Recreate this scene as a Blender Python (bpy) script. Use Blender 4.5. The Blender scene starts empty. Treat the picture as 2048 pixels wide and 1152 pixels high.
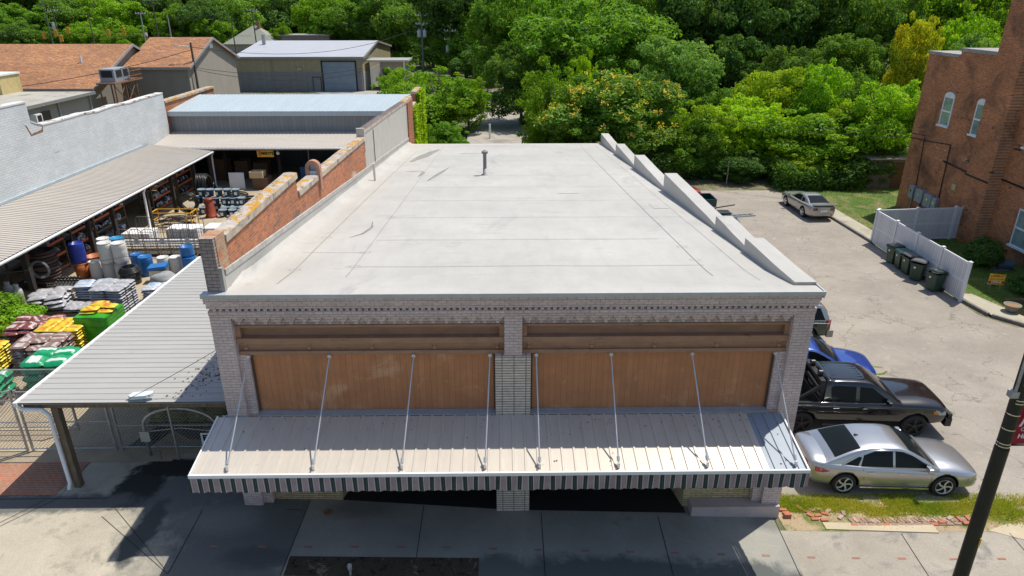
import bpy, bmesh, math, random
from mathutils import Vector, Matrix, noise
C = bpy.context.scene.collection
SC = bpy.context.scene
R = math.radians
# ------------------------------------------------------------------ camera, light, exposure
cam = bpy.data.objects.new("camera", bpy.data.cameras.new("camera"))
C.objects.link(cam); SC.camera = cam
cam.location = (-0.26, -15.0, 13.0)
cam.rotation_euler = (R(90 - 22.9), 0, R(-0.8))
cam.data.sensor_width = 36; cam.data.lens = 36 * 1365 / 2048
cam.data.clip_start = 0.1; cam.data.clip_end = 3000
SUNV = Vector((0.36, 0.27, 1.0)).normalized()          # towards the sun
elev = math.asin(SUNV.z); azim = math.atan2(SUNV.x, SUNV.y)
w = bpy.data.worlds.new("World"); SC.world = w; w.use_nodes = True
nt = w.node_tree; bg = nt.nodes["Background"]
sky = nt.nodes.new("ShaderNodeTexSky"); sky.sky_type = 'NISHITA'; sky.sun_disc = False
sky.sun_elevation = elev; sky.sun_rotation = azim; sky.air_density = 1.0; sky.dust_density = 1.0; sky.ozone_density = 1.0
nt.links.new(sky.outputs[0], bg.inputs[0]); bg.inputs[1].default_value = 0.11
sun = bpy.data.objects.new("sun", bpy.data.lights.new("sun", 'SUN')); C.objects.link(sun)
sun.data.energy = 3.9; sun.data.angle = R(0.5); sun.data.color = (1.0, 0.94, 0.84)
sun.rotation_euler = SUNV.to_track_quat('Z', 'Y').to_euler()
SC.view_settings.view_transform = 'Standard'; SC.view_settings.look = 'None'
SC.view_settings.exposure = 0.35; SC.view_settings.gamma = 1.0
SC.cycles.max_bounces = 6; SC.cycles.transparent_max_bounces = 12

# ------------------------------------------------------------------ helpers
rnd = random.Random(7)
def tag(o, label=None, cat=None, group=None, kind=None):
    if label: o["label"] = label
    if cat: o["category"] = cat
    if group: o["group"] = group
    if kind: o["kind"] = kind
    return o
def thing(name, label, cat, loc=(0, 0, 0), rz=0.0, group=None):
    o = bpy.data.objects.new(name, None); C.objects.link(o)
    o.empty_display_size = 0.2
    o.location = loc; o.rotation_euler = (0, 0, rz)
    return tag(o, label, cat, group)
def dup(root, loc, rz=None, label=None, group=None, scale=None):
    r = root.copy(); C.objects.link(r); r.location = loc
    if rz is not None: r.rotation_euler = (0, 0, rz)
    if scale: r.scale = (scale, scale, scale) if not hasattr(scale, '__len__') else scale
    if label: r["label"] = label
    if group: r["group"] = group
    for ch in list(root.children):
        c = ch.copy(); C.objects.link(c); c.parent = r
        for g in list(ch.children):
            d = g.copy(); C.objects.link(d); d.parent = c
    return r
class MB:
    """collects primitives, then links them as one mesh"""
    def __init__(s): s.v = []; s.f = []; s.m = []; s.mi = 0; s.sm = []
    def add(s, vs, fs, smooth=False):
        b = len(s.v); s.v += [tuple(v) for v in vs]
        for f in fs: s.f.append([b + i for i in f]); s.m.append(s.mi); s.sm.append(smooth)
        return s
    def box(s, x0, x1, y0, y1, z0, z1):
        return s.add([(x0,y0,z0),(x1,y0,z0),(x1,y1,z0),(x0,y1,z0),(x0,y0,z1),(x1,y0,z1),(x1,y1,z1),(x0,y1,z1)],
              [(3,2,1,0),(4,5,6,7),(0,1,5,4),(1,2,6,5),(2,3,7,6),(3,0,4,7)])
    def obox(s, c, sx, sy, sz, rz=0.0, M=None):
        """box centred on c in x,y; base at c.z"""
        m = M or Matrix.Rotation(rz, 3, 'Z')
        vs = []
        for z in (0, sz):
            for a, b in ((-1,-1),(1,-1),(1,1),(-1,1)):
                vs.append(Vector(c) + m @ Vector((a*sx/2, b*sy/2, z)))
        return s.add(vs, [(3,2,1,0),(4,5,6,7),(0,1,5,4),(1,2,6,5),(2,3,7,6),(3,0,4,7)])
    def poly(s, pts, th=None):
        n = len(pts)
        if th is None: return s.add(pts, [list(range(n))])
        d = Vector(th); vs = [Vector(p) for p in pts] + [Vector(p) + d for p in pts]
        fs = [list(range(n))[::-1], list(range(n, 2*n))] + [(i, (i+1) % n, n+(i+1) % n, n+i) for i in range(n)]
        return s.add(vs, fs)
    def cyl(s, a, b, r, r2=None, n=12, cap=True, smooth=True):
        a = Vector(a); b = Vector(b); r2 = r if r2 is None else r2
        d = (b - a).normalized(); u = d.orthogonal().normalized(); v = d.cross(u)
        vs = []
        for p, q in ((a, r), (b, r2)):
            for i in range(n):
                t = 2*math.pi*i/n; vs.append(p + (u*math.cos(t) + v*math.sin(t))*q)
        s.add(vs, [(i, (i+1) % n, n+(i+1) % n, n+i) for i in range(n)], smooth)
        if cap: s.add(vs[:n], [list(range(n))[::-1]]); s.add(vs[n:], [list(range(n))])
        return s
    def tube(s, pts, r, n=8, smooth=True):
        pts = [Vector(p) for p in pts]; rings = []
        u = None
        for i, p in enumerate(pts):
            d = (pts[min(i+1, len(pts)-1)] - pts[max(i-1, 0)]).normalized()
            if u is None: u = d.orthogonal().normalized()
            u = (u - d*u.dot(d)).normalized(); v = d.cross(u)
            rr = r[i] if hasattr(r, '__len__') else r
            rings.append([p + (u*math.cos(2*math.pi*k/n) + v*math.sin(2*math.pi*k/n))*rr for k in range(n)])
        vs = [q for g in rings for q in g]; fs = []
        for i in range(len(rings)-1):
            for k in range(n): fs.append((i*n+k, i*n+(k+1) % n, (i+1)*n+(k+1) % n, (i+1)*n+k))
        fs.append(list(range(n))[::-1]); fs.append([(len(rings)-1)*n+k for k in range(n)])
        return s.add(vs, fs, smooth)
    def lathe(s, c, prof, n=20, smooth=True, cap=True):
        """prof: list of (r, z)"""
        c = Vector(c); vs = []
        for r_, z in prof:
            for k in range(n):
                t = 2*math.pi*k/n; vs.append(c + Vector((r_*math.cos(t), r_*math.sin(t), z)))
        fs = [(i*n+k, i*n+(k+1) % n, (i+1)*n+(k+1) % n, (i+1)*n+k) for i in range(len(prof)-1) for k in range(n)]
        if cap: fs += [list(range(n))[::-1], [(len(prof)-1)*n+k for k in range(n)]]
        return s.add(vs, fs, smooth)
    def grid(s, fn, nu, nv, smooth=True):
        vs = [fn(i/nu, j/nv) for j in range(nv+1) for i in range(nu+1)]
        fs = [(j*(nu+1)+i, j*(nu+1)+i+1, (j+1)*(nu+1)+i+1, (j+1)*(nu+1)+i) for j in range(nv) for i in range(nu)]
        return s.add(vs, fs, smooth)
    def ribbed(s, p0, U, V, n, h=0.03, w=0.25, thick=0.0, sub=0):
        """corrugated sheet: ribs run along V, n ribs are spread along U; real relief"""
        p0 = Vector(p0); U = Vector(U); V = Vector(V); N = U.cross(V).normalized()
        if N.z < 0 and abs(N.z) > 1e-3: N = -N
        prof = []
        for i in range(n):
            a = i/n; d = 1.0/n
            prof += [(a + d*(0.5-w/2-0.035), 0), (a + d*(0.5-w/2+0.015), h), (a + d*(0.5+w/2-0.015), h), (a + d*(0.5+w/2+0.035), 0)]
            if sub:
                prof += []
        prof = [(0, 0)] + prof + [(1, 0)]
        vs = [p0 + U*a + N*b for a, b in prof] + [p0 + V + U*a + N*b for a, b in prof]
        m = len(prof)
        return s.add(vs, [(i, i+1, m+i+1, m+i) for i in range(m-1)])
    def build(s, name, mats, parent=None, local=False, bevel=0, recalc=True):
        """vertices are in world coordinates unless local"""
        me = bpy.data.meshes.new(name)
        off = Vector((0, 0, 0))
        if parent is not None and not local:
            p = parent
            inv = Matrix.Identity(4)
            chain = []
            while p is not None: chain.append(p); p = p.parent
            for q in reversed(chain):
                inv = inv @ (Matrix.Translation(q.location) @ q.rotation_euler.to_matrix().to_4x4())
            inv = inv.inverted(); vs = [tuple(inv @ Vector(v)) for v in s.v]
        else: vs = s.v
        o = None
        top = parent is None and not local
        if top and vs:
            n = len(vs); off = Vector((sum(v[0] for v in vs)/n, sum(v[1] for v in vs)/n, min(v[2] for v in vs)))
            vs = [(v[0]-off.x, v[1]-off.y, v[2]-off.z) for v in vs]
        me.from_pydata(vs, [], s.f)
        if not isinstance(mats, (list, tuple)): mats = [mats]
        for m in mats: me.materials.append(m)
        for p, mi, sm in zip(me.polygons, s.m, s.sm): p.material_index = min(mi, len(mats)-1); p.use_smooth = sm
        if recalc:
            bm = bmesh.new(); bm.from_mesh(me); bmesh.ops.recalc_face_normals(bm, faces=bm.faces)
            if bevel: 
                bmesh.ops.remove_doubles(bm, verts=bm.verts, dist=1e-4)
                bmesh.ops.bevel(bm, geom=[e for e in bm.edges if e.is_manifold and e.calc_face_angle(0) > 0.5], offset=bevel, segments=2, affect='EDGES', profile=0.6)
            bm.to_mesh(me); bm.free()
        me.update()
        o = bpy.data.objects.new(name, me); C.objects.link(o)
        if top: o.location = off
        if parent is not None: o.parent = parent
        return o
def one(name, mb, m, label, cat, group=None, kind=None, **k):
    o = mb.build(name, m, **k); return tag(o, label, cat, group, kind)
def gz(x): return -0.035*max(-8.5, min(8.5, x))
def text_mesh(body, size, name, m, parent, loc, rot, extrude=0.003, align='CENTER', bold=0.0, shear=0.0):
    cu = bpy.data.curves.new(name, 'FONT'); cu.body = body; cu.size = size; cu.extrude = extrude
    cu.align_x = align; cu.align_y = 'CENTER'; cu.offset = bold; cu.shear = shear
    t = bpy.data.objects.new(name, cu); C.objects.link(t)
    dg = bpy.context.evaluated_depsgraph_get()
    me = bpy.data.meshes.new_from_object(t.evaluated_get(dg)); bpy.data.objects.remove(t)
    me.materials.clear(); me.materials.append(m)
    o = bpy.data.objects.new(name, me); C.objects.link(o)
    o.parent = parent; o.location = loc; o.rotation_euler = rot
    return o

# ------------------------------------------------------------------ materials
def newmat(name):
    m = bpy.data.materials.new(name); m.use_nodes = True
    return m, m.node_tree, m.node_tree.nodes["Principled BSDF"]
def N(nt, t, **k):
    n = nt.nodes.new(t)
    for a, b in k.items():
        if a.startswith('i_'):
            key = a[2:]; key = int(key) if key.isdigit() else key
            n.inputs[key].default_value = b
        else: setattr(n, a, b)
    return n
def ramp(nt, src, stops):
    r = nt.nodes.new("ShaderNodeValToRGB"); e = r.color_ramp.elements
    while len(e) > 1: e.remove(e[-1])
    e[0].position = stops[0][0]; e[0].color = (*stops[0][1], 1) if len(stops[0][1]) == 3 else stops[0][1]
    for p, c in stops[1:]:
        x = e.new(p); x.color = (*c, 1)
    nt.links.new(src, r.inputs[0]); return r
def g3(v): return (v, v, v)
def mixc(nt, fac, a, b, mode='MIX'):
    n = nt.nodes.new("ShaderNodeMix"); n.data_type = 'RGBA'; n.blend_type = mode
    for s, v in ((0, fac), (6, a), (7, b)):
        if isinstance(v, (int, float)): n.inputs[s].default_value = v
        elif isinstance(v, tuple): n.inputs[s].default_value = (*v[:3], 1)
        else: nt.links.new(v, n.inputs[s])
    return n.outputs[2]
def coords(nt, swap=None, scale=None):
    tc = nt.nodes.new("ShaderNodeTexCoord")
    geo = nt.nodes.new("ShaderNodeNewGeometry")
    src = geo.outputs['Position']          # world position, so that brick courses run on from part to part
    if swap:
        sx = nt.nodes.new("ShaderNodeSeparateXYZ"); cx = nt.nodes.new("ShaderNodeCombineXYZ")
        nt.links.new(src, sx.inputs[0])
        for i, ch in enumerate(swap): nt.links.new(sx.outputs['xyz'.index(ch)], cx.inputs[i])
        src = cx.outputs[0]
    if scale:
        mp = nt.nodes.new("ShaderNodeMapping"); mp.inputs['Scale'].default_value = scale
        nt.links.new(src, mp.inputs[0]); src = mp.outputs[0]
    return src
def objcoords(nt, scale=None):
    src = nt.nodes.new("ShaderNodeTexCoord").outputs['Object']
    if scale:
        mp = nt.nodes.new("ShaderNodeMapping"); mp.inputs['Scale'].default_value = scale
        nt.links.new(src, mp.inputs[0]); src = mp.outputs[0]
    return src
def noi(nt, src, scale, detail=4, rough=0.6, dist=0.0):
    n = N(nt, "ShaderNodeTexNoise"); n.inputs['Scale'].default_value = scale; n.inputs['Detail'].default_value = detail
    n.inputs['Roughness'].default_value = rough; n.inputs['Distortion'].default_value = dist
    nt.links.new(src, n.inputs['Vector']); return n.outputs['Fac']
def bump(nt, p, h, strength=0.3, dist=0.02, chain=None):
    b = N(nt, "ShaderNodeBump"); b.inputs['Strength'].default_value = strength; b.inputs['Distance'].default_value = dist
    nt.links.new(h, b.inputs['Height'])
    if chain is not None: nt.links.new(chain, b.inputs['Normal'])
    nt.links.new(b.outputs[0], p.inputs['Normal']); return b.outputs[0]
def plain(name, col, rough=0.6, metal=0.0, var=0.12, nscale=3.0, spec=0.5, bmp=0.0, coat=0.0, dirt=None, obj=False, stretch=None):
    m, nt, p = newmat(name)
    src = objcoords(nt, stretch) if obj else coords(nt, None, stretch)
    f = noi(nt, src, nscale, 5, 0.65)
    lo = tuple(max(0, c*(1-var)) for c in col); hi = tuple(min(1, c*(1+var)) for c in col)
    r = ramp(nt, f, [(0.3, lo), (0.7, hi)])
    c = r.outputs[0]
    if dirt:
        f2 = noi(nt, src, dirt[1], 6, 0.7, 0.3)
        k = ramp(nt, f2, [(dirt[2], g3(0)), (dirt[2]+dirt[3], g3(1))])
        c = mixc(nt, k.outputs[0], c, dirt[0])
    nt.links.new(c, p.inputs['Base Color'])
    p.inputs['Roughness'].default_value = rough; p.inputs['Metallic'].default_value = metal
    p.inputs['Specular IOR Level'].default_value = spec
    if coat: p.inputs['Coat Weight'].default_value = coat; p.inputs['Coat Roughness'].default_value = 0.03
    if bmp: bump(nt, p, noi(nt, src, nscale*8, 4), bmp, 0.02)
    return m
def brick(name, swap, c1, c2, mortar, bw=0.215, bh=0.078, ms=0.01, var=(0.6, 1.25), stain=None, rough=0.85, patch=None, offset=0.5, bumpd=0.012, colvar=0.5, vscale=0.35):
    m, nt, p = newmat(name)
    src = coords(nt, swap)
    b = N(nt, "ShaderNodeTexBrick", offset=offset, squash=1.0)
    b.inputs['Scale'].default_value = 1.0; b.inputs['Brick Width'].default_value = bw; b.inputs['Row Height'].default_value = bh
    b.inputs['Mortar Size'].default_value = ms; b.inputs['Mortar Smooth'].default_value = 0.2; b.inputs['Bias'].default_value = 0
    b.inputs['Color1'].default_value = (*c1, 1); b.inputs['Color2'].default_value = (*c2, 1); b.inputs['Mortar'].default_value = (*mortar, 1)
    nt.links.new(src, b.inputs['Vector'])
    f = noi(nt, src, vscale, 6, 0.7, 0.2); r = ramp(nt, f, [(0.25, g3(var[0])), (0.75, g3(var[1]))])
    c = mixc(nt, 1.0, b.outputs['Color'], r.outputs[0], 'MULTIPLY')
    f3 = noi(nt, src, 9.0, 3, 0.6); r3 = ramp(nt, f3, [(0.2, g3(1-colvar*0.4)), (0.8, g3(1+colvar*0.4))])
    c = mixc(nt, 1.0, c, r3.outputs[0], 'MULTIPLY')
    for st in (stain or []):
        col, sc, lo, wd, stretch = st
        s2 = coords(nt, swap, stretch); f2 = noi(nt, s2, sc, 6, 0.7, 0.4)
        k = ramp(nt, f2, [(lo, g3(0)), (lo+wd, g3(1))]); c = mixc(nt, k.outputs[0], c, col)
    nt.links.new(c, p.inputs['Base Color']); p.inputs['Roughness'].default_value = rough
    inv = N(nt, "ShaderNodeMath", operation='SUBTRACT'); inv.inputs[0].default_value = 1.0; nt.links.new(b.outputs['Fac'], inv.inputs[1])
    bump(nt, p, inv.outputs[0], 0.8, bumpd)
    return m
def slats(name, col, axis, period, width=0.08, dark=0.45, rough=0.6, metal=0.0, var=0.1, stain=None, swapn=None):
    """painted boards or panels with narrow grooves every `period` metres along a world axis"""
    m, nt, p = newmat(name); src = coords(nt)
    sx = nt.nodes.new("ShaderNodeSeparateXYZ"); nt.links.new(src, sx.inputs[0])
    a = N(nt, "ShaderNodeMath", operation='DIVIDE'); nt.links.new(sx.outputs['xyz'.index(axis)], a.inputs[0]); a.inputs[1].default_value = period
    fr = N(nt, "ShaderNodeMath", operation='FRACT'); nt.links.new(a.outputs[0], fr.inputs[0])
    lt = N(nt, "ShaderNodeMath", operation='LESS_THAN'); nt.links.new(fr.outputs[0], lt.inputs[0]); lt.inputs[1].default_value = width
    f = noi(nt, src, 1.6, 6, 0.7); lo = tuple(c*(1-var) for c in col); hi = tuple(min(1, c*(1+var)) for c in col)
    c = ramp(nt, f, [(0.3, lo), (0.7, hi)]).outputs[0]
    fl = N(nt, "ShaderNodeMath", operation='FLOOR'); nt.links.new(a.outputs[0], fl.inputs[0])
    wn = N(nt, "ShaderNodeTexWhiteNoise", noise_dimensions='1D'); nt.links.new(fl.outputs[0], wn.inputs['W'])
    c = mixc(nt, 1.0, c, ramp(nt, wn.outputs['Value'], [(0, g3(0.93)), (1, g3(1.05))]).outputs[0], 'MULTIPLY')
    for st in (stain or []):
        scol, sc, l0, wd, stretch = st
        s2 = coords(nt, None, stretch); f2 = noi(nt, s2, sc, 6, 0.7, 0.4)
        c = mixc(nt, ramp(nt, f2, [(l0, g3(0)), (l0+wd, g3(1))]).outputs[0], c, scol)
    c = mixc(nt, lt.outputs[0], c, tuple(x*dark for x in col))
    nt.links.new(c, p.inputs['Base Color']); p.inputs['Roughness'].default_value = rough; p.inputs['Metallic'].default_value = metal
    inv = N(nt, "ShaderNodeMath", operation='SUBTRACT'); inv.inputs[0].default_value = 1.0; nt.links.new(lt.outputs[0], inv.inputs[1])
    bump(nt, p, inv.outputs[0], 0.6, 0.015)
    return m
def N2(nt, o):
    m = N(nt, "ShaderNodeMath", operation='MULTIPLY'); nt.links.new(o, m.inputs[0]); m.inputs[1].default_value = 0.27; return m.outputs[0]
def ground_mat(name, col, stains=(), speck=0.12, cracks=None, rough=0.9, nscale=0.5, bmp=0.25, fine=45, blobs=()):
    m, nt, p = newmat(name); src = coords(nt)
    f = noi(nt, src, nscale, 8, 0.7, 0.3)
    c = ramp(nt, f, [(0.25, tuple(x*0.78 for x in col)), (0.75, tuple(min(1, x*1.18) for x in col))]).outputs[0]
    for scol, sc, l0, wd, stretch in stains:
        s2 = coords(nt, None, stretch); f2 = noi(nt, s2, sc, 7, 0.7, 0.5)
        c = mixc(nt, ramp(nt, f2, [(l0, g3(0)), (l0+wd, g3(1))]).outputs[0], c, scol)
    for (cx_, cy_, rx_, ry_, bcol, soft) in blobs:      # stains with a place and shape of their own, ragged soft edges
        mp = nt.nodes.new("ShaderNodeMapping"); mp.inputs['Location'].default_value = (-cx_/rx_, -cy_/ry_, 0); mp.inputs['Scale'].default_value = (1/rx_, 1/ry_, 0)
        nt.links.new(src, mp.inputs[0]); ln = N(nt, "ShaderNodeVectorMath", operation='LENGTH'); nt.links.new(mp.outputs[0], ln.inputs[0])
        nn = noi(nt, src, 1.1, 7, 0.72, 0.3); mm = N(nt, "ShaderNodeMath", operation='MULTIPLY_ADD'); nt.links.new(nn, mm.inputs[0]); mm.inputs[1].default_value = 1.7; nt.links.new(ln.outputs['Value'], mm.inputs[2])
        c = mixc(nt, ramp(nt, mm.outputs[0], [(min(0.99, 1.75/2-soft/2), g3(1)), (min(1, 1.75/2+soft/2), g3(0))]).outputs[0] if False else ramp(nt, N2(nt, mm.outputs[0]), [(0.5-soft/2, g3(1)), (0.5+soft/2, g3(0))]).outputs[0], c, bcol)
    f3 = noi(nt, src, fine, 3, 0.8)
    c = mixc(nt, 1.0, c, ramp(nt, f3, [(0.3, g3(1-speck)), (0.7, g3(1+speck))]).outputs[0], 'MULTIPLY')
    if cracks:
        sc, wd, ccol = cracks
        nz = N(nt, "ShaderNodeTexNoise"); nz.inputs['Scale'].default_value = 1.3; nz.inputs['Detail'].default_value = 6; nt.links.new(src, nz.inputs['Vector'])
        ad = N(nt, "ShaderNodeVectorMath", operation='ADD'); nt.links.new(src, ad.inputs[0])
        ml = N(nt, "ShaderNodeVectorMath", operation='SCALE'); nt.links.new(nz.outputs['Color'], ml.inputs[0]); ml.inputs['Scale'].default_value = 1.6
        nt.links.new(ml.outputs[0], ad.inputs[1])
        vo = N(nt, "ShaderNodeTexVoronoi", feature='DISTANCE_TO_EDGE'); vo.inputs['Scale'].default_value = sc
        nt.links.new(ad.outputs[0], vo.inputs['Vector'])
        k = ramp(nt, vo.outputs['Distance'], [(0, g3(1)), (wd, g3(0))])
        gate = ramp(nt, noi(nt, src, 0.35, 3), [(0.40, g3(0)), (0.5, g3(1))])
        kk = mixc(nt, 1.0, k.outputs[0], gate.outputs[0], 'MULTIPLY')
        c = mixc(nt, kk, c, ccol)
    nt.links.new(c, p.inputs['Base Color']); p.inputs['Roughness'].default_value = rough
    p.inputs['Specular IOR Level'].default_value = 0.3
    if bmp: bump(nt, p, f3, bmp, 0.01)
    return m
def glassy(name, col=(0.03, 0.04, 0.045), rough=0.05):
    m, nt, p = newmat(name); p.inputs['Base Color'].default_value = (*col, 1); p.inputs['Roughness'].default_value = rough
    p.inputs['Specular IOR Level'].default_value = 0.3
    return m
def leafmat(name, c1, c2, c3=None, trans=0.35, hue=0.0):
    m, nt, p = newmat(name)
    oi = nt.nodes.new("ShaderNodeObjectInfo"); geo = nt.nodes.new("ShaderNodeNewGeometry")
    at = N(nt, "ShaderNodeTexNoise"); at.inputs['Scale'].default_value = 0.55; at.inputs['Detail'].default_value = 3
    nt.links.new(geo.outputs['Position'], at.inputs['Vector'])
    rr = ramp(nt, at.outputs['Fac'], [(0.35, c1), (0.65, c2)])
    wn = nt.nodes.new("ShaderNodeMath"); wn.operation = 'MULTIPLY'; nt.links.new(geo.outputs['Random Per Island'], wn.inputs[0]); wn.inputs[1].default_value = 1.0
    c = mixc(nt, 1.0, rr.outputs[0], ramp(nt, wn.outputs[0], [(0, g3(0.65)), (1, g3(1.35))]).outputs[0], 'MULTIPLY')
    c = mixc(nt, 1.0, c, ramp(nt, oi.outputs['Random'], [(0, g3(0.8)), (1, g3(1.2))]).outputs[0], 'MULTIPLY')
    d = nt.nodes.new("ShaderNodeBsdfDiffuse"); t = nt.nodes.new("ShaderNodeBsdfTranslucent"); gl = nt.nodes.new("ShaderNodeBsdfGlossy")
    gl.inputs['Roughness'].default_value = 0.5; gl.inputs['Color'].default_value = (0.6, 0.75, 0.5, 1)
    nt.links.new(c, d.inputs[0])
    tc = mixc(nt, 1.0, c, (1.5, 1.35, 0.5), 'MULTIPLY'); nt.links.new(tc, t.inputs[0])
    ms = nt.nodes.new("ShaderNodeMixShader"); ms.inputs[0].default_value = trans
    nt.links.new(d.outputs[0], ms.inputs[1]); nt.links.new(t.outputs[0], ms.inputs[2])
    m2 = nt.nodes.new("ShaderNodeMixShader"); m2.inputs[0].default_value = 0.025
    nt.links.new(ms.outputs[0], m2.inputs[1]); nt.links.new(gl.outputs[0], m2.inputs[2])
    nt.links.new(m2.outputs[0], nt.nodes["Material Output"].inputs[0])
    return m
def carpaint(name, col, metal=0.3, rough=0.3):
    m, nt, p = newmat(name)
    src = objcoords(nt); f = noi(nt, src, 2.0, 4)
    c = ramp(nt, f, [(0.3, tuple(x*0.94 for x in col)), (0.7, col)])
    nt.links.new(c.outputs[0], p.inputs['Base Color'])
    p.inputs['Metallic'].default_value = metal; p.inputs['Roughness'].default_value = rough
    p.inputs['Coat Weight'].default_value = 1.0; p.inputs['Coat Roughness'].default_value = 0.04
    return m
M = {}
STREAK = (4.0, 4.0, 0.35)
M['white_metal'] = plain('white_metal', (0.78, 0.78, 0.77), 0.4, 0, 0.05, 2, dirt=((0.45, 0.43, 0.38), 3.0, 0.66, 0.12))
M['grey_metal'] = plain('grey_metal', (0.45, 0.46, 0.47), 0.4, 0.7, 0.15, 4)
M['galv'] = plain('galvanised', (0.42, 0.43, 0.43), 0.45, 0.6, 0.2, 6)
M['dark'] = plain('dark', (0.015, 0.016, 0.018), 0.7)
M['black'] = plain('black_paint', (0.012, 0.013, 0.014), 0.4)
M['rubber'] = plain('rubber', (0.018, 0.018, 0.019), 0.8)
M['wood'] = plain('weathered_wood', (0.16, 0.12, 0.08), 0.9, 0, 0.35, 3, stretch=(6, 6, 0.8), bmp=0.3)
M['pole_wood'] = plain('pole_wood', (0.10, 0.085, 0.07), 0.9, 0, 0.3, 3, stretch=(6, 6, 0.6), bmp=0.3)
M['rust'] = plain('rust', (0.22, 0.11, 0.06), 0.9, 0, 0.4, 7)
M['glass'] = glassy('glass')
M['chrome'] = plain('chrome', (0.75, 0.75, 0.76), 0.12, 1.0, 0.03)
# ------------------------------------------------------------------ the ground
m_soil = ground_mat('soil_and_weeds', (0.20, 0.17, 0.11), [((0.07, 0.10, 0.03), 0.4, 0.45, 0.15, None), ((0.30, 0.26, 0.19), 1.3, 0.58, 0.1, None)], 0.25, rough=1)
m_lot = ground_mat('old_asphalt', (0.30, 0.268, 0.228), [((0.37, 0.335, 0.28), 0.18, 0.5, 0.2, (0.6, 1.4, 1)), ((0.24, 0.22, 0.20), 0.5, 0.60, 0.12, None), ((0.15, 0.14, 0.13), 1.1, 0.70, 0.06, None), ((0.36, 0.33, 0.28), 3.0, 0.60, 0.05, None)], 0.28, (0.42, 0.012, (0.17, 0.155, 0.13)), nscale=0.35, bmp=0.3)
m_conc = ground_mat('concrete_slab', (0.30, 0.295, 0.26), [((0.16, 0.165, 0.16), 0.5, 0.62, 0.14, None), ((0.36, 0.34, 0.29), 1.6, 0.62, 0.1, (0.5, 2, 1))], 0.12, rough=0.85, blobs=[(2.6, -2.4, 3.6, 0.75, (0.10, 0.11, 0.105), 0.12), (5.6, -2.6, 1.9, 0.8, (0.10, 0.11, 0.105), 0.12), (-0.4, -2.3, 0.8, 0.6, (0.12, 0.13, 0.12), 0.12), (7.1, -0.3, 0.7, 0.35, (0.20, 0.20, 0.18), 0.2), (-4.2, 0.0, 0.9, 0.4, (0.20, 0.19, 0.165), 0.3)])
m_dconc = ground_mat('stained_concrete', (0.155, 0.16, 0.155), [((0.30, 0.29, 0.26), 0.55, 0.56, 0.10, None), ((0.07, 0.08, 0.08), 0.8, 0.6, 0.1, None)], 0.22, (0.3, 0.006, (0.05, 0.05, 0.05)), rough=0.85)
m_ledge = ground_mat('sand_concrete', (0.42, 0.38, 0.30), [((0.22, 0.20, 0.17), 0.9, 0.58, 0.14, None), ((0.30, 0.14, 0.07), 0.7, 0.70, 0.08, (0.4, 2.2, 1))], 0.2, blobs=[(-7.0, -1.2, 2.5, 2.4, (0.15, 0.155, 0.145), 0.16), (-9.2, 0.4, 1.5, 1.1, (0.15, 0.155, 0.145), 0.16), (-7.8, -0.6, 0.9, 0.5, (0.22, 0.22, 0.20), 0.25), (-6.4, -1.9, 0.9, 0.35, (0.10, 0.105, 0.10), 0.2), (-10.6, 0.7, 0.7, 1.0, (0.035, 0.04, 0.035), 0.08), (-9.4, 1.6, 1.7, 0.42, (0.03, 0.03, 0.028), 0.06), (-14, 0.1, 4.2, 0.42, (0.13, 0.13, 0.12), 0.12), (-9.6, -1.0, 0.35, 1.1, (0.08, 0.085, 0.08), 0.10)])  # pale sand concrete; blobs are its dark damp zones near the shop
m_rconc = ground_mat('worn_sidewalk', (0.33, 0.30, 0.25), [((0.20, 0.19, 0.17), 1.0, 0.54, 0.12, None), ((0.36, 0.28, 0.19), 0.8, 0.66, 0.1, None)], 0.22)
m_yard = ground_mat('yard_concrete', (0.40, 0.33, 0.23), [((0.28, 0.22, 0.15), 0.6, 0.55, 0.15, None), ((0.12, 0.10, 0.08), 0.9, 0.72, 0.06, None)], 0.12, (0.35, 0.006, (0.1, 0.08, 0.06)))
m_paver = brick('red_paver', 'xyz', (0.42, 0.15, 0.08), (0.34, 0.17, 0.11), (0.40, 0.30, 0.22), 0.2, 0.1, 0.008, stain=[((0.36, 0.27, 0.20), 1.5, 0.6, 0.1, None)])
m_mulch = ground_mat('mulch', (0.06, 0.05, 0.035), [((0.17, 0.15, 0.12), 2.2, 0.56, 0.05, None), ((0.02, 0.02, 0.015), 5, 0.55, 0.05, None), ((0.2, 0.1, 0.03), 3, 0.7, 0.05, None)], 0.5, bmp=1.0, fine=25)
m_road = ground_mat('far_road', (0.36, 0.33, 0.29), [((0.25, 0.23, 0.2), 0.3, 0.55, 0.1, None)], 0.1)
m_lawn = ground_mat('short_turf', (0.09, 0.14, 0.03), [((0.24, 0.19, 0.10), 0.5, 0.50, 0.10, None), ((0.05, 0.09, 0.02), 0.6, 0.6, 0.1, None)], 0.35, bmp=0.6, fine=30)
m_gap = plain('joint', (0.02, 0.02, 0.02), 0.95)
XB = [-900, -200, -60, -30, -8.5, 8.5, 30, 60, 200, 900]
def sheet(name, x0, x1, y0, y1, lift, m, kind='structure', label=None):
    xs = [x0] + [b for b in XB if x0 < b < x1] + [x1]
    mb = MB()
    for a, b in zip(xs[:-1], xs[1:]):
        mb.poly([(a, y0, gz(a)+lift), (b, y0, gz(b)+lift), (b, y1, gz(b)+lift), (a, y1, gz(a)+lift)])
    return tag(mb.build(name, m), kind=kind)
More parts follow.
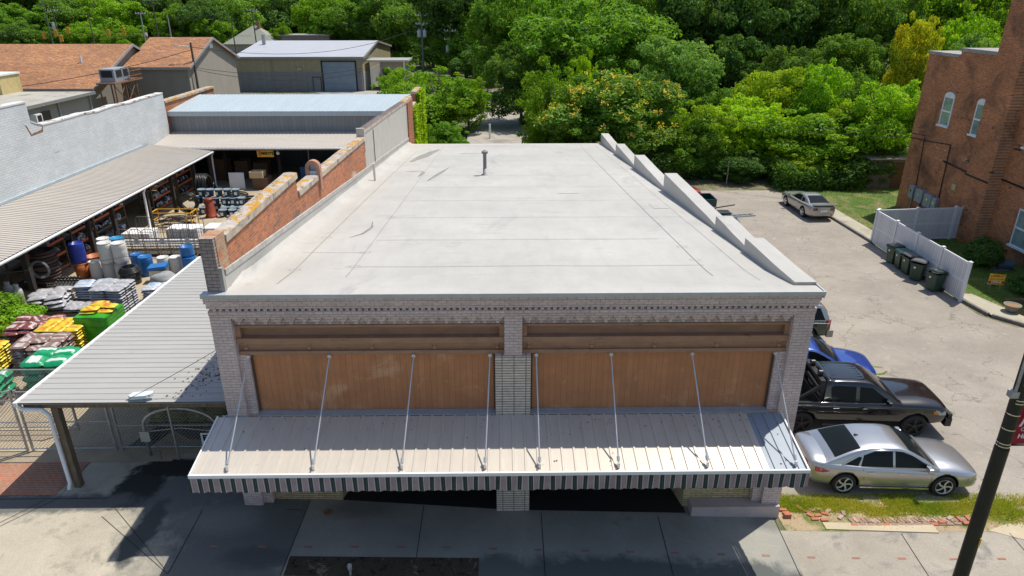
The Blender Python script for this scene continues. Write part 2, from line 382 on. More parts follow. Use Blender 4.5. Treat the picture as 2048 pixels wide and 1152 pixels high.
def blot(pts, amp=0.16, n=14, seed=1):
    out = []
    for k, (a, b) in enumerate(zip(pts, pts[1:]+pts[:1])):
        for i in range(n):
            t = i/n; x = a[0]+(b[0]-a[0])*t; y = a[1]+(b[1]-a[1])*t
            out.append((x+amp*noise.noise(Vector((x*2.2, y*2.2, seed)))*1.4+amp*0.5*noise.noise(Vector((x*9, y*9, seed))), y+amp*noise.noise(Vector((x*2.2, y*2.2, seed+9)))*1.4+amp*0.5*noise.noise(Vector((x*9, y*9, seed+9)))))
    return out
def gpoly(name, pts, lift, m, kind='structure', th=0):
    """flat shape on the sloped ground; pts must not cross x=+-8.5 unless split"""
    mb = MB(); P = [(x, y, gz(x)+lift) for x, y in pts]
    if th: mb.poly([(p[0], p[1], p[2]-th) for p in P], (0, 0, th))
    else: mb.poly(P)
    return tag(mb.build(name, m), kind=kind)
sheet('ground', -900, 900, -60, 1500, -0.012, m_soil)
sheet('parking_lot', 7.3, 21.5, 0.45, 35.2, 0.0, m_lot)
mb = MB()
mb.poly([(21.5, 0.45, -0.2975), (30, 0.45, -0.2975), (30, 10.6, -0.2975), (22.3, 11.7, -0.2975), (21.5, 13.0, -0.2975)])
tag(mb.build('parking_lot', m_lot), kind='structure')
sheet('yard', -28, -7.45, 2.3, 45, 0.0, m_yard)
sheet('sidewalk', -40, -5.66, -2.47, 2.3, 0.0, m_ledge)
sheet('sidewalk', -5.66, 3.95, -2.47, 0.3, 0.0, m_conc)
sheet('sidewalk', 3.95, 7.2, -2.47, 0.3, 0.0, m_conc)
sheet('sidewalk', 7.2, 40, -2.47, -0.62, 0.0, m_rconc)
sheet('road', -60, 60, -12, -2.62, -0.10, ground_mat('street_asphalt', (0.11, 0.11, 0.11), [((0.2, 0.2, 0.19), 0.5, 0.6, 0.1, None)], 0.25))
mb = MB()
for a, b in ((-40, -8.5), (-8.5, 8.5), (8.5, 40)):
    mb.poly([(a, -2.62, gz(a)-0.11), (b, -2.62, gz(b)-0.11), (b, -2.472, gz(b)-0.11), (a, -2.472, gz(a)-0.11)], (0, 0, 0.112))
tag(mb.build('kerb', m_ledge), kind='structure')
# darker left half of the slabs in front of the shop; dark worn bands at the street edge
gpoly('planting_strip', [(-5.60, -2.46), (-0.91, -2.46), (-0.90, -1.79), (-5.62, -1.83)], 0.006, m_mulch)
# joints
mb = MB()
def joint(x0, y0, x1, y1, wd=0.018, lift=0.008):
    d = Vector((x1-x0, y1-y0, 0)); n = Vector((-d.y, d.x, 0)).normalized()*wd/2
    mb.poly([(x0-n.x, y0-n.y, gz(x0)+lift), (x1-n.x, y1-n.y, gz(x1)+lift), (x1+n.x, y1+n.y, gz(x1)+lift), (x0+n.x, y0+n.y, gz(x0)+lift)])
for a in ((-5.64, 0.25, -5.68, -2.46), (-2.49, 0.1, -2.48, -1.8), (0.75, -0.08, 0.73, -2.46), (3.97, -0.14, 3.91, -2.46), (7.21, -0.18, 7.11, -2.46),
          (10.46, -0.75, 10.33, -2.46), (13.4, -0.75, 13.3, -2.46), (-8.42, -0.25, -8.35, -2.46), (-11.0, -0.45, -8.36, -2.46, 0.016), (-12.6, 0.3, -14.8, -2.46),
          (-10.85, -0.1, -8.5, -2.3, 0.014), (-11.0, -0.2, -5.7, -0.15), (-30, 0.28, -11.2, 0.28), (-14.9, -2.46, -12.9, 0.25), (-17.5, -2.46, -15.8, 0.25), (-12.6, 0.3, -12.6, 2.2, 0.012)):
    joint(*a)
tag(mb.build('sidewalk_joints', m_gap), kind='structure')
mb = MB()
for x, y in [(-7.62, -1.55), (-6.4, -1.53), (-5.25, -1.51), (-4.08, -1.48), (-2.9, -1.46), (-1.75, -1.45), (-0.55, -1.47), (0.6, -1.48), (1.81, -1.49), (2.97, -1.5), (4.13, -1.51), (5.32, -1.53), (6.49, -1.54), (7.66, -1.58), (8.82, -1.59), (10.0, -1.62), (11.32, -1.66), (12.57, -1.67)]:
    w_ = 0.1; mb.poly([(x-w_, y-0.03, gz(x-w_)+0.009), (x+w_, y-0.03, gz(x+w_)+0.009), (x+w_, y+0.03, gz(x+w_)+0.009), (x-w_, y+0.03, gz(x-w_)+0.009)])
tag(mb.build('inlaid_brick_row', plain('inlaid_brick', (0.34, 0.16, 0.115), 0.9)), kind='structure')
# raised concrete in front of the fenced drive, red paver apron, worn ramp
gpoly('driveway_apron', [(-17.5, 0.42), (-12.75, 0.42), (-12.6, 1.9), (-17.5, 1.9)], 0.012, m_paver)
gpoly('driveway_apron', [(-17.5, 1.9), (-10.2, 1.9), (-9.9, 2.6), (-17.5, 2.6)], 0.010, m_yard)
gpoly('patch_floor', [(-10.1, 3.0), (-8.0, 3.0), (-8.0, 6), (-11.9, 6), (-11.6, 4)], 0.008, ground_mat('dark_yard', (0.13, 0.115, 0.09), [((0.3, 0.3, 0.29), 1.5, 0.68, 0.04, None)], 0.2))
gpoly('yard_joint', [(-11.9, 2.6), (-11.2, 2.6), (-10.4, 4.6), (-11.1, 4.6)], 0.006, m_mulch)
# strip by the silver car: soil, kerb of pale concrete, bricks
gpoly('verge', [(8.5, -0.62), (14.6, -0.75), (22, -0.9), (22, 0.42), (8.5, 0.55)], 0.004, ground_mat('dry_soil', (0.36, 0.27, 0.17), [((0.12, 0.16, 0.04), 1.2, 0.5, 0.12, None)], 0.25, fine=30))
gpoly('verge', [(7.36, -0.62), (8.5, -0.62), (8.5, 0.55), (7.36, 1.2)], 0.004, bpy.data.materials['dry_soil'])
gpoly('kerb_slab', [(8.5, -0.56), (11.49, -0.74), (11.5, -0.42), (8.5, -0.3)], 0.03, ground_mat('pale_concrete', (0.47, 0.40, 0.28), [((0.3, 0.25, 0.18), 2, 0.66, 0.05, None)], 0.12), th=0.03)
gpoly('kerb_slab', [(12.9, -0.65), (13.6, -0.4), (22, -0.6), (22, -1.0), (13.6, -1.0)], 0.008, bpy.data.materials['pale_concrete'])
# right hand side yard: grass, kerb and walk along the lot
mb = MB()
mb.poly([(22.6, 11.8, -0.2955), (60, 8, -0.2955), (60, 60, -0.2955), (20.5, 60, -0.2955), (20.5, 34, -0.2955), (22.6, 30, -0.2955)])
tag(mb.build('lawn', m_lawn), kind='structure')
mb = MB()
for (x0, y0), (x1, y1) in (((21.35, 28.6), (21.55, 23.0)), ((21.55, 15.0), (21.8, 12.9)), ((20.8, 34.5), (21.35, 28.6)), ((21.9, 12.75), (23.2, 11.1))):
    d = Vector((x1-x0, y1-y0, 0)); n = Vector((d.y, -d.x, 0)).normalized()*0.14
    mb.poly([(x0, y0, -0.31), (x1, y1, -0.31), (x1-n.x, y1-n.y, -0.31), (x0-n.x, y0-n.y, -0.31)], (0, 0, 0.15))
tag(mb.build('kerb', plain('kerb_stone', (0.16, 0.15, 0.14), 0.9, 0, 0.3, 6)), kind='structure')
m_walk = ground_mat('side_walk_concrete', (0.40, 0.37, 0.29), [((0.25, 0.23, 0.19), 0.9, 0.56, 0.12, None)], 0.12)
mb = MB(); mb.poly([(21.55, 22.9, -0.19), (22.75, 22.9, -0.19), (22.5, 30.2, -0.19), (21.45, 30.2, -0.19)]); mb.poly([(21.8, 15.2, -0.19), (22.55, 15.2, -0.19), (23.4, 12.2, -0.19), (60, 5, -0.19), (60, 0, -0.19), (23.2, 11.0, -0.19), (21.9, 12.8, -0.19)])
tag(mb.build('footpath', m_walk), kind='structure')
# far road seen between the trees
mb = MB(); mb.poly([(-3.5, 41, 0.30), (3.0, 41, 0.30), (1.9, 66, 0.30), (8, 92, 0.30), (-30, 92, 0.30), (-4, 66, 0.30)])
mb.poly([(-200, 95, 0.0), (60, 92, 0.0), (60, 100, 0.0), (-200, 103, 0.0)])
tag(mb.build('road', m_road), kind='structure')

# ------------------------------------------------------------------ main building
m_fac = brick('painted_grey_brick', 'xzy', (0.70, 0.56, 0.525), (0.61, 0.49, 0.46), (0.40, 0.305, 0.275), 0.23, 0.078, 0.006, (0.78, 1.08), stain=[((0.16, 0.11, 0.09), 2.2, 0.72, 0.03, (0.6, 2.2, 1)), ((0.44, 0.36, 0.33), 0.8, 0.58, 0.15, (0.4, 1, 1))], bumpd=0.012, colvar=0.4)
m_facy = brick('painted_grey_brick_side', 'yzx', (0.55, 0.50, 0.50), (0.50, 0.45, 0.45), (0.30, 0.27, 0.26), 0.23, 0.078, 0.006, (0.85, 1.08), bumpd=0.01, colvar=0.25)
m_stack = brick('stack_bond_tile', 'xzy', (0.72, 0.63, 0.53), (0.62, 0.54, 0.46), (0.22, 0.18, 0.15), 0.30, 0.075, 0.012, (0.9, 1.05), offset=0.0)
m_buff = brick('buff_roman_brick', 'xzy', (0.62, 0.50, 0.30), (0.50, 0.38, 0.20), (0.2, 0.15, 0.1), 0.30, 0.065, 0.009, (0.85, 1.1))
m_red = brick('red_brick_y', 'yzx', (0.54, 0.17, 0.055), (0.30, 0.11, 0.055), (0.44, 0.33, 0.25), 0.21, 0.075, 0.006, (0.7, 1.2), stain=[((0.18, 0.12, 0.10), 2.0, 0.60, 0.06, (0.5, 1.4, 1)), ((0.55, 0.40, 0.30), 0.7, 0.60, 0.08, (0.5, 1.2, 1)), ((0.66, 0.52, 0.26), 1.2, 0.70, 0.04, None)])
m_redx = brick('red_brick_x', 'xzy', (0.46, 0.16, 0.08), (0.34, 0.13, 0.08), (0.40, 0.31, 0.26), 0.21, 0.075, 0.006, (0.7, 1.2))
m_brown = plain('brown_painted_steel', (0.36, 0.20, 0.12), 0.7, 0, 0.15, 2.5, stretch=(1, 1, 3), dirt=((0.10, 0.065, 0.045), 3.0, 0.62, 0.12), bmp=0.2)
m_panel = slats('brown_board_panel', (0.48, 0.20, 0.085), 'x', 0.152, 0.06, 0.72, 0.55, 0, 0.14, stain=[((0.60, 0.32, 0.17), 1.0, 0.56, 0.12, (0.8, 1, 0.9)), ((0.34, 0.16, 0.08), 0.9, 0.60, 0.15, (1.6, 1, 0.35)), ((0.28, 0.14, 0.08), 2.5, 0.70, 0.06, (2.5, 1, 0.5))])
bld = thing('commercial_building', 'long single storey shop with grey painted brick front and white membrane roof', 'building', (0, 0, 0))
HX = 7.36
# walls shell (front plane y=0 built as frame around the two bays)
mb = MB()
def fbox(x0, x1, z0, z1, y0=0.0, y1=0.45): mb.box(x0, x1, y0, y1, z0, z1)
fbox(-HX, -6.86, -0.5, 5.90)
fbox(6.86, HX, -0.5, 5.90)
fbox(-0.24, 0.20, 4.83, 5.90)
fbox(-HX, HX, 5.99, 6.10, -0.03)          # band under the dentils
fbox(-HX, HX, 5.90, 5.99, -0.00)
fbox(-HX, HX, 6.10, 6.19, 0.06)
fbox(-HX, HX, 6.19, 6.33, -0.07)
fbox(-HX-0.03, HX+0.03, 6.33, 6.51, -0.11)
fbox(-6.86, -6.62, -0.5, 4.83, 0.12); fbox(6.62, 6.86, -0.5, 4.83, 0.12)
for s in (-1, 1):                                  # recessed frieze over each bay
    a, b = (-6.86, -0.24) if s < 0 else (0.20, 6.86)
    fbox(a, b, 5.64, 5.90, 0.19)
    n = 21; d = (b-a)/n
    for i in range(n):                             # corbelled brick teeth
        cx = a + d*(i+0.5)
        for k, wv in enumerate((0.40, 0.25, 0.12)):
            mb.box(cx-d*wv, cx+d*wv, 0.03+0.025*k, 0.19, 5.897-0.065*(k+1), 5.897-0.065*k)
for i in range(96):
    x = -7.2 + i*(14.4/95); mb.box(x-0.042, x+0.042, -0.02, 0.06, 6.102, 6.188)
mb.build('front_wall', m_fac, bld)
for s in (-1, 1):
    a, b = (-6.86, -0.24) if s < 0 else (0.20, 6.86)
    mb = MB()
    mb.box(a, b, 0.14, 0.45, 5.585, 5.64)
    mb.box(a, b, 0.30, 0.45, 5.30, 5.585)
    mb.box(a, a+0.12, 0.14, 0.30, 5.30, 5.585); mb.box(b-0.12, b, 0.14, 0.30, 5.30, 5.585)
    mb.box(a, b, 0.10, 0.45, 5.15, 5.30)
    mb.box(a, b, 0.20, 0.45, 4.93, 5.15)
    mb.box(a, b, 0.13, 0.45, 4.83, 4.93)
    L_ = mb.build('lintel_beam', m_brown, bld)
    mb = MB(); n = 5
    for i in range(n):
        cx = a + (b-a)*(i+0.03+0.01)/(n-0.92) if False else a + 0.18 + i*(b-a-0.36)/(n-1)
        for zc in (4.99, 5.10):
            mb.cyl((cx, 0.2, zc), (cx, 0.165, zc), 0.07, 0.05, 8)
    mb.build('bolt_rosettes', m_brown, L_)
    x0, x1 = (-6.62, -0.47) if s < 0 else (0.42, 6.62)
    mb = MB(); mb.box(x0, x1, 0.25, 0.45, 3.0, 4.83); mb.build('board_panel', m_panel, bld)
    mb = MB(); mb.box(x0, x1, 0.195, 0.248, 4.80, 4.83); mb.box(x0, x0+0.05, 0.2, 0.248, 3.0, 4.8); mb.box(x1-0.05, x1, 0.2, 0.248, 3.0, 4.8)
    mb.build('panel_trim', plain('dark_brown_trim', (0.10, 0.06, 0.04), 0.7) if s < 0 else bpy.data.materials['dark_brown_trim'], bld)
mb = MB(); mb.box(-0.47, 0.42, -0.04, 0.5, -0.5, 4.83); mb.build('centre_pier', m_stack, bld)
# storefront below the awning
mb = MB()
mb.box(-6.62, -4.75, 0.28, 0.5, -0.5, 3.0)
mb.poly([(-4.75, 0.28, -0.5), (-4.75, 0.5, -0.5), (-4.2, 2.4, -0.5), (-4.35, 2.4, -0.5)], (0, 0, 3.5))
mb.build('storefront_wall', m_buff, bld); mb = MB(); mb.box(4.75, 6.62, 0.28, 0.5, -0.5, 3.0)
mb.poly([(4.75, 0.28, -0.5), (4.75, 0.5, -0.5), (4.2, 2.4, -0.5), (4.35, 2.4, -0.5)], (0, 0, 3.5))
mb.build('storefront_wall', m_buff, bld)
mb = MB(); mb.box(4.9, 7.34, -0.12, 0.28, -0.5, 0.13); mb.build('window_ledge', plain('painted_stucco', (0.46, 0.38, 0.36), 0.85, 0, 0.08), bld)
for a, b in ((-4.2, -0.47), (0.42, 4.2)):
    mb = MB(); mb.box(a, b, 2.4, 2.5, 0.25, 2.7); mb.build('shop_window', M['glass'], bld)
    mb = MB(); mb.box(a, b, 2.34, 2.52, -0.3, 0.25)
    for q in (0.0, 0.33, 0.67, 1.0): mb.box(a+(b-a)*q-0.03, a+(b-a)*q+0.03, 2.34, 2.39, 0.25, 2.7)
    mb.build('window_frame', M['dark'], bld)
mb = MB()
for a, b in ((-4.78, -0.47), (0.42, 4.78)):
    mb.poly([(a, 0.28, gz(a)+0.006), (b, 0.02, gz(b)+0.006), (b, 2.4, gz(b)+0.006), (a, 2.4, gz(a)+0.006)] if a < 0 else [(a, 0.0, gz(a)+0.006), (b, 0.0, gz(b)+0.006), (b, 2.4, gz(b)+0.006), (a, 2.4, gz(a)+0.006)])
mb.build('entry_floor', plain('dark_tile', (0.02, 0.02, 0.02), 0.6), bld)
mb = MB(); mb.box(-6.62, 6.62, 0.45, 2.52, 2.72, 2.98); mb.build('soffit', plain('soffit_dark', (0.06, 0.055, 0.05), 0.9), bld)
# body of the building behind the front
YB = 34.0
def roofz(y): return 6.56 - 3.0*(y/34.0) if y > 0 else 6.56
mb = MB()
mb.poly([(7.35, 0.45, -0.5), (7.35, YB, -0.5), (7.35, YB, roofz(YB)-0.05), (7.35, 0.45, roofz(0.45)-0.05)], (-0.4, 0, 0))
mb.box(-7.3, 7.35, YB, YB+0.3, -0.5, roofz(YB)-0.1)
mb.build('side_wall', m_facy, bld)
# roof membrane with seams
def roof_mat():
    m, nt, p = newmat('white_membrane'); src = coords(nt)
    c = ramp(nt, noi(nt, src, 0.22, 6, 0.6, 0.3), [(0.3, (0.41, 0.395, 0.365)), (0.7, (0.495, 0.48, 0.445))]).outputs[0]
    f2 = noi(nt, coords(nt, None, (0.5, 2.2, 1)), 0.9, 6, 0.7)
    c = mixc(nt, ramp(nt, f2, [(0.56, g3(0)), (0.75, g3(0.8))]).outputs[0], c, (0.36, 0.35, 0.325))
    sx = nt.nodes.new("ShaderNodeSeparateXYZ"); nt.links.new(src, sx.inputs[0])
    # drifts of grey dirt towards the back left corner and a few dark scuffs
    f4 = noi(nt, coords(nt, None, (0.5, 0.18, 1)), 1.0, 5, 0.6, 0.8)
    gx = ramp(nt, sx.outputs[1], [(0, g3(0)), (1, g3(1))])
    c = mixc(nt, ramp(nt, f4, [(0.58, g3(0)), (0.72, g3(0.6))]).outputs[0], c, (0.29, 0.28, 0.265))
    c = mixc(nt, 1.0, c, ramp(nt, noi(nt, coords(nt, None, (1, 0.25, 1)), 2.2, 7, 0.75), [(0.3, g3(0.93)), (0.7, g3(1.06))]).outputs[0], 'MULTIPLY')
    c = mixc(nt, ramp(nt, noi(nt, src, 1.6, 8, 0.8, 0.6), [(0.66, g3(0)), (0.70, g3(0.35))]).outputs[0], c, (0.27, 0.26, 0.24))
    nt.links.new(c, p.inputs['Base Color']); p.inputs['Roughness'].default_value = 0.55
    bump(nt, p, noi(nt, src, 1.2, 3), 0.25, 0.05)
    return m
m_roof = roof_mat()
XL, XR = -6.98, 6.95
mb = MB()
def rsurf(u, v):
    x = XL + (XR-XL)*u; y = -0.16 + (YB+0.16)*v
    z = roofz(y)
    edge = max(0, 1 - abs(y-0.12)/0.35); z += 0.05*edge            # raised front lip
    z -= 0.10*max(0, min(1, (y-0.5)/1.5))*1.0
    dl = (x-XL); z += 0.28*max(0, 1-dl/0.55)**2*min(1, max(0, y-0.3)/1.0)
    z += 0.015*noise.noise(Vector((x*0.5, y*0.5, 0)))
    return (x, y, z)
mb.grid(rsurf, 90, 140)
mb.build('roof_membrane', m_roof, bld)
mb = MB()
def seam(pts, wd=0.022, lift=0.012):
    for (x0, y0), (x1, y1) in zip(pts[:-1], pts[1:]):
        n = max(1, int(math.hypot(x1-x0, y1-y0)/0.6))
        for i in range(n):
            a = (x0+(x1-x0)*i/n, y0+(y1-y0)*i/n); b = (x0+(x1-x0)*(i+1)/n, y0+(y1-y0)*(i+1)/n)
            d = Vector((b[0]-a[0], b[1]-a[1])); nn = Vector((-d.y, d.x)).normalized()*wd/2
            q = []
            for (px_, py_), sg in ((a, -1), (b, -1), (b, 1), (a, 1)):
                X, Y = px_+nn.x*sg, py_+nn.y*sg
                q.append((X, Y, rsurf((X-XL)/(XR-XL), (Y+0.16)/(YB+0.16))[2]+lift))
            mb.poly(q)
for y, xa, xb in ((2.55, -4.6, 5.3), (5.6, -4.3, 4.7), (9.0, -4.4, 6.3), (12.3, -4.3, 6.2), (15.6, -4.4, 6.2), (19.2, -4.4, 6.1), (23, -4.4, 6), (27, -4.4, 6), (4.1, -6.2, -4.3)): seam([(xa, y), (xb, y)], 0.02)
seam([(-5.9, 0.8), (-5.95, 12), (-5.9, 30)]); seam([(-4.35, 1.5), (-4.35, 33)], 0.016); seam([(5.2, 1.4), (5.15, 14), (5.2, 33)], 0.018); seam([(6.25, 0.9), (6.3, 33)], 0.012)
for x, y in ((-5.9, 2.3), (-4.35, 2.6), (-4.35, 4.1), (-4.35, 9), (5.2, 3.1), (5.2, 4.6), (-5.95, 6)): seam([(x-0.17, y), (x-0.1, y+0.09), (x+0.1, y+0.09), (x+0.17, y), (x+0.1, y-0.09), (x-0.1, y-0.09), (x-0.17, y)], 0.012)
mb.build('roof_seams', plain('seam_grey', (0.31, 0.30, 0.28), 0.8), bld)
m_scf = plain('scuff', (0.25, 0.24, 0.225), 0.9, 0, 0.3, 5)
def streak(pts, wd):
    mb = MB()
    for (x0, y0, w0), (x1, y1, w1) in zip(pts[:-1], pts[1:]):
        zz = lambda X, Y: rsurf((X-XL)/(XR-XL), (Y+0.16)/(YB+0.16))[2]+0.009
        mb.poly([(x0-w0, y0, zz(x0-w0, y0)), (x1-w1, y1, zz(x1-w1, y1)), (x1+w1, y1, zz(x1+w1, y1)), (x0+w0, y0, zz(x0+w0, y0))])
    mb.build('roof_scuff', m_scf, bld)
for (a_, b_, c_, d_) in ((-4.9, 21.0, 0.5, 0.35), (2.6, 14.5, 0.45, 0.6), (5.9, 11.0, 0.3, 0.5), (-2.2, 29.0, 0.8, 0.4)):
    mb2 = MB(); zz2 = lambda X, Y: rsurf((X-XL)/(XR-XL), (Y+0.16)/(YB+0.16))[2]+0.010
    mb2.poly([(a_-c_, b_-d_, zz2(a_-c_, b_-d_)), (a_+c_, b_-d_, zz2(a_+c_, b_-d_)), (a_+c_, b_+d_, zz2(a_+c_, b_+d_)), (a_-c_, b_+d_, zz2(a_-c_, b_+d_))]); mb2.build('membrane_patch', m_roof, bld)
streak([(-3.9, 17.5, 0.03), (-3.7, 18.8, 0.09), (-3.45, 20.5, 0.11), (-3.2, 22.2, 0.02)], 0)
streak([(-5.2, 6.0, 0.01), (-4.9, 6.5, 0.05), (-4.75, 7.4, 0.05), (-4.9, 8.4, 0.01)], 0)
streak([(-4.5, 18.8, 0.02), (-4.4, 20, 0.12), (-4.45, 20.8, 0.03)], 0)
streak([(-5.6, 24.5, 0.1), (-5.2, 27, 0.35), (-4.8, 29.5, 0.25), (-4.5, 31, 0.05)], 0)
mb = MB(); mb.box(-HX-0.04, HX+0.07, -0.19, -0.16, 6.50, 6.60); mb.box(HX+0.04, HX+0.07, -0.16, 0.4, 6.42, 6.60); mb.box(-HX-0.04, -6.84, -0.16, 0.06, 6.57, 6.60)
mb.build('metal_edge', plain('edge_metal', (0.50, 0.51, 0.52), 0.4, 0.2, 0.1), bld)
# stepped parapet on the right: level tops, the roof falls away beneath them
steps = [(0.35, 4.0, 6.60), (4.0, 6.9, 6.36), (6.9, 14.6, 6.20), (14.6, 21.7, 5.74), (21.7, 28.0, 5.25), (28.0, 34.8, 4.72)]
mb = MB()
for i, (a, b, z) in enumerate(steps):
    zt = z - 0.0; X0 = 6.88; X1 = 7.42
    near = roofz(a) + 0.09; far_top = z - (0.12 if i else 0.0) - 0.02*(b-a)
    for sgn in (0,):
        n = 8; top = []
        for k in range(n+1):
            y = a + (b-a)*k/n; t = k/n
            zz = near*(1-t) + (roofz(b) + [0.33, 0.38, 0.68, 0.62, 0.56, 0.60][i])*t
            top.append((y, zz + 0.02*noise.noise(Vector((y*0.8, 1.3, i)))))
        pts = [(X0, a, near-0.35)] + [(X0, y, z_) for y, z_ in top] + [(X0, b, roofz(b)-0.35)]
        mb.poly(pts, (X1-X0, 0, 0))
mb.build('stepped_parapet', m_roof, bld)
mb = MB()
mb.poly([(6.88, 0.3, roofz(0.3)+0.03), (7.42, 0.3, roofz(0.3)+0.03), (7.42, -0.16, 6.58), (6.88, -0.16, 6.58)], (0, 0, -0.1))
mb.build('parapet_corner', m_roof, bld)
# vent pipe
mb = MB(); mb.cyl((-1.16, 19.4, 4.6), (-1.16, 19.4, 5.85), 0.09, n=14); mb.cyl((-1.16, 19.4, 5.85), (-1.16, 19.4, 5.95), 0.16, 0.16, 14); mb.cyl((-1.16, 19.4, 5.95), (-1.16, 19.4, 6.03), 0.16, 0.03, 14)
vp = mb.build('vent_pipe', plain('vent_grey', (0.17, 0.17, 0.17), 0.6), bld)
mb = MB(); mb.lathe((-1.16, 19.4, 4.74), [(0.22, 0), (0.2, 0.03), (0.1, 0.08), (0.1, 0.35)], 16); mb.build('pipe_boot', m_roof, vp)
mb = MB(); mb.cyl((-6.45, 17.6, 4.7), (-6.45, 17.6, 5.75), 0.055, n=10); mb.build('vent_pipe', plain('pale_pipe', (0.6, 0.58, 0.55), 0.6), bld)

# left party wall
wall = thing('party_wall', 'tall red brick wall with lichen spotted coping along the white roof', 'wall', (-7.17, 0, 0))
XW0, XW1 = -7.28, -6.95
def wseg(y0, z0, y1, z1, base=0.3): mb.poly([(XW1, y0, base), (XW1, y1, base), (XW1, y1, z1), (XW1, y0, z0)], (XW0-XW1, 0, 0))
mb = MB(); wseg(0.665, 7.64, 6.8, 7.70); wseg(6.8, 7.06, 18.3, 6.70); mb.build('brick_face', m_red, wall)
mb = MB(); wseg(18.3, 7.05, 33.9, 6.38)
mb.build('plastered_face', plain('stained_plaster', (0.46, 0.44, 0.40), 0.9, 0, 0.12, 2, stretch=(1, 2.5, 0.5), dirt=((0.24, 0.225, 0.20), 2.2, 0.60, 0.12), bmp=0.2), wall)
mb = MB(); mb.box(XW0, XW1+0.1, 33.9, 36.6, -0.3, 6.35); mb.box(XW0, XW1+0.05, 36.6, 39.4, -0.3, 5.6); mb.box(XW0, XW1, 39.4, 42.6, -0.3, 6.3)
mb.build('end_pier', m_red, wall)
mb = MB(); mb.box(-7.295, -6.935, 0.11, 0.66, 6.57, 7.925); mb.box(-7.35, -6.9, 0.46, 0.66, -0.4, 6.56)
mb.build('pillar_core', brick('tan_old_brick', 'yzx', (0.50, 0.30, 0.16), (0.36, 0.20, 0.12), (0.42, 0.36, 0.28), 0.21, 0.075, 0.008, (0.7, 1.2), stain=[((0.46, 0.15, 0.07), 1.5, 0.50, 0.06, None), ((0.16, 0.12, 0.10), 2.5, 0.62, 0.05, None)]), wall)
mb = MB(); mb.box(-7.28, -6.95, 0.0, 0.108, 6.57, 7.93)
mb.build('end_pillar', brick('dark_grey_brick', 'xzy', (0.40, 0.33, 0.30), (0.32, 0.26, 0.24), (0.13, 0.10, 0.09), 0.23, 0.085, 0.007, bumpd=0.02), wall)
mb = MB(); mb.box(-6.948, -6.86, 0.0, 0.12, 6.60, 7.20); mb.build('pillar_board', plain('grey_board', (0.32, 0.31, 0.29), 0.8), wall)
m_cop = plain('lichen_coping', (0.44, 0.38, 0.30), 0.9, 0, 0.2, 2.5, dirt=((0.22, 0.20, 0.18), 2.4, 0.56, 0.06), bmp=0.5)
def lichen():
    m, nt, p = newmat('lichen_coping_top'); src = coords(nt)
    c = ramp(nt, noi(nt, src, 2.2, 6, 0.7), [(0.3, (0.30, 0.27, 0.24)), (0.65, (0.50, 0.46, 0.41))]).outputs[0]
    c = mixc(nt, ramp(nt, noi(nt, coords(nt, None, (1, 0.7, 1)), 3.1, 6, 0.75, 0.4), [(0.56, g3(0)), (0.60, g3(1))]).outputs[0], c, (0.14, 0.12, 0.11))
    c = mixc(nt, ramp(nt, noi(nt, coords(nt, None, (1.4, 0.9, 1)), 1.5, 6, 0.75, 0.3), [(0.50, g3(0)), (0.54, g3(1))]).outputs[0], c, (0.46, 0.23, 0.02))
    nt.links.new(c, p.inputs['Base Color']); p.inputs['Roughness'].default_value = 0.95
    bump(nt, p, noi(nt, src, 14, 4), 0.6, 0.03); return m
m_lich = lichen()
def coping(y0, z0, y1, z1, h=0.17, m=None, nm='coping', ov=0.05):
    mb2 = MB(); n = max(4, int((y1-y0)/0.5)); 
    def top(u, v):
        y = y0+(y1-y0)*v; z = z0+(z1-z0)*v+h; x = XW0-ov+(XW1-XW0+2*ov)*u
        return (x, y, z + 0.02*math.sin(u*math.pi) + 0.014*noise.noise(Vector((x*3, y*2, 0))))
    mb2.mi = 0; mb2.grid(top, 4, n)
    def side(x):
        def f(u, v):
            y = y0+(y1-y0)*v; z = z0+(z1-z0)*v
            return (x + 0.012*noise.noise(Vector((y*2, u, 5))), y, z+h*u + (0.014*noise.noise(Vector((x*3, y*2, 0))) if u == 1 else 0))
        return f
    mb2.mi = 1; mb2.grid(side(XW0-ov), 1, n, False); mb2.grid(side(XW1+ov), 1, n, False)
    for y, z in ((y0, z0), (y1, z1)): mb2.poly([(XW0-ov, y, z), (XW1+ov, y, z), (XW1+ov, y, z+h), (XW0-ov, y, z+h)])
    mb2.poly([(XW0-ov, y0, z0), (XW1+ov, y0, z0), (XW1+ov, y1, z1), (XW0-ov, y1, z1)])
    return mb2.build(nm, [m or m_lich, m_cop], wall)
coping(0.66, 7.62, 4.3, 7.66, 0.19); coping(4.34, 7.66, 6.84, 7.68, 0.17)
coping(6.86, 7.06, 9.3, 7.0, 0.17); coping(9.75, 6.98, 14.9, 6.83); coping(14.95, 6.82, 18.3, 6.72)
m_bcop = brick('dark_brick_coping', 'yxz', (0.22, 0.16, 0.15), (0.17, 0.13, 0.125), (0.12, 0.1, 0.1), 0.09, 0.6, 0.012, bumpd=0.04)
coping(18.45, 7.05, 25.0, 6.78, 0.16, m_bcop, ov=0.03); coping(25.05, 6.78, 33.0, 6.42, 0.16, m_bcop, ov=0.03); coping(33.0, 6.40, 36.6, 6.33, 0.16)
coping(36.6, 5.6, 39.4, 5.6, 0.14); coping(39.4, 6.3, 42.6, 6.3, 0.16)
mb = MB(); mb.box(XW0-0.02, XW1+0.03, 18.28, 18.44, 6.2, 7.3); mb.build('rib', bpy.data.materials['stained_plaster'], wall)
mb = MB(); mb.cyl((XW1+0.04, 20.6, 5.1), (XW1+0.04, 20.6, 6.85), 0.02, n=6); mb.build('conduit', M['dark'], wall)
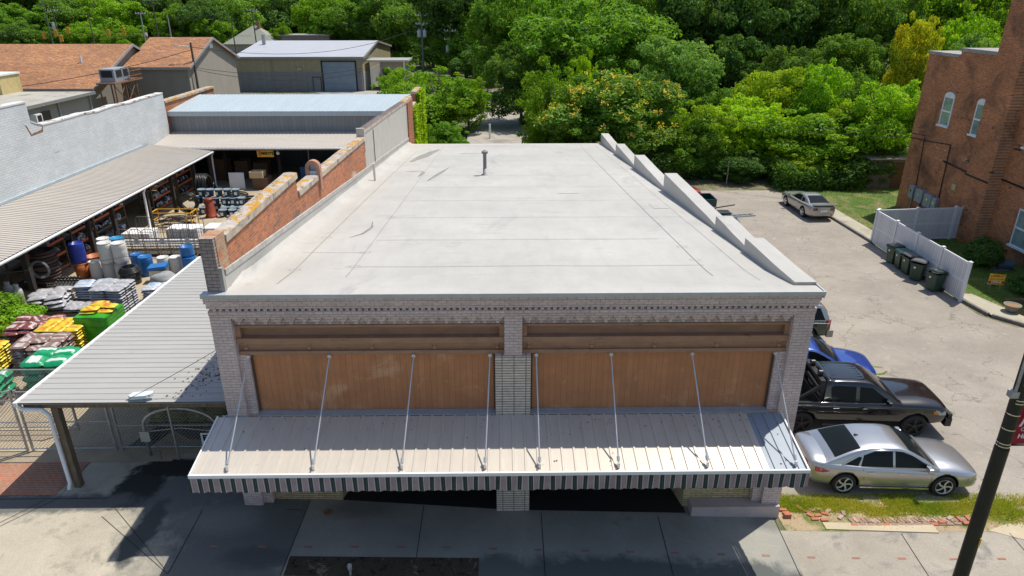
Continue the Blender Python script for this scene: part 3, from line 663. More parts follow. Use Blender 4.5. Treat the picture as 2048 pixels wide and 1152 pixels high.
# small arched brick niche standing on the wall
mb = MB(); mb.mi = 0
for k in range(11):
    a0 = math.pi*k/11; a1 = math.pi*(k+1)/11
    P = lambda a, r_, x: (x, 9.52+math.cos(a)*0.0, 0)
    pts = []
    for a, r_ in ((a0, 0.13), (a1, 0.13), (a1, 0.26), (a0, 0.26)): pts.append((XW0+0.165+math.cos(a)*r_, 9.42, 7.42+math.sin(a)*r_))
    mb.poly(pts, (0, 0.26, 0))
mb.box(XW0-0.095, XW0+0.035, 9.42, 9.68, 6.95, 7.42); mb.box(XW1-0.035, XW1+0.095, 9.42, 9.68, 6.6, 7.42)
mb.build('niche_arch', plain('old_brick_plain', (0.42, 0.22, 0.15), 0.9, 0, 0.3, 6, bmp=0.4), wall)
mb = MB(); mb.box(XW0+0.04, XW1-0.04, 9.60, 9.67, 7.0, 7.50); mb.box(XW0+0.04, XW1-0.04, 9.44, 9.60, 7.0, 7.30); mb.build('niche_lining', plain('pale_blue_grey', (0.5, 0.53, 0.56), 0.8), wall)
# flashing strip between wall and roof
mb = MB(); mb.poly([(XW1+0.004, 0.3, 6.92), (XW1+0.004, YB, roofz(YB)+0.28), (XW1+0.004, YB, roofz(YB)+0.42), (XW1+0.004, 0.3, 7.06)], (0.05, 0, 0))
mb.build('flashing', plain('flashing_mortar', (0.42, 0.41, 0.385), 0.9, 0, 0.25, 5), wall)
mb = MB(); mb.poly([(XW1+0.003, 0.12, 6.55), (XW1+0.003, YB, roofz(YB)-0.1), (XW1+0.003, YB, roofz(YB)+0.28), (XW1+0.003, 0.12, 6.92)], (0.03, 0, 0)); mb.build('base_flashing', m_roof, wall)

# ------------------------------------------------------------------ awning
aw = thing('awning', 'ribbed cream metal awning with striped valance hung on tie rods over the shop front', 'awning', (0, -1, 2.9))
m_aw = plain('cream_awning_metal', (0.58, 0.53, 0.46), 0.33, 0.15, 0.06, 1.2, stretch=(5, 1, 1), dirt=((0.34, 0.28, 0.22), 5.0, 0.70, 0.05))
m_awb = plain('grey_awning_metal', (0.24, 0.29, 0.35), 0.45, 0, 0.08, 1.5)
AY0, AY1, AZ0, AZ1 = 0.0, -1.93, 3.12, 2.76
def sheetx(xa, xb, m, nm, n):
    mb = MB(); mb.ribbed((xa, AY1, AZ1), (xb-xa, 0, 0), (0, AY0-AY1-0.045, AZ0-AZ1), n, 0.028, 0.16); 
    mb.ribbed((xa, AY1, AZ1-0.02), (xb-xa, 0, 0), (0, AY0-AY1-0.045, AZ0-AZ1), n, 0.028, 0.16)
    return mb.build(nm, m, aw)
sheetx(-7.58, 6.02, m_aw, 'metal_sheet', 46); sheetx(6.02, 6.88, m_awb, 'metal_sheet', 3)
mb = MB(); mb.box(-7.62, 6.95, AY1-0.05, AY1, AZ1-0.05, AZ1+0.045)
for x in (-7.62, 6.91): mb.poly([(x, AY1, AZ1-0.05), (x, AY0-0.045, AZ0-0.05), (x, AY0-0.045, AZ0+0.04), (x, AY1, AZ1+0.045)], (0.035, 0, 0))
mb.build('frame_rail', M['white_metal'], aw)
mb = MB()
for a, b in ((-7.5, -6.87), (-6.6, -0.48), (0.43, 6.6)): mb.box(a, b, -0.02 if b > -6.9 and a > -6.8 else -0.02, 0.24 if a > -6.8 else -0.002, AZ0, AZ0+0.03)
mb.build('wall_flashing', plain('flashing_blue', (0.40, 0.44, 0.47), 0.5, 0.2), aw)
# striped, scalloped valance
def stripe_mat():
    m, nt, p = newmat('striped_canvas'); src = coords(nt)
    sx = nt.nodes.new("ShaderNodeSeparateXYZ"); nt.links.new(src, sx.inputs[0])
    ad = N(nt, "ShaderNodeMath", operation='ADD'); nt.links.new(sx.outputs[0], ad.inputs[0]); nt.links.new(sx.outputs[1], ad.inputs[1])
    a = N(nt, "ShaderNodeMath", operation='DIVIDE'); nt.links.new(ad.outputs[0], a.inputs[0]); a.inputs[1].default_value = 0.258
    fr = N(nt, "ShaderNodeMath", operation='FRACT'); nt.links.new(a.outputs[0], fr.inputs[0])
    mv = (0.30, 0.23, 0.25); gr = (0.018, 0.038, 0.036); wh = (0.6, 0.58, 0.45)
    r = ramp(nt, fr.outputs[0], [(0, mv), (0.46, wh), (0.49, mv), (0.54, gr), (0.72, (0.07, 0.09, 0.09)), (0.76, gr), (0.90, mv), (0.94, wh), (0.97, mv)])
    r.color_ramp.interpolation = 'CONSTANT'
    c = mixc(nt, 1.0, r.outputs[0], ramp(nt, noi(nt, src, 2.5, 4), [(0.3, g3(0.85)), (0.7, g3(1.15))]).outputs[0], 'MULTIPLY')
    nt.links.new(c, p.inputs['Base Color']); p.inputs['Roughness'].default_value = 0.85; return m
m_val = stripe_mat()
mb = MB()
def val(u, v):
    x = -7.62 + 14.57*u; s = abs(math.sin(math.pi*x/0.258)); zt = AZ1-0.045; zb = AZ1-0.42 - 0.035*s
    return (x, AY1-0.055 + 0.012*math.sin(x*2*math.pi/0.52)*v, zt+(zb-zt)*v)
mb.grid(val, 440, 3, False)
mb.build('front_valance', m_val, aw)
for x in (-7.625, 6.952):
    mb = MB()
    def sv(u, v, x=x):
        y = AY1 - 0.05 + (0-AY1)*u; s = abs(math.sin(math.pi*y/0.258)); zt = AZ1+(AZ0-AZ1)*u-0.045; return (x, y, zt + (-0.375-0.035*s)*v)
    mb.grid(sv, 60, 2, False); mb.build('side_valance', m_val, aw)
m_rod = plain('rod_metal', (0.62, 0.62, 0.62), 0.35, 0.6, 0.1)
for a, b in zip((-6.62, -4.61, -2.51, -0.60, 0.56, 2.44, 4.48, 6.58), (-6.77, -4.75, -2.67, -0.71, 0.58, 2.45, 4.56, 6.66)):
    mb = MB(); mb.cyl((a, 0.10, 4.80), (b, -1.80, 2.86), 0.018, n=8); mb.cyl((a, 0.2, 4.80), (a, 0.07, 4.80), 0.05, n=8); mb.cyl((b, -1.80, 2.80), (b, -1.80, 2.93), 0.035, n=8)
    mb.cyl((b, -1.74, 2.93), (b, -1.66, 3.01), 0.04, n=8)
    mb.build('tie_rod', m_rod, aw)
# a few dead leaves on the awning
mb = MB()
for i in range(150):
    x = rnd.choice([rnd.uniform(-7, 6.8), rnd.uniform(0.5, 6)]); y = -abs(rnd.gauss(0, 0.35)) - 0.08 if rnd.random() < 0.75 else rnd.uniform(-1.8, -0.1)
    z = AZ0 + (AZ0-AZ1)/1.93*y + 0.012; s = rnd.uniform(0.008, 0.022); a = rnd.uniform(0, 3)
    mb.poly([(x+s*math.cos(a+k*1.57)*(1.6 if k % 2 else 0.8), y+s*math.sin(a+k*1.57), z+0.01*(k % 2)) for k in range(4)])
one('dead_leaves', mb, plain('dead_leaf', (0.10, 0.06, 0.035), 0.9, 0, 0.5, 5), 'scattered dead brown leaves lying on the metal awning', 'leaves', kind='stuff')
# ------------------------------------------------------------------ left side: canopy, lean-to, sheds, white wall
G = 0.30
m_can = plain('pale_canopy_metal', (0.385, 0.38, 0.36), 0.45, 0, 0.07, 1.0, stretch=(0.5, 4, 1), dirt=((0.33, 0.31, 0.27), 0.9, 0.62, 0.12))
cn = thing('metal_canopy', 'pale ribbed metal canopy over the drive against the brick side wall', 'canopy', (-10.3, 6.5, G))
mb = MB(); mb.ribbed((-13.16, 0.66, 3.15), (0, 11.9, -0.27), (5.78, 0, 0), 40, 0.018, 0.03); cs = mb.build('roof_sheet', m_can, cn)
mb = MB(); mb.poly([(-13.16, 0.66, 3.12), (-7.39, 0.66, 3.12), (-7.39, 12.56, 2.85), (-13.16, 12.56, 2.85)], (0, 0, -0.02)); mb.build('underside', plain('canopy_under', (0.25, 0.25, 0.25), 0.7), cn)
for bb_ in ((-13.1, -7.4, 0.75, 0.85, 2.93, 3.09), (-13.0, -7.4, 6.5, 6.6, 2.8, 2.96), (-13.0, -7.4, 12.3, 12.4, 2.68, 2.83)): mb = MB(); mb.box(*bb_); mb.build('beam', M['wood'], cn)
mb = MB(); mb.poly([(-13.26, 0.62, 3.05), (-13.16, 0.62, 3.05), (-13.16, 0.62, 3.17), (-13.26, 0.62, 3.17)], (0, 11.95, -0.27)); mb.build('gutter', M['white_metal'], cn)
mb = MB(); mb.tube([(-13.2, 0.72, 3.06), (-13.1, 0.66, 2.95), (-12.55, 0.66, 2.93), (-12.42, 0.66, 2.75), (-12.42, 0.66, 0.55), (-12.40, 0.52, 0.40)], 0.055, 8); mb.build('downspout', M['white_metal'], cn)
for x, y in ((-12.3, 0.82), (-13.0, 12.3), (-7.6, 0.82)):
    mb = MB(); mb.box(x-0.09, x+0.09, y-0.09, y+0.09, G-0.1, 2.93 if y < 5 else 2.68); mb.build('post', M['wood'], cn)
mb = MB()
for i in range(150):
    x = rnd.gauss(-8.8, 0.28); y = rnd.gauss(2.0, 0.8); s = rnd.uniform(0.012, 0.04); a = rnd.uniform(0, 3)
    if 0.8 < y < 5: mb.poly([(x+s*math.cos(a+k*1.57), y+s*math.sin(a+k*1.57)*1.5, 3.145-0.0227*(y-0.66)+0.012) for k in range(4)])
one('dead_leaves', mb, bpy.data.materials['dead_leaf'], 'brown leaf litter lying on the pale metal canopy by the wall', 'leaves', kind='stuff')

# white painted wall on the far side of the yard
m_ww = brick('whitewashed_brick', 'yzx', (0.64, 0.66, 0.66), (0.57, 0.60, 0.61), (0.47, 0.50, 0.51), 0.4, 0.12, 0.008, (0.82, 1.08), stain=[((0.30, 0.30, 0.29), 0.9, 0.66, 0.02, (0.35, 3.4, 1)), ((0.50, 0.53, 0.54), 0.5, 0.52, 0.15, (0.6, 1.5, 1))], bumpd=0.008, colvar=0.1)
ww = thing('painted_wall', 'long whitewashed brick wall above the ribbed lean-to roof', 'wall', (-25.8, 28, G))
mb = MB()
top = [(5, 7.95), (22.6, 7.95), (22.6, 6.95), (23.0, 6.75), (23.5, 6.62), (25.0, 6.60), (27.5, 6.62), (29.0, 6.52), (31, 6.60), (33, 6.50), (35, 6.55), (37.9, 6.55)]
mb.poly([(-25.6, 5, G-0.3)] + [(-25.6, y, z) for y, z in top] + [(-25.6, 37.9, G-0.3)], (-0.45, 0, 0)); mb.build('wall_face', m_ww, ww)
mb = MB()
for (y0, z0), (y1, z1) in zip(top[:-1], top[1:]):
    if y1 - y0 > 0.2: mb.poly([(-25.57, y0, z0+0.002), (-25.57, y1, z1+0.002), (-25.57, y1, z1+0.08), (-25.57, y0, z0+0.08)], (-0.52, 0, 0))
mb.build('wall_cap', plain('patchy_cap', (0.62, 0.62, 0.60), 0.9, 0, 0.1, 2, dirt=((0.26, 0.15, 0.10), 1.2, 0.54, 0.04)), ww)
mb = MB(); mb.poly([(-25.597, 22.0, 6.9), (-25.597, 22.1, 6.85), (-25.597, 22.35, 6.25), (-25.597, 23.4, 6.3), (-25.597, 23.5, 6.6), (-25.597, 23.3, 6.42), (-25.597, 22.4, 6.33), (-25.597, 22.2, 6.8)], (0.01, 0, 0)); mb.build('exposed_brick', M['rust'], ww)
mb = MB(); mb.box(-25.6, -25.48, 16, 33.4, 3.44, 3.60); mb.build('gutter', plain('blue_grey_gutter', (0.40, 0.47, 0.50), 0.5), ww)
bw = thing('low_brick_wall', 'rust capped low brick wall running back behind the whitewashed wall', 'wall', (-25.9, 43, G))
mb = MB(); mb.box(-26.1, -25.65, 37.95, 47.5, G-0.3, 5.85); mb.build('brick_face', m_red, bw)
mb = MB(); mb.box(-26.2, -25.55, 37.95, 47.5, 5.85, 6.0); mb.build('coping', m_lich, bw)

# lean-to along the white wall
m_lean = plain('dusty_lean_to_metal', (0.45, 0.415, 0.37), 0.5, 0, 0.07, 0.8, stretch=(0.4, 3, 1), dirt=((0.40, 0.36, 0.30), 0.9, 0.66, 0.1))
lt = thing('lean_to_shed', 'open lean-to with dusty ribbed roof along the whitewashed wall', 'shed', (-23.3, 20, G))
mb = MB(); mb.ribbed((-25.45, 3, 3.46), (0, 31.3, 0), (4.33, 0, -0.46), 125, 0.03, 0.10); mb.build('roof_sheet', m_lean, lt)
mb = MB(); mb.poly([(-25.45, 3, 3.40), (-25.45, 34.3, 3.40), (-21.12, 34.3, 2.94), (-21.12, 3, 2.94)], (0, 0, -0.03)); mb.build('underside', plain('shed_under', (0.10, 0.09, 0.08), 0.9), lt)
mb = MB(); mb.box(-21.16, -21.12, 3, 34.3, 2.78, 2.96); mb.build('fascia', M['dark'], lt)
mb = MB(); mb.tube([(-21.06, 3, 2.92), (-21.06, 34.5, 2.92)], 0.07, 8); mb.build('gutter', M['white_metal'], lt)
for y in (24.3, 34.5):
    mb = MB(); mb.tube([(-21.06, y-0.3, 2.88), (-21.2, y, 2.8), (-21.3, y, 2.6), (-21.35, y, G+0.1), (-21.2, y-0.1, G)], 0.07, 8); mb.build('downspout', M['white_metal'], lt)
for y in (7, 13.6, 18.6, 20.9, 24.7, 28, 31.4, 34.2):
    mb = MB(); mb.box(-21.5, -21.3, y-0.1, y+0.1, G, 2.9); mb.build('post', plain('dark_post', (0.035, 0.03, 0.025), 0.9) if y == 7 else bpy.data.materials['dark_post'], lt)
# storage racks with orange beams, standing in the lean-to
m_or = plain('orange_rack_steel', (0.50, 0.11, 0.045), 0.5, 0, 0.2, 4)
m_up = plain('rack_upright', (0.12, 0.09, 0.06), 0.7)
m_deck = plain('rack_deck', (0.07, 0.06, 0.05), 0.9)
fit_mats = [plain('fitting_white', (0.62, 0.66, 0.68), 0.6), plain('fitting_blue', (0.03, 0.10, 0.26), 0.5), plain('fitting_teal', (0.06, 0.15, 0.16), 0.6), plain('fitting_dark', (0.03, 0.035, 0.04), 0.7), plain('fitting_tan', (0.22, 0.15, 0.08), 0.8), plain('fitting_grey', (0.20, 0.22, 0.23), 0.6)]
def elbow(m):
    mb = MB(); mb.tube([(0, 0, 0.0), (0, 0, 0.10), (0.03, 0, 0.15), (0.08, 0, 0.18), (0.17, 0, 0.18)], 0.05, 8); mb.cyl((0, 0, 0), (0, 0, 0.04), 0.062, n=8); mb.cyl((0.14, 0, 0.18), (0.18, 0, 0.18), 0.062, n=8)
    return mb
def carton(m):
    mb = MB(); mb.obox((0, 0, 0), 0.32, 0.3, 0.24); mb.obox((0, 0, 0.24), 0.33, 0.12, 0.006); mb.obox((0.0, -0.153, 0.06), 0.14, 0.006, 0.1); return mb
def bottlek(m):
    mb = MB(); mb.lathe((0, 0, 0), [(0.09, 0), (0.1, 0.02), (0.1, 0.2), (0.05, 0.26), (0.035, 0.27), (0.035, 0.31)], 10); return mb
kinds = [('pipe_elbow', elbow, 'pipe fitting', 'pipe elbow'), ('carton', carton, 'box', 'carton'), ('jug', bottlek, 'jug', 'jug')]
protos = {}
def shelf_item(k, mi, loc, rz, label, group):
    key = (k, mi)
    if key not in protos:
        mb = kinds[k][1](None); protos[key] = mb.build(kinds[k][0], fit_mats[mi], None, local=True); o = protos[key]
    else:
        o = protos[key].copy(); C.objects.link(o)
    o.location = loc; o.rotation_euler = (rnd.choice([0, 0, 1.4]) if k == 0 else 0, 0, rz); s = rnd.uniform(0.8, 1.25); o.scale = (s, s, s)
    return tag(o, label, kinds[k][2], group)
racks = [(8.6, 11.4, 'nearest the plants'), (15.0, 18.2, 'behind the brown rings'), (18.9, 20.6, 'beside the ultramarine drum'), (21.0, 24.2, 'behind the white drums'), (27.6, 30.9, 'behind the yellow rail trolley'), (31.2, 33.6, 'at the far shed corner')]
cname = ['white', 'blue', 'teal', 'black', 'tan', 'grey']
for ri, (y0, y1, desc) in enumerate(racks):
    rk = thing('storage_rack', 'orange beamed storage rack ' + desc, 'rack', (-23.0, (y0+y1)/2, G), group='storage racks under the lean-to')
    for yy in (y0, y1):
        mb = MB()
        for xx in (-23.4, -22.6): mb.box(xx-0.04, xx+0.04, yy-0.04, yy+0.04, G, 2.75)
        for k in range(5): mb.cyl((-23.4, yy, 0.5+k*0.45), (-22.6, yy, 0.7+k*0.45), 0.015, n=5)
        mb.build('upright_frame', m_up, rk)
    for z in (0.5, 1.2, 1.88):
        mb = MB(); mb.box(-22.62, -22.56, y0+0.042, y1-0.042, z-0.07, z+0.05); mb.build('beam', m_or if rnd.random() < 0.85 or z > 1.5 else m_up, rk)
        mb = MB(); mb.box(-23.45, -22.63, y0+0.05, y1-0.05, z, z+0.02); mb.build('shelf', m_deck, rk)
        lv = {0.5: 'bottom', 1.2: 'middle', 1.88: 'top'}[z]
        n = int((y1-y0)*3.2)
        for i in range(n):
            k = rnd.choice([0, 0, 0, 1, 2, 0]); mi = rnd.choice([0, 0, 5, 2, 3, 1, 4] if ri not in (3,) else [0, 0, 0, 5, 5, 1]); yy = y0+0.25+(y1-y0-0.5)*(i+rnd.random()*0.4)/max(1, n)
            shelf_item(k, mi, (-22.80+rnd.uniform(-0.12, 0.1), yy, z+0.02+(0.06 if k == 0 else 0)), rnd.uniform(0, 6.28),
                       '%s %s on the %s shelf, rack %s' % (cname[mi], kinds[k][3], lv, desc.split(',')[0]), 'stock on the storage racks')
            if ri in (1, 2, 3, 4): shelf_item(0, rnd.choice([0, 0, 5]), (-22.72+rnd.uniform(-0.04, 0.04), yy+0.12, z+0.08), rnd.uniform(0, 6.28), 'pale elbow at the front of the %s shelf, rack %s' % (lv, desc.split(',')[0].replace(' in the', '')), 'stock on the storage racks')
# rear shed across the yard
m_blue = plain('pale_blue_roof_metal', (0.42, 0.49, 0.52), 0.4, 0, 0.05, 0.7, stretch=(3, 0.5, 1))
m_ribw = slats('grey_ribbed_wall', (0.24, 0.25, 0.26), 'x', 0.31, 0.10, 0.7, 0.5, 0.1, 0.05)
rs = thing('rear_shed', 'wide open rear shed with two ribbed roofs and a grey clerestory wall', 'shed', (-17.5, 39, G))
mb = MB(); mb.ribbed((-26.0, 34.4, 3.2), (18.6, 0, 0), (0, 4.1, 0.45), 62, 0.025, 0.12); mb.build('lower_roof', m_lean, rs)
mb = MB(); mb.poly([(-26, 34.45, 3.14), (-7.4, 34.45, 3.14), (-7.4, 38.5, 3.58), (-26, 38.5, 3.58)], (0, 0, -0.03)); mb.build('underside', bpy.data.materials['shed_under'], rs)
mb = MB(); mb.box(-26.0, -7.4, 34.38, 34.43, 3.0, 3.17); mb.build('fascia', plain('brown_fascia', (0.12, 0.10, 0.08), 0.8), rs)
mb = MB(); mb.tube([(-22.9, 34.33, 3.14), (-7.45, 34.33, 3.14)], 0.06, 8); mb.build('gutter', M['white_metal'], rs)
mb = MB(); mb.tube([(-22.4, 34.33, 3.1), (-22.35, 34.3, 2.9), (-22.1, 34.2, 2.75)], 0.05, 8); mb.build('downspout', M['white_metal'], rs)
mb = MB(); mb.box(-26.0, -7.4, 38.5, 38.6, 3.65, 4.95); mb.build('clerestory_wall', m_ribw, rs)
mb = MB(); mb.ribbed((-26.2, 38.2, 5.18), (18.8, 0, 0), (0, 6.0, 0.52), 62, 0.03, 0.12); mb.build('upper_roof', m_blue, rs)
mb = MB(); mb.box(-26.2, -7.4, 38.15, 38.19, 4.85, 5.2); mb.box(-26.2, -7.4, 38.19, 38.5, 4.85, 4.88); mb.build('roof_fascia', m_blue, rs)
mb = MB(); mb.box(-26.0, -7.4, 44.2, 44.3, G-0.2, 5.6); mb.build('back_wall', m_ribw, rs)
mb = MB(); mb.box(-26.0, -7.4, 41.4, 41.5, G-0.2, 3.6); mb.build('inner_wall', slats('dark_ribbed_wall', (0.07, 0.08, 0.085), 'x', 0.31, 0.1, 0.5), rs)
for x in (-25.5, -21.0, -17.0, -12.6, -8.2):
    mb = MB(); mb.box(x-0.1, x+0.1, 36.0, 36.2, G, 3.3); mb.build('post', bpy.data.materials['dark_post'], rs)
m_yel = plain('sign_yellow', (0.75, 0.42, 0.02), 0.5)
ys = thing('hanging_sign', 'yellow sign hung under the rear shed eave', 'sign', (-17.55, 34.9, 2.55))
mb = MB(); mb.box(-18.15, -16.95, 34.88, 34.92, 2.42, 2.98); mb.build('board', m_yel, ys)
text_mesh("'MENTS", 0.28, 'lettering', M['black'], ys, (0.14, -0.035, 0.12), (R(90), 0, 0), bold=0.008)
text_mesh("5", 0.42, 'emblem', m_or, ys, (-0.40, -0.035, 0.12), (R(90), 0, 0), bold=0.02)
lamp = thing('bulb_lamp', 'small white globe lamp beside the yellow sign', 'lamp', (-16.6, 34.8, 2.7))
mb = MB(); mb.lathe((-16.6, 34.8, 2.6), [(0.01, 0), (0.1, 0.03), (0.13, 0.12), (0.08, 0.22), (0.03, 0.25)], 12); mb.build('globe', M['white_metal'], lamp)
mb = MB(); mb.cyl((-16.6, 34.8, 2.85), (-16.7, 34.6, 3.05), 0.03, n=6); mb.build('bracket', M['grey_metal'], lamp)

# ---- yard stock
m_wb = plain('white_drum_plastic', (0.66, 0.65, 0.60), 0.45, 0, 0.06, 1.5, obj=True)
m_lb = plain('pale_grey_drum', (0.50, 0.51, 0.50), 0.45, 0, 0.06, 1.5, obj=True)
m_bb = plain('blue_drum_plastic', (0.02, 0.15, 0.42), 0.4, 0, 0.15, 2, obj=True)
m_ub = plain('ultramarine_drum', (0.025, 0.05, 0.33), 0.4, 0, 0.15, 2, obj=True)
m_cy = plain('cyan_lid', (0.02, 0.24, 0.46), 0.4)
def barrel(loc, m, lidm, label, r=0.3, h=0.9, open_=False, group='plastic drums in the yard'):
    t = thing('drum', label, 'drum', loc, rnd.uniform(0, 6), group)
    x, y, z = loc; mb = MB()
    pr = [(r*0.93, 0), (r*0.96, 0.03), (r, 0.12*h), (r*1.0, 0.30*h), (r*0.985, 0.33*h), (r*1.0, 0.36*h), (r*1.0, 0.62*h), (r*0.985, 0.65*h), (r, 0.68*h), (r*0.99, 0.88*h), (r*0.93, 0.955*h)]
    if open_: pr += [(r*0.95, h), (r*0.88, h), (r*0.88, h*0.35), (0.01, h*0.3)]; mb.lathe((x, y, z), pr, 22, cap=False); mb.build('shell', m, t)
    else:
        mb.lathe((x, y, z), pr, 22); mb.build('shell', m, t)
        mb = MB(); mb.lathe((x, y, z), [(r*0.95, 0.952*h), (r*0.97, h*0.985), (r*0.97, h), (r*0.9, h+0.002), (r*0.88, h*0.985), (0.01, h*0.985)], 22, cap=False)
        mb.cyl((x+r*0.5, y, z+h*0.98), (x+r*0.5, y, z+h*1.0+0.01), 0.035, n=8); mb.cyl((x-r*0.5, y, z+h*0.98), (x-r*0.5, y, z+h+0.01), 0.035, n=8); mb.build('lid', lidm, t)
    return t
barrel((-20.30, 16.65, G), m_wb, m_wb, 'open white drum at the left end of the bottom row', open_=True)
barrel((-19.62, 16.55, G), m_lb, m_lb, 'pale grey drum in the middle of the bottom row under the white drums')
barrel((-18.95, 16.45, G), m_lb, m_lb, 'pale grey drum at the right of the bottom row, behind the black tub')
barrel((-19.55, 16.50, G+0.905), m_wb, m_wb, 'white drum on the left of the upper front pair', h=1.0, r=0.33)
barrel((-18.87, 16.48, G+0.905), m_wb, m_wb, 'white drum on the right of the upper front pair', h=1.0, r=0.33)
barrel((-19.98, 17.2, G+0.905), m_wb, m_wb, 'cream drum behind the left of the upper pair', h=0.98)
barrel((-19.32, 17.2, G+0.905), m_bb, m_cy, 'drum with a cyan lid behind the upper white pair', h=1.0, r=0.33)
barrel((-19.98, 17.2, G), m_lb, m_lb, 'pale drum in the back bottom row on the left'); barrel((-19.3, 17.2, G), m_lb, m_lb, 'pale drum in the back bottom row on the right')
barrel((-21.05, 16.7, 1.12), m_ub, m_ub, 'ultramarine open drum standing on an orange tub', open_=True, h=1.0, r=0.33)
barrel((-18.05, 17.05, G), m_bb, m_bb, 'bright blue drum standing right of the black tub', r=0.33, h=0.98)
barrel((-18.75, 17.6, G), m_bb, m_bb, 'blue drum half hidden behind the black tub')
barrel((-17.30, 17.3, G), m_wb, m_wb, 'short white drum between the blue drums', h=0.85, r=0.29); barrel((-16.70, 17.35, G), m_wb, m_wb, 'short white drum beside the stacked blue drums', h=0.85, r=0.29)
barrel((-15.95, 17.2, G), m_bb, m_bb, 'blue drum under the small blue tub', r=0.34); barrel((-16.05, 17.35, G+0.905), m_bb, m_cy, 'cut down blue tub on top of the rightmost blue drum', r=0.34, h=0.5, open_=True)
def tub(name, loc, r1, r2, h, m, label, cat='tub', rim=True, group=None):
    t = thing(name, label, cat, loc, group=group); mb = MB()
    mb.lathe(loc, [(r1, 0), (r2, h), (r2*0.94, h), (r1*0.9, 0.03)], 22, cap=True); mb.build('shell', m, t)
    if rim: mb = MB(); mb.lathe(loc, [(r2, h-0.06), (r2+0.03, h-0.05), (r2+0.03, h+0.0), (r2*0.95, h+0.004)], 22, cap=False); mb.build('rim', m, t)
    return t
m_orp = plain('orange_plastic', (0.42, 0.12, 0.03), 0.5)
tub('orange_tub', (-21.05, 16.7, G), 0.28, 0.34, 0.8, m_orp, 'orange tub under the ultramarine drum'); tub('orange_tub', (-20.75, 17.4, G), 0.34, 0.40, 0.9, m_orp, 'wide orange tub behind the open white drum')
bt = tub('black_tub', (-18.3, 15.95, G), 0.42, 0.47, 0.62, plain('black_plastic', (0.02, 0.022, 0.022), 0.35), 'big black round tub of nested tubs in front of the drums')
for k in range(5):
    mb = MB(); mb.lathe((-18.3, 15.95, G+0.62+k*0.05), [(0.49-0.03*k, 0), (0.51-0.03*k, 0.02), (0.49-0.03*k, 0.04), (0.42-0.03*k, 0.04)], 22, cap=False); mb.build('nested_rim', bpy.data.materials['black_plastic'], bt)
bx = thing('storage_bin', 'blue lidded storage bin in front of the short white drums', 'bin', (-17.0, 16.2, G), 0.2)
mb = MB(); mb.poly([(-17.4, 15.95, G), (-16.65, 16.05, G), (-16.7, 16.5, G), (-17.45, 16.4, G)], (0, 0, 0.6)); mb.build('shell', M['grey_metal'], bx)
mb = MB(); mb.poly([(-17.45, 15.9, G+0.6), (-16.6, 16.0, G+0.68), (-16.65, 16.55, G+0.72), (-17.5, 16.45, G+0.64)], (0, 0, 0.16)); mb.build('lid', m_bb, bx, bevel=0.02)
def lump(c, sx, sy, sz, seed, amp=0.25, n=18, flat=0.0):
    mb = MB()
    def f(u, v):
        a = u*2*math.pi; b = (v-0.5)*math.pi; d = Vector((math.cos(b)*math.cos(a), math.cos(b)*math.sin(a), math.sin(b)))
        k = 1+amp*noise.noise(d*1.6+Vector((seed, 0, 0)))+amp*0.4*noise.noise(d*5+Vector((seed, 3, 0)))
        z = d.z*sz*k
        if z < -flat*sz: z = -flat*sz
        return (c[0]+d.x*sx*k, c[1]+d.y*sy*k, c[2]+flat*sz+z)
    mb.grid(f, n, n); return mb
one('tarp_bundle', lump((-16.4, 15.3, G), 0.75, 0.5, 0.5, 3, 0.2, flat=0.6), plain('grey_tarp', (0.27, 0.28, 0.28), 0.6, bmp=0.5), 'grey tarpaulin covered bundle by the canopy edge', 'bundle')

# bagged goods: each bag an object, stacks laid on pallets
def bag_proto(name, mats, L_=0.62, W_=0.42, H_=0.12, seed=1, label_band=True):
    mb = MB(); mb.mi = 0; nu, nv = 10, 8
    def f(sgn):
        def g_(u, v):
            x = (u-0.5)*L_; y = (v-0.5)*W_; e = (1-(2*u-1)**4)*(1-(2*v-1)**4); k = max(0, e)**0.55
            n_ = 0.02*noise.noise(Vector((x*9, y*9, seed+sgn)))
            return (x*(1+0.03*math.sin(v*9)-0.10*(2*v-1)**4), y*(1-0.10*(2*u-1)**4+0.03*math.sin(u*8+seed)), H_/2 + sgn*(H_/2*k) + n_*k)
        return g_
    mb.grid(f(1), nu, nv); mb.mi = 2; mb.grid(f(-1), nu, nv)
    nface = nu*nv
    for j in range(nv):
        for i in range(nu):
            if label_band:
                v_ = seed % 4
                if (v_ == 0 and 2 <= i <= 6 and 1 <= j <= 6) or (v_ == 1 and (i in (1, 2) or i in (7, 8)) and 1 <= j <= 6) or (v_ == 2 and 1 <= i <= 8 and j in (2, 3)) or (v_ == 3 and (i+j) % 5 < 2 and 1 < i < 8): mb.m[j*nu+i] = 1
    return mb.build(name, mats, None, local=True)
def bagmat(name, col, rough=0.3, var=0.2): return plain(name, col, rough, 0, var, 6, obj=True, bmp=0.3)
bm_grey = [bagmat('bag_grey', (0.36, 0.36, 0.38)), bagmat('bag_greyprint', (0.45, 0.44, 0.44), 0.3, 0.3), bagmat('bag_grey_dark', (0.12, 0.12, 0.13))]
bm_wblue = [bagmat('bag_white', (0.50, 0.52, 0.56)), bagmat('bag_blueprint', (0.30, 0.42, 0.55), 0.3, 0.5), bagmat('bag_dk', (0.10, 0.11, 0.13))]
bm_yel = [bagmat('bag_yellow', (0.66, 0.50, 0.03)), bagmat('bag_redprint', (0.66, 0.22, 0.02), 0.4, 0.6), bagmat('bag_olive', (0.30, 0.20, 0.02))]
bm_brn = [bagmat('bag_brown', (0.24, 0.15, 0.125)), bagmat('bag_paleprint', (0.50, 0.44, 0.42), 0.3, 0.3), bagmat('bag_bluegrey', (0.20, 0.23, 0.27))]
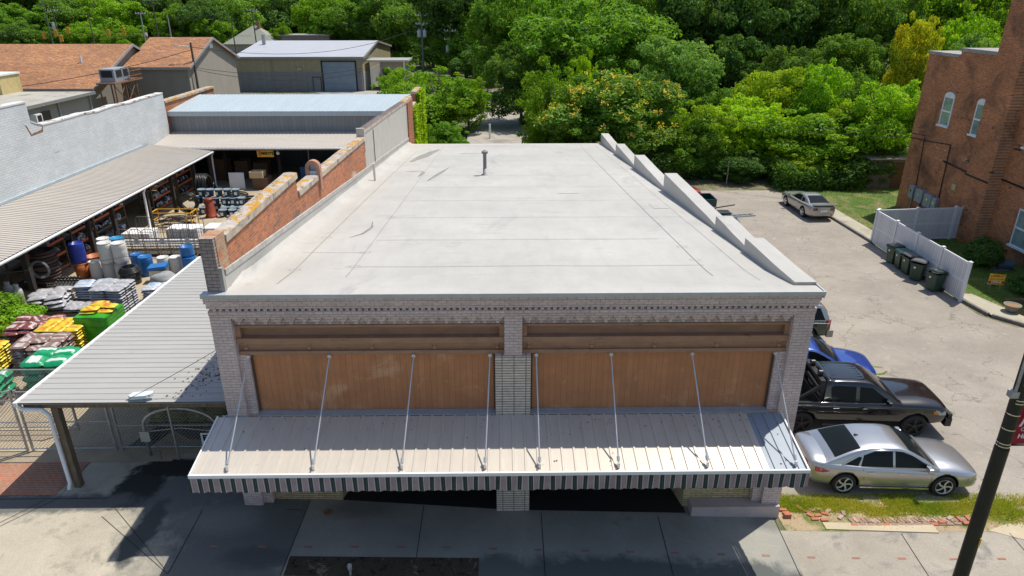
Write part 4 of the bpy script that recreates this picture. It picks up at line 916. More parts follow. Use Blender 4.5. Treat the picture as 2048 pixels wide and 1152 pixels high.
bm_grn = [bagmat('bag_green', (0.01, 0.30, 0.12)), bagmat('bag_whiteprint', (0.60, 0.66, 0.62)), bagmat('bag_dkgreen', (0.02, 0.13, 0.07))]
bm_red = [bagmat('bag_red', (0.20, 0.06, 0.055), 0.3, 0.6), bagmat('bag_w2', (0.55, 0.48, 0.46)), bagmat('bag_black', (0.03, 0.03, 0.03))]
bm_ol = [bagmat('bag_olivegreen', (0.20, 0.20, 0.05)), bagmat('bag_lime', (0.34, 0.34, 0.12)), bagmat('bag_black2', (0.02, 0.02, 0.02))]
BAGS = {(k, q): bag_proto('bag', v, seed=i*4+q) for i, (k, v) in enumerate(dict(grey=bm_grey, wblue=bm_wblue, yel=bm_yel, brn=bm_brn, grn=bm_grn, red=bm_red, ol=bm_ol).items()) for q in range(4)}
used = set()
ORD = ['top', 'second', 'third', 'fourth', 'fifth', 'sixth', 'seventh', 'eighth', 'ninth', 'tenth']
WORD = dict(grey='grey', wblue='white and blue', yel='yellow', brn='brown and white', grn='green and white', red='red and white', ol='olive green')
def bag(kind, loc, rz, label, group, sc=(1, 1, 1), tilt=(0, 0)):
    kind = (kind, rnd.randrange(4))
    if kind not in used: o = BAGS[kind]; used.add(kind)
    else: o = BAGS[kind].copy(); C.objects.link(o)
    o.location = loc; o.rotation_euler = (tilt[0], tilt[1], rz); o.scale = sc
    return tag(o, label, 'bag', group)
def pallet(c, sx, sy, rz, label):
    t = thing('pallet', label, 'pallet', c, rz)
    mb = MB()
    for i in range(6): mb.box(-sx/2+i*sx/6+0.02, -sx/2+(i+1)*sx/6-0.02, -sy/2, sy/2, 0.10, 0.125)
    for y in (-sy/2+0.05, 0, sy/2-0.05): mb.box(-sx/2, sx/2, y-0.045, y+0.045, 0.0, 0.1)
    mb.build('deck', M['wood'], t, local=True); return t
def stack(kind, c, nx, ny, layers, desc, rz=0.0, h=0.115, mess=0.02, L_=0.60, W_=0.40, base=True, sc=(1, 1, 1), skip=0):
    """layers of individual bags; only the outer ones of each layer are laid, the middle is never seen"""
    z0 = c[2] + (0.125 if base else 0)
    if base: pallet(c, nx*L_*sc[0], ny*W_*sc[1], rz, 'wooden pallet under the ' + desc)
    ca, sa = math.cos(rz), math.sin(rz)
    for k in range(layers):
        for i in range(nx):
            for j in range(ny):
                edge = i in (0, nx-1) or j in (0, ny-1)
                if k < layers-1 and not (j == 0 or i == nx-1): continue          # hidden ones
                if k == layers-1 and rnd.random() < skip: continue
                x = (i-(nx-1)/2)*L_*sc[0]+rnd.uniform(-mess, mess); y = (j-(ny-1)/2)*W_*sc[1]+rnd.uniform(-mess, mess)
                pos = ('front ' if j == 0 else 'back ' if j == ny-1 else 'middle ') + ('left' if i == 0 else 'right' if i == nx-1 else 'centre')
                lay = ORD[layers-1-k] if layers-1-k < 10 else 'bottom'
                bag(kind, (c[0]+x*ca-y*sa, c[1]+x*sa+y*ca, z0+k*h*sc[2]), rz+rnd.uniform(-0.05, 0.05)*mess/0.02+(math.pi if rnd.random() < 0.5 else 0),
                    '%s bag in the %s layer of the %s' % (pos, lay, desc), 'bags of the ' + desc, (sc[0], sc[1], sc[2]*1.1), (rnd.uniform(-1, 1)*mess*0.8, rnd.uniform(-1, 1)*mess*0.8))
stack('grey', (-17.25, 12.6, G), 2, 3, 10, 'tall grey stack', rz=-0.05, h=0.12, sc=(1.15, 1.1, 1))
stack('wblue', (-19.0, 14.1, G), 2, 2, 6, 'white and blue stack', rz=0.1, mess=0.04, sc=(1.2, 1.1, 1))
stack('grey', (-20.35, 13.0, G), 2, 3, 4, 'slumped grey heap', rz=0.2, mess=0.10, h=0.14, sc=(1.2, 1.15, 1.2))
stack('grey', (-18.8, 12.6, G), 2, 2, 2, 'low grey stack', rz=0.0, mess=0.05, sc=(1.05, 1.1, 1))
stack('wblue', (-16.1, 14.1, G), 2, 2, 4, 'pale stack by the canopy', rz=0.05, mess=0.03, sc=(1.0, 1.1, 1.1))
stack('grey', (-15.3, 13.0, G), 2, 2, 3, 'grey stack half under the canopy', rz=0.05, mess=0.03, sc=(1.0, 1.1, 1.1))
stack('yel', (-17.45, 9.25, G), 3, 3, 8, 'yellow stack left of the green pallet', rz=0.02, sc=(0.92, 1.0, 1.0))
stack('brn', (-17.45, 7.85, G), 3, 3, 8, 'brown and white stack', rz=0.05, h=0.12, mess=0.035, sc=(0.95, 1.0, 1.0), skip=0.1)
stack('grn', (-16.2, 6.45, G), 2, 2, 4, 'green and white stack', rz=0.08, h=0.115, mess=0.04, sc=(1.3, 1.55, 2.3))
stack('grn', (-17.75, 5.55, G), 1, 2, 3, 'low green stack by the fence', rz=0.1, h=0.115, mess=0.04, sc=(1.4, 1.3, 2.2))
stack('yel', (-19.2, 7.3, G), 2, 3, 8, 'yellow stack at the far left', rz=0.05, sc=(1.0, 1.0, 1.0))
stack('red', (-19.0, 9.8, G), 3, 3, 5, 'red and black heap', rz=0.1, h=0.13, mess=0.09, sc=(1.0, 1.1, 1.2))
stack('ol', (-10.4, 4.0, G+0.1), 4, 2, 5, 'olive stack under the canopy', rz=0.0, h=0.13, sc=(1.05, 1.1, 1.1))
# shrink-wrapped green pallet with yellow bags on top
gp = thing('wrapped_pallet', 'tall pallet of goods shrink wrapped in bright green plastic', 'pallet', (-16.35, 9.75, G), -0.02)
mb = MB()
def gw(u, v):
    a = u*4; i = int(a) % 4; f_ = a - int(a); cs_ = [(-0.62, -0.55), (0.62, -0.55), (0.62, 0.75), (-0.62, 0.75)]
    p = cs_[i]; q = cs_[(i+1) % 4]; x = p[0]+(q[0]-p[0])*f_; y = p[1]+(q[1]-p[1])*f_
    b = 0.025*abs(math.sin(v*math.pi*9)); s = 1+b
    return (x*s, y*s, 0.12+1.2*v)
mb.grid(gw, 32, 54); mb.add([(-0.62, -0.55, 1.32), (0.62, -0.55, 1.32), (0.62, 0.75, 1.32), (-0.62, 0.75, 1.32), (0, 0.1, 1.40)], [(0, 1, 4), (1, 2, 4), (2, 3, 4), (3, 0, 4)])
mb.build('wrapped_goods', plain('green_wrap', (0.03, 0.30, 0.015), 0.25, 0, 0.35, 4, dirt=((0.005, 0.03, 0.005), 9, 0.68, 0.03), obj=True, bmp=0.5), gp, local=True)
mb = MB(); mb.box(-0.6, 0.6, -0.53, 0.73, 0, 0.12); mb.build('pallet_base', M['wood'], gp, local=True)
for i, (x, y, z, r_) in enumerate([(-16.55, 9.6, 1.64, 0.1), (-16.0, 9.75, 1.62, 0.05), (-16.45, 10.1, 1.63, 0.0), (-16.5, 9.65, 1.75, 0.12), (-15.95, 9.95, 1.74, -0.1), (-16.4, 10.15, 1.75, 0.05)]):
    bag('yel', (x, y, z), r_, 'yellow bag, %s of six lying on top of the green wrapped pallet' % ['front left lower', 'right lower', 'back left lower', 'front left upper', 'right upper', 'back left upper'][i], 'yellow bags on the green pallet', (1.05, 1.0, 1.0))
tub('green_crate', (-17.5, 10.75, G), 0.38, 0.42, 0.62, plain('dark_green_plastic', (0.01, 0.06, 0.04), 0.4), 'dark green round tub behind the green wrapped pallet')
for k_, o_ in BAGS.items():
    if k_ not in used: bpy.data.objects.remove(o_)
# propane cylinders
m_prop = plain('propane_paint', (0.50, 0.50, 0.46), 0.4, 0, 0.1, 3)
for x, y, lab in ((-22.35, 13.35, 'pale propane cylinder, left of the pair by the plants'), (-21.75, 13.05, 'pale propane cylinder with dark bands, right of the pair')):
    t = thing('gas_cylinder', lab, 'gas cylinder', (x, y, G), group='propane cylinders')
    mb = MB(); mb.lathe((x, y, G), [(0.15, 0), (0.2, 0.05), (0.2, 0.8), (0.17, 0.93), (0.08, 1.0), (0.05, 1.02)], 18); mb.build('tank', m_prop, t)
    mb = MB(); mb.lathe((x, y, G), [(0.1, 1.0), (0.11, 1.15), (0.1, 1.15), (0.09, 1.0)], 14, cap=False); mb.cyl((x, y, G+1.0), (x, y, G+1.1), 0.03, n=8); mb.build('collar', m_prop, t)
    if 'bands' in lab: mb = MB(); mb.lathe((x, y, G), [(0.202, 0.55), (0.202, 0.58)], 18, cap=False); mb.lathe((x, y, G), [(0.202, 0.4), (0.202, 0.42)], 18, cap=False); mb.build('band', M['dark'], t)
# stack of brown slotted rings, coils, pots
t = thing('ring_stack', 'tall stack of brown ribbed rings under the lean-to edge', 'rings', (-22.3, 15.9, G))
for k in range(11):
    mb = MB(); r_ = 0.55-0.01*abs(k-4); z = G+0.02+k*0.16
    mb.lathe((-22.2+0.01*(k % 3), 15.9, z), [(r_, 0), (r_+0.03, 0.02), (r_+0.02, 0.11), (r_-0.05, 0.13), (r_-0.12, 0.12), (r_-0.12, 0.0)], 24, cap=False)
    mb.build('ring', plain('brown_ring_%d' % (k % 2), ((0.13, 0.075, 0.055) if k % 2 else (0.06, 0.04, 0.035)), 0.7) if k < 2 else bpy.data.materials['brown_ring_%d' % (k % 2)], t)
def coil(name, c, R_, r_, axis, turns, m, label, cat='hose coil', wd=0.3):
    mb = MB(); pts = []; n = int(turns*22)
    for i in range(n+1):
        a = 2*math.pi*i/22; k = i/n; rr = R_*(1-0.25*((i//22) % 3)/3); off = (k-0.5)*wd
        u, v = rr*math.cos(a), rr*math.sin(a)
        pts.append((c[0]+(off if axis == 'x' else u), c[1]+(off if axis == 'y' else (u if axis == 'x' else v)), c[2]+(off if axis == 'z' else v)))
    mb.tube(pts, r_, 6); return one(name, mb, m, label, cat)
m_blk = bpy.data.materials['black_plastic']
coil('pipe_coil', (-20.1, 27.0, 1.25), 0.62, 0.035, 'y', 9, m_blk, 'upright coil of black pipe left of the stacked buckets', wd=0.55)
coil('hose_coil', (-21.6, 14.6, 1.55), 0.42, 0.02, 'y', 5, fit_mats[5], 'pale hose coil hanging on the lean-to post', wd=0.12)
coil('pipe_coil', (-18.6, 30.8, 0.55), 0.85, 0.04, 'z', 8, m_blk, 'black pipe coil lying flat in front of the cartons', wd=0.4)
coil('pipe_coil', (-17.2, 29.6, 0.55), 0.75, 0.04, 'z', 8, m_blk, 'black pipe coil lying flat behind the lidded buckets', wd=0.5)
coil('pipe_coil', (-20.9, 31.6, 1.2), 0.75, 0.05, 'x', 9, m_blk, 'big dark pipe coil standing by the shed corner', wd=0.7)
# black nursery pots in a wire pen
t = thing('pot_crate', 'wire crate of black nursery pots by the orange tubs', 'crate', (-21.1, 15.3, G))
mb = MB()
for i in range(7):
    for j in range(5):
        mb.lathe((-21.5+i*0.16, 15.0+j*0.16, G+0.05+0.35*(j/5)), [(0.05, 0), (0.075, 0.14), (0.06, 0.14), (0.04, 0.02)], 8)
mb.build('pots', m_blk, t)
mb = MB()
for i in range(10): mb.cyl((-21.65+i*0.13, 14.85, G), (-21.65+i*0.13, 14.85, G+0.5), 0.006, n=4)
for k in range(5): mb.cyl((-21.65, 14.85, G+0.1*k+0.05), (-20.45, 14.85, G+0.1*k+0.05), 0.006, n=4)
mb.build('wire_side', M['galv'], t)
# lidded buckets in rows, three high
m_bk = plain('bucket_blue_grey', (0.045, 0.08, 0.12), 0.45, obj=True); m_bl = plain('bucket_lid', (0.22, 0.29, 0.33), 0.4, obj=True)
t0 = thing('lidded_bucket', 'x', 'bucket', (0, 0, 0), group='lidded buckets in the yard')
mb = MB(); mb.lathe((0, 0, 0), [(0.19, 0), (0.235, 0.40), (0.25, 0.40), (0.25, 0.43)], 16); mb.build('pail', m_bk, t0, local=True)
mb = MB(); mb.lathe((0, 0, 0), [(0.26, 0.43), (0.265, 0.47), (0.22, 0.475), (0.21, 0.46), (0.01, 0.46)], 16, cap=False); mb.build('lid', m_bl, t0, local=True)
mb = MB(); mb.obox((0.0, -0.232, 0.12), 0.16, 0.02, 0.2); mb.build('paper_label', M['white_metal'], t0, local=True)
first = True
for row, (y, z, xs, nm) in enumerate([(28.4, 1.26, (-19.75, -19.2, -18.65, -18.1, -17.55), 'top row'), (28.1, 0.78, (-19.35, -18.8, -18.25, -17.7, -17.15), 'second row'), (27.6, G, (-20.1, -19.5, -18.1, -17.55, -17.0, -16.45), 'bottom row'), (27.0, G, (-18.0, -17.4, -16.8), 'front bottom row')]):
    for i, x in enumerate(xs):
        lab = 'blue grey lidded bucket, %s from the left in the %s' % (['first', 'second', 'third', 'fourth', 'fifth', 'sixth'][i], nm)
        if first: t0.location = (x, y, z); t0['label'] = lab; first = False
        else: dup(t0, (x, y, z), rnd.uniform(-0.3, 0.3), lab)
        if z > 1: pass
for i, (x, y, z) in enumerate([(-19.5, 28.5, G), (-18.9, 28.5, G), (-18.3, 28.6, G), (-17.7, 28.6, G), (-19.6, 28.45, 0.78), (-20.0, 28.4, 0.78)]):
    dup(t0, (x, y, z), 0, 'blue grey lidded bucket number %s of the hidden back layer' % ORD[i] if False else 'blue grey lidded bucket in the back layer, %s from its left end' % (['first', 'second', 'third', 'fourth', 'fifth', 'sixth'][i]))
t = thing('traffic_barrel', 'rust red ribbed barrel standing among the lidded buckets', 'barrel', (-18.75, 26.95, G))
mb = MB(); mb.lathe((-18.75, 26.95, G), [(0.36, 0), (0.36, 0.1), (0.3, 0.12), (0.3, 0.4), (0.27, 0.42), (0.27, 0.7), (0.25, 0.72), (0.25, 0.95), (0.22, 0.97), (0.22, 1.12), (0.26, 1.14), (0.26, 1.2)], 18); mb.build('shell', plain('rust_red_plastic', (0.26, 0.04, 0.015), 0.5), t)
# yellow rail trolley with pipes
t = thing('rail_trolley', 'yellow railed trolley loaded with dark hoses', 'trolley', (-20.2, 25.3, G))
mb = MB()
for x in (-21.5, -19.4, -19.1):
    for y in (24.9, 25.8):
        mb.cyl((x, y, G), (x, y, 1.15), 0.035, n=6)
for z in (0.65, 1.15):
    for y in (24.9, 25.8): mb.cyl((-21.5, y, z), (-19.1, y, z), 0.035, n=6)
    for x in (-21.5, -19.1): mb.cyl((x, 24.9, z), (x, 25.8, z), 0.035, n=6)
mb.build('rail', plain('safety_yellow', (0.62, 0.33, 0.02), 0.5), t)
mb = MB()
for i in range(16):
    y = rnd.uniform(24.4, 25.7); z = rnd.uniform(0.35, 0.75)
    mb.tube([(-21.3+rnd.uniform(0, 0.4), y, z), (-20.6, y+rnd.uniform(-.2, .2), z+0.12), (-19.9, y+rnd.uniform(-.2, .2), z+0.1), (-19.2, y+rnd.uniform(-.3, .3), z-0.1)], 0.025, 5)
one('hose_bundle', mb, m_blk, 'tangle of black hoses lying on the yellow trolley', 'hoses')
# row of steel stock carts
m_cart = plain('cart_tube', (0.20, 0.17, 0.14), 0.6, 0.4, 0.2, 5)
m_card = plain('paper_card', (0.35, 0.40, 0.42), 0.7)
def cart(loc, w_, h_, slope, label):
    t = thing('stock_cart', label, 'cart', loc, group='steel hoop carts')
    x, y, z = loc; mb = MB()
    mb.tube([(x-w_/2, y, z), (x-w_/2, y, z+h_-0.12), (x-w_/2+0.12, y, z+h_), (x+w_/2-0.12, y, z+h_), (x+w_/2, y, z+h_-0.12), (x+w_/2, y, z)], 0.02, 6)
    for k in (1, 2, 3): mb.cyl((x-w_/2+w_*k/4, y, z+0.15), (x-w_/2+w_*k/4, y, z+h_), 0.01, n=4)
    for k in (0.15, 0.8): mb.cyl((x-w_/2, y, z+k), (x+w_/2, y, z+k), 0.014, n=4)
    mb.build('hoop_frame', m_cart, t)
    mb = MB(); mb.box(x-w_/2, x+w_/2, y+0.02, y+0.9, z+0.14, z+0.17); mb.build('platform', m_deck, t)
    if slope: mb = MB(); mb.obox((x, y-0.02, z+0.75), 0.22, 0.01, 0.3); mb.build('card', m_card, t)
    for sx in (-1, 1):
        for yy in (0.1, 0.8): mb = MB(); mb.cyl((x+sx*w_*0.4-0.02, y+yy, z+0.07), (x+sx*w_*0.4+0.02, y+yy, z+0.07), 0.07, n=8); mb.build('wheel', M['rubber'], t)
    return t
for i in range(7): cart((-20.35+i*0.66, 19.6 + 0.02*i, G), 0.6, 1.55, i in (1, 3, 5), 'brown steel hoop cart, %s from the left in the front row' % ['first', 'second', 'third', 'fourth', 'fifth', 'sixth', 'seventh'][i])
for i in range(4): cart((-20.1+i*0.95, 21.4, G), 0.85, 1.7, False, 'brown steel hoop cart, %s from the left in the back row' % ['first', 'second', 'third', 'fourth'][i])
# long pale pipes and pallets between the carts
for i, (y, z, m_) in enumerate([(20.5, 0.75, M['white_metal']), (20.7, 0.55, M['white_metal']), (20.35, 0.45, M['dark']), (20.6, 0.95, M['dark']), (20.3, 0.98, M['white_metal'])]):
    mb = MB(); mb.cyl((-20.9, y, z), (-15.5, y+0.1, z), 0.07, n=10); one('drain_pipe', mb, m_, '%s pipe, %s, laid through the stock carts' % ('white' if m_ == M['white_metal'] else 'black', ['upper front', 'lower back', 'lowest front', 'topmost back', 'topmost front'][i]), 'pipe', 'long pipes by the carts')
for i, (x, y, sx, sy, h, lab) in enumerate([(-20.9, 22.3, 1.6, 1.2, 0.55, 'low white chest tank left of the hoop carts'), (-18.6, 22.9, 1.8, 1.0, 0.6, 'white chest tank in the middle behind the carts'), (-16.5, 22.6, 1.5, 1.1, 0.75, 'white chest tank at the right behind the carts')]):
    t = thing('chest_tank', lab, 'tank', (x, y, G)); mb = MB(); mb.obox((x, y, G), sx, sy, h); mb.build('body', M['white_metal'], t, bevel=0.04)
    mb = MB(); mb.obox((x, y, G+h), sx*0.98, sy*0.98, 0.05); mb.build('lid', M['white_metal'], t, bevel=0.02)
for i, (x, y, z, sx, sy, h, mm, lab) in enumerate([(-18.0, 34.0, 1.15, 0.95, 0.8, 0.45, 'pine', 'open pale wooden box on top of the brown crate'), (-17.8, 34.2, G, 1.1, 1.0, 0.85, 'carton', 'brown crate under the pale open box'), (-21.7, 37.0, G, 1.1, 1.0, 1.6, 'carton', 'tall brown carton at the left of the rear shed'), (-20.3, 37.6, G, 1.0, 1.0, 1.35, 'carton', 'brown carton second from left in the rear shed'), (-19.0, 38.0, G, 1.1, 0.9, 1.1, 'carton', 'brown carton behind the white panel'), (-14.9, 37.0, G, 1.5, 1.0, 1.0, 'blue', 'blue stacked crates at the right of the rear shed')]):
    cm = {'pine': plain('pine_board', (0.55, 0.42, 0.26), 0.8), 'carton': plain('brown_carton', (0.16, 0.09, 0.05), 0.9), 'blue': fit_mats[1]}[mm]
    t = thing('shipping_box', lab, 'box', (x, y, z)); mb = MB(); mb.obox((x, y, z), sx, sy, h*0.9); mb.build('box_body', cm, t)
    mb = MB()
    for q in (-1, 1): mb.obox((x, y+q*(sy/2-0.03), z+h*0.9), sx, 0.05, h*0.1); mb.obox((x+q*(sx/2-0.03), y, z+h*0.9), 0.05, sy-0.12, h*0.1)
    mb.build('box_rim', cm, t)
mb = MB(); mb.poly([(-20.1, 33.9, G), (-19.0, 33.9, G), (-19.05, 34.1, G+1.15), (-20.15, 34.1, G+1.15)], (0, 0.05, 0)); one('leaning_board', mb, M['white_metal'], 'white board leaning in front of the cartons', 'board')
mb = MB(); mb.cyl((-15.0, 36.9, G), (-15.0, 36.9, 2.9), 0.03, n=6); mb.cyl((-15.0, 36.9, 1.3), (-14.0, 36.9, 1.3), 0.03, n=6); one('pipe_stand', mb, M['galv'], 'thin pipe stand at the right of the rear shed', 'stand')

# fence, gates and hoop at the front of the yard
def mesh_mat():
    m, nt, p = newmat('chain_link'); src = coords(nt)
    sx = nt.nodes.new("ShaderNodeSeparateXYZ"); nt.links.new(src, sx.inputs[0])
    outs = []
    for sg in (1, -1):
        a = N(nt, "ShaderNodeMath", operation='MULTIPLY'); nt.links.new(sx.outputs[2], a.inputs[0]); a.inputs[1].default_value = sg
        b = N(nt, "ShaderNodeMath", operation='ADD'); nt.links.new(sx.outputs[0], b.inputs[0]); nt.links.new(a.outputs[0], b.inputs[1])
        c = N(nt, "ShaderNodeMath", operation='DIVIDE'); nt.links.new(b.outputs[0], c.inputs[0]); c.inputs[1].default_value = 0.11
        d = N(nt, "ShaderNodeMath", operation='FRACT'); nt.links.new(c.outputs[0], d.inputs[0])
        e = N(nt, "ShaderNodeMath", operation='LESS_THAN'); nt.links.new(d.outputs[0], e.inputs[0]); e.inputs[1].default_value = 0.13
        outs.append(e.outputs[0])
    mx = N(nt, "ShaderNodeMath", operation='MAXIMUM'); nt.links.new(outs[0], mx.inputs[0]); nt.links.new(outs[1], mx.inputs[1])
    p.inputs['Base Color'].default_value = (0.34, 0.35, 0.35, 1); p.inputs['Metallic'].default_value = 0.4; p.inputs['Roughness'].default_value = 0.5
    nt.links.new(mx.outputs[0], p.inputs['Alpha']); return m
m_cl = mesh_mat()
def clfence(x0, x1, y, label, cat, h=2.15, name='chain_link_fence', y1=None):
    y1 = y if y1 is None else y1
    t = thing(name, label, cat, ((x0+x1)/2, (y+y1)/2, G)); g0 = gz(x0)
    mb = MB()
    mb.poly([(x0, y, g0+0.1), (x1, y1, g0+0.1), (x1, y1, g0+h), (x0, y, g0+h)]); mb.build('wire_mesh', m_cl, t)
    for z in (0.1, h*0.5, h): mb = MB(); mb.cyl((x0, y, g0+z), (x1, y1, g0+z), 0.022, n=6); mb.build('rail', M['galv'], t)
    for x, yy in ((x0, y), (x1, y1)):
        mb = MB(); mb.cyl((x, yy, g0), (x, yy, g0+h+0.06), 0.04, n=8); mb.build('post', M['galv'], t)
    return t
clfence(-14.62, -12.1, 2.46, 'right leaf of the chain link gate behind the downspout', 'gate', 2.1, 'chain_link_gate')
clfence(-17.4, -14.78, 2.46, 'left leaf of the chain link gate at the photo edge', 'gate', 2.1, 'chain_link_gate')
clfence(-17.4, -13.9, 3.6, 'tall chain link fence in front of the bagged goods', 'fence', 2.2)
clfence(-11.95, -8.2, 2.5, 'chain link fence panel beneath the canopy front', 'fence', 1.75)
hp = thing('arched_gate_frame', 'grey arched pipe frame with a cross bar under the canopy front', 'gate frame', (-9.9, 2.2, G))
mb = MB(); pts = [(-10.95, 2.2, G)] + [(-10.95, 2.2, 1.3)] + [(-9.87-1.08*math.cos(a), 2.2, 1.35+0.62*math.sin(a)) for a in [i*math.pi/12 for i in range(1, 12)]] + [(-8.79, 2.2, 1.3), (-8.79, 2.2, 0.9)]
mb.tube(pts, 0.05, 8); mb.build('arch_tube', M['galv'], hp)
mb = MB(); mb.cyl((-10.95, 2.2, 1.15), (-9.87, 2.2, 1.28), 0.018, n=6); mb.cyl((-9.87, 2.2, 1.28), (-8.8, 2.2, 1.15), 0.018, n=6); mb.build('cross_bar', M['galv'], hp)
mb = MB(); mb.box(-11.08, -10.8, 2.12, 2.15, 0.85, 1.2); mb.build('notice_plate', plain('dusty_plate', (0.42, 0.42, 0.36), 0.7), hp)
lp = thing('pole_light', 'white oblong light on a pole at the canopy edge', 'light', (-10.0, 2.0, G))
mb = MB(); mb.cyl((-10.0, 2.0, G), (-10.0, 2.0, 2.3), 0.035, n=8); mb.cyl((-10.0, 2.0, 2.2), (-9.9, 0.75, 3.15), 0.03, n=8); mb.build('pole', M['galv'], lp)
mb = MB(); mb.poly([(-10.28, 0.78, 3.2), (-10.18, 0.68, 3.21), (-9.75, 0.68, 3.24), (-9.62, 0.8, 3.26), (-9.66, 0.9, 3.27), (-10.2, 0.9, 3.22)], (0, 0.02, 0.08)); mb.build('lamp_head', plain('lamp_shell', (0.62, 0.68, 0.70), 0.4), lp)
sg = thing('enter_sign', 'white sign lettered in black beside the awning end', 'sign', (-8.75, 2.1, 0.45))
mb = MB(); mb.box(-9.28, -8.2, 2.1, 2.13, 0.45, 1.15); mb.build('board', M['white_metal'], sg, bevel=0.01)
text_mesh('ENFORCED', 0.26, 'lettering', M['black'], sg, (-0.47, -0.012, 0.54), (R(90), 0, 0), align='LEFT', bold=0.012)
mb = MB(); mb.cyl((-8.75, 2.15, G), (-8.75, 2.15, 1.1), 0.03, n=6); mb.build('post', M['galv'], sg)
# ------------------------------------------------------------------ right side: vehicles
GR = -0.30
m_tyre = M['rubber']
m_sil = carpaint('silver_paint', (0.44, 0.46, 0.48), 0.75, 0.28); m_blkp = carpaint('black_car_paint', (0.006, 0.007, 0.009), 0.1, 0.2)
m_blup = carpaint('blue_car_paint', (0.01, 0.06, 0.34), 0.4, 0.3); m_grnp = carpaint('dark_green_paint', (0.012, 0.028, 0.022), 0.2, 0.25); m_redp = carpaint('red_car_paint', (0.40, 0.03, 0.04), 0.2, 0.3)
m_champ = carpaint('champagne_paint', (0.40, 0.39, 0.37), 0.6, 0.3); m_tanp = carpaint('tan_cladding', (0.28, 0.25, 0.20), 0.1, 0.5); m_whp = carpaint('white_car_paint', (0.75, 0.76, 0.77), 0.0, 0.3)
m_cgl = glassy('car_glass', (0.010, 0.014, 0.016), 0.12); m_cgl.node_tree.nodes['Principled BSDF'].inputs['Specular IOR Level'].default_value = 0.12; m_seamc = plain('panel_gap', (0.01, 0.01, 0.01), 0.7)
m_tail = plain('tail_lamp_red', (0.42, 0.01, 0.015), 0.15, coat=1.0); m_amb = plain('amber_lamp', (0.6, 0.22, 0.03), 0.2); m_hl = plain('headlamp_glass', (0.35, 0.38, 0.40), 0.1, 0.3, coat=1.0)
m_rim = plain('machined_rim', (0.62, 0.62, 0.60), 0.35, 0.4, 0.05)
def cr(ts, x):
    """smooth interpolation of table rows [(x, a, b, ...)]"""
    if x <= ts[0][0]: return ts[0][1:]
    if x >= ts[-1][0]: return ts[-1][1:]
    for i in range(len(ts)-1):
        if ts[i][0] <= x <= ts[i+1][0]: break
    p1, p2 = ts[i], ts[i+1]; p0 = ts[max(0, i-1)]; p3 = ts[min(len(ts)-1, i+2)]
    h = p2[0]-p1[0]; t = (x-p1[0])/h; out = []
    for k in range(1, len(p1)):
        m1 = (p2[k]-p0[k])/(p2[0]-p0[0]) if p2[0] != p0[0] else 0; m2 = (p3[k]-p1[k])/(p3[0]-p1[0]) if p3[0] != p1[0] else 0
        if (p2[k]-p1[k])*(p1[k]-p0[k]) <= 0: m1 = 0
        if (p3[k]-p2[k])*(p2[k]-p1[k]) <= 0: m2 = 0
        out.append((2*t**3-3*t*t+1)*p1[k]+(t**3-2*t*t+t)*h*m1+(-2*t**3+3*t*t)*p2[k]+(t**3-t*t)*h*m2)
    return out
def bool_cut(o, cutter):
    md = o.modifiers.new('b', 'BOOLEAN'); md.operation = 'DIFFERENCE'; md.solver = 'EXACT'; md.object = cutter
    dg = bpy.context.evaluated_depsgraph_get(); me = bpy.data.meshes.new_from_object(o.evaluated_get(dg))
    o.modifiers.remove(md); o.data = me; bpy.data.objects.remove(cutter)
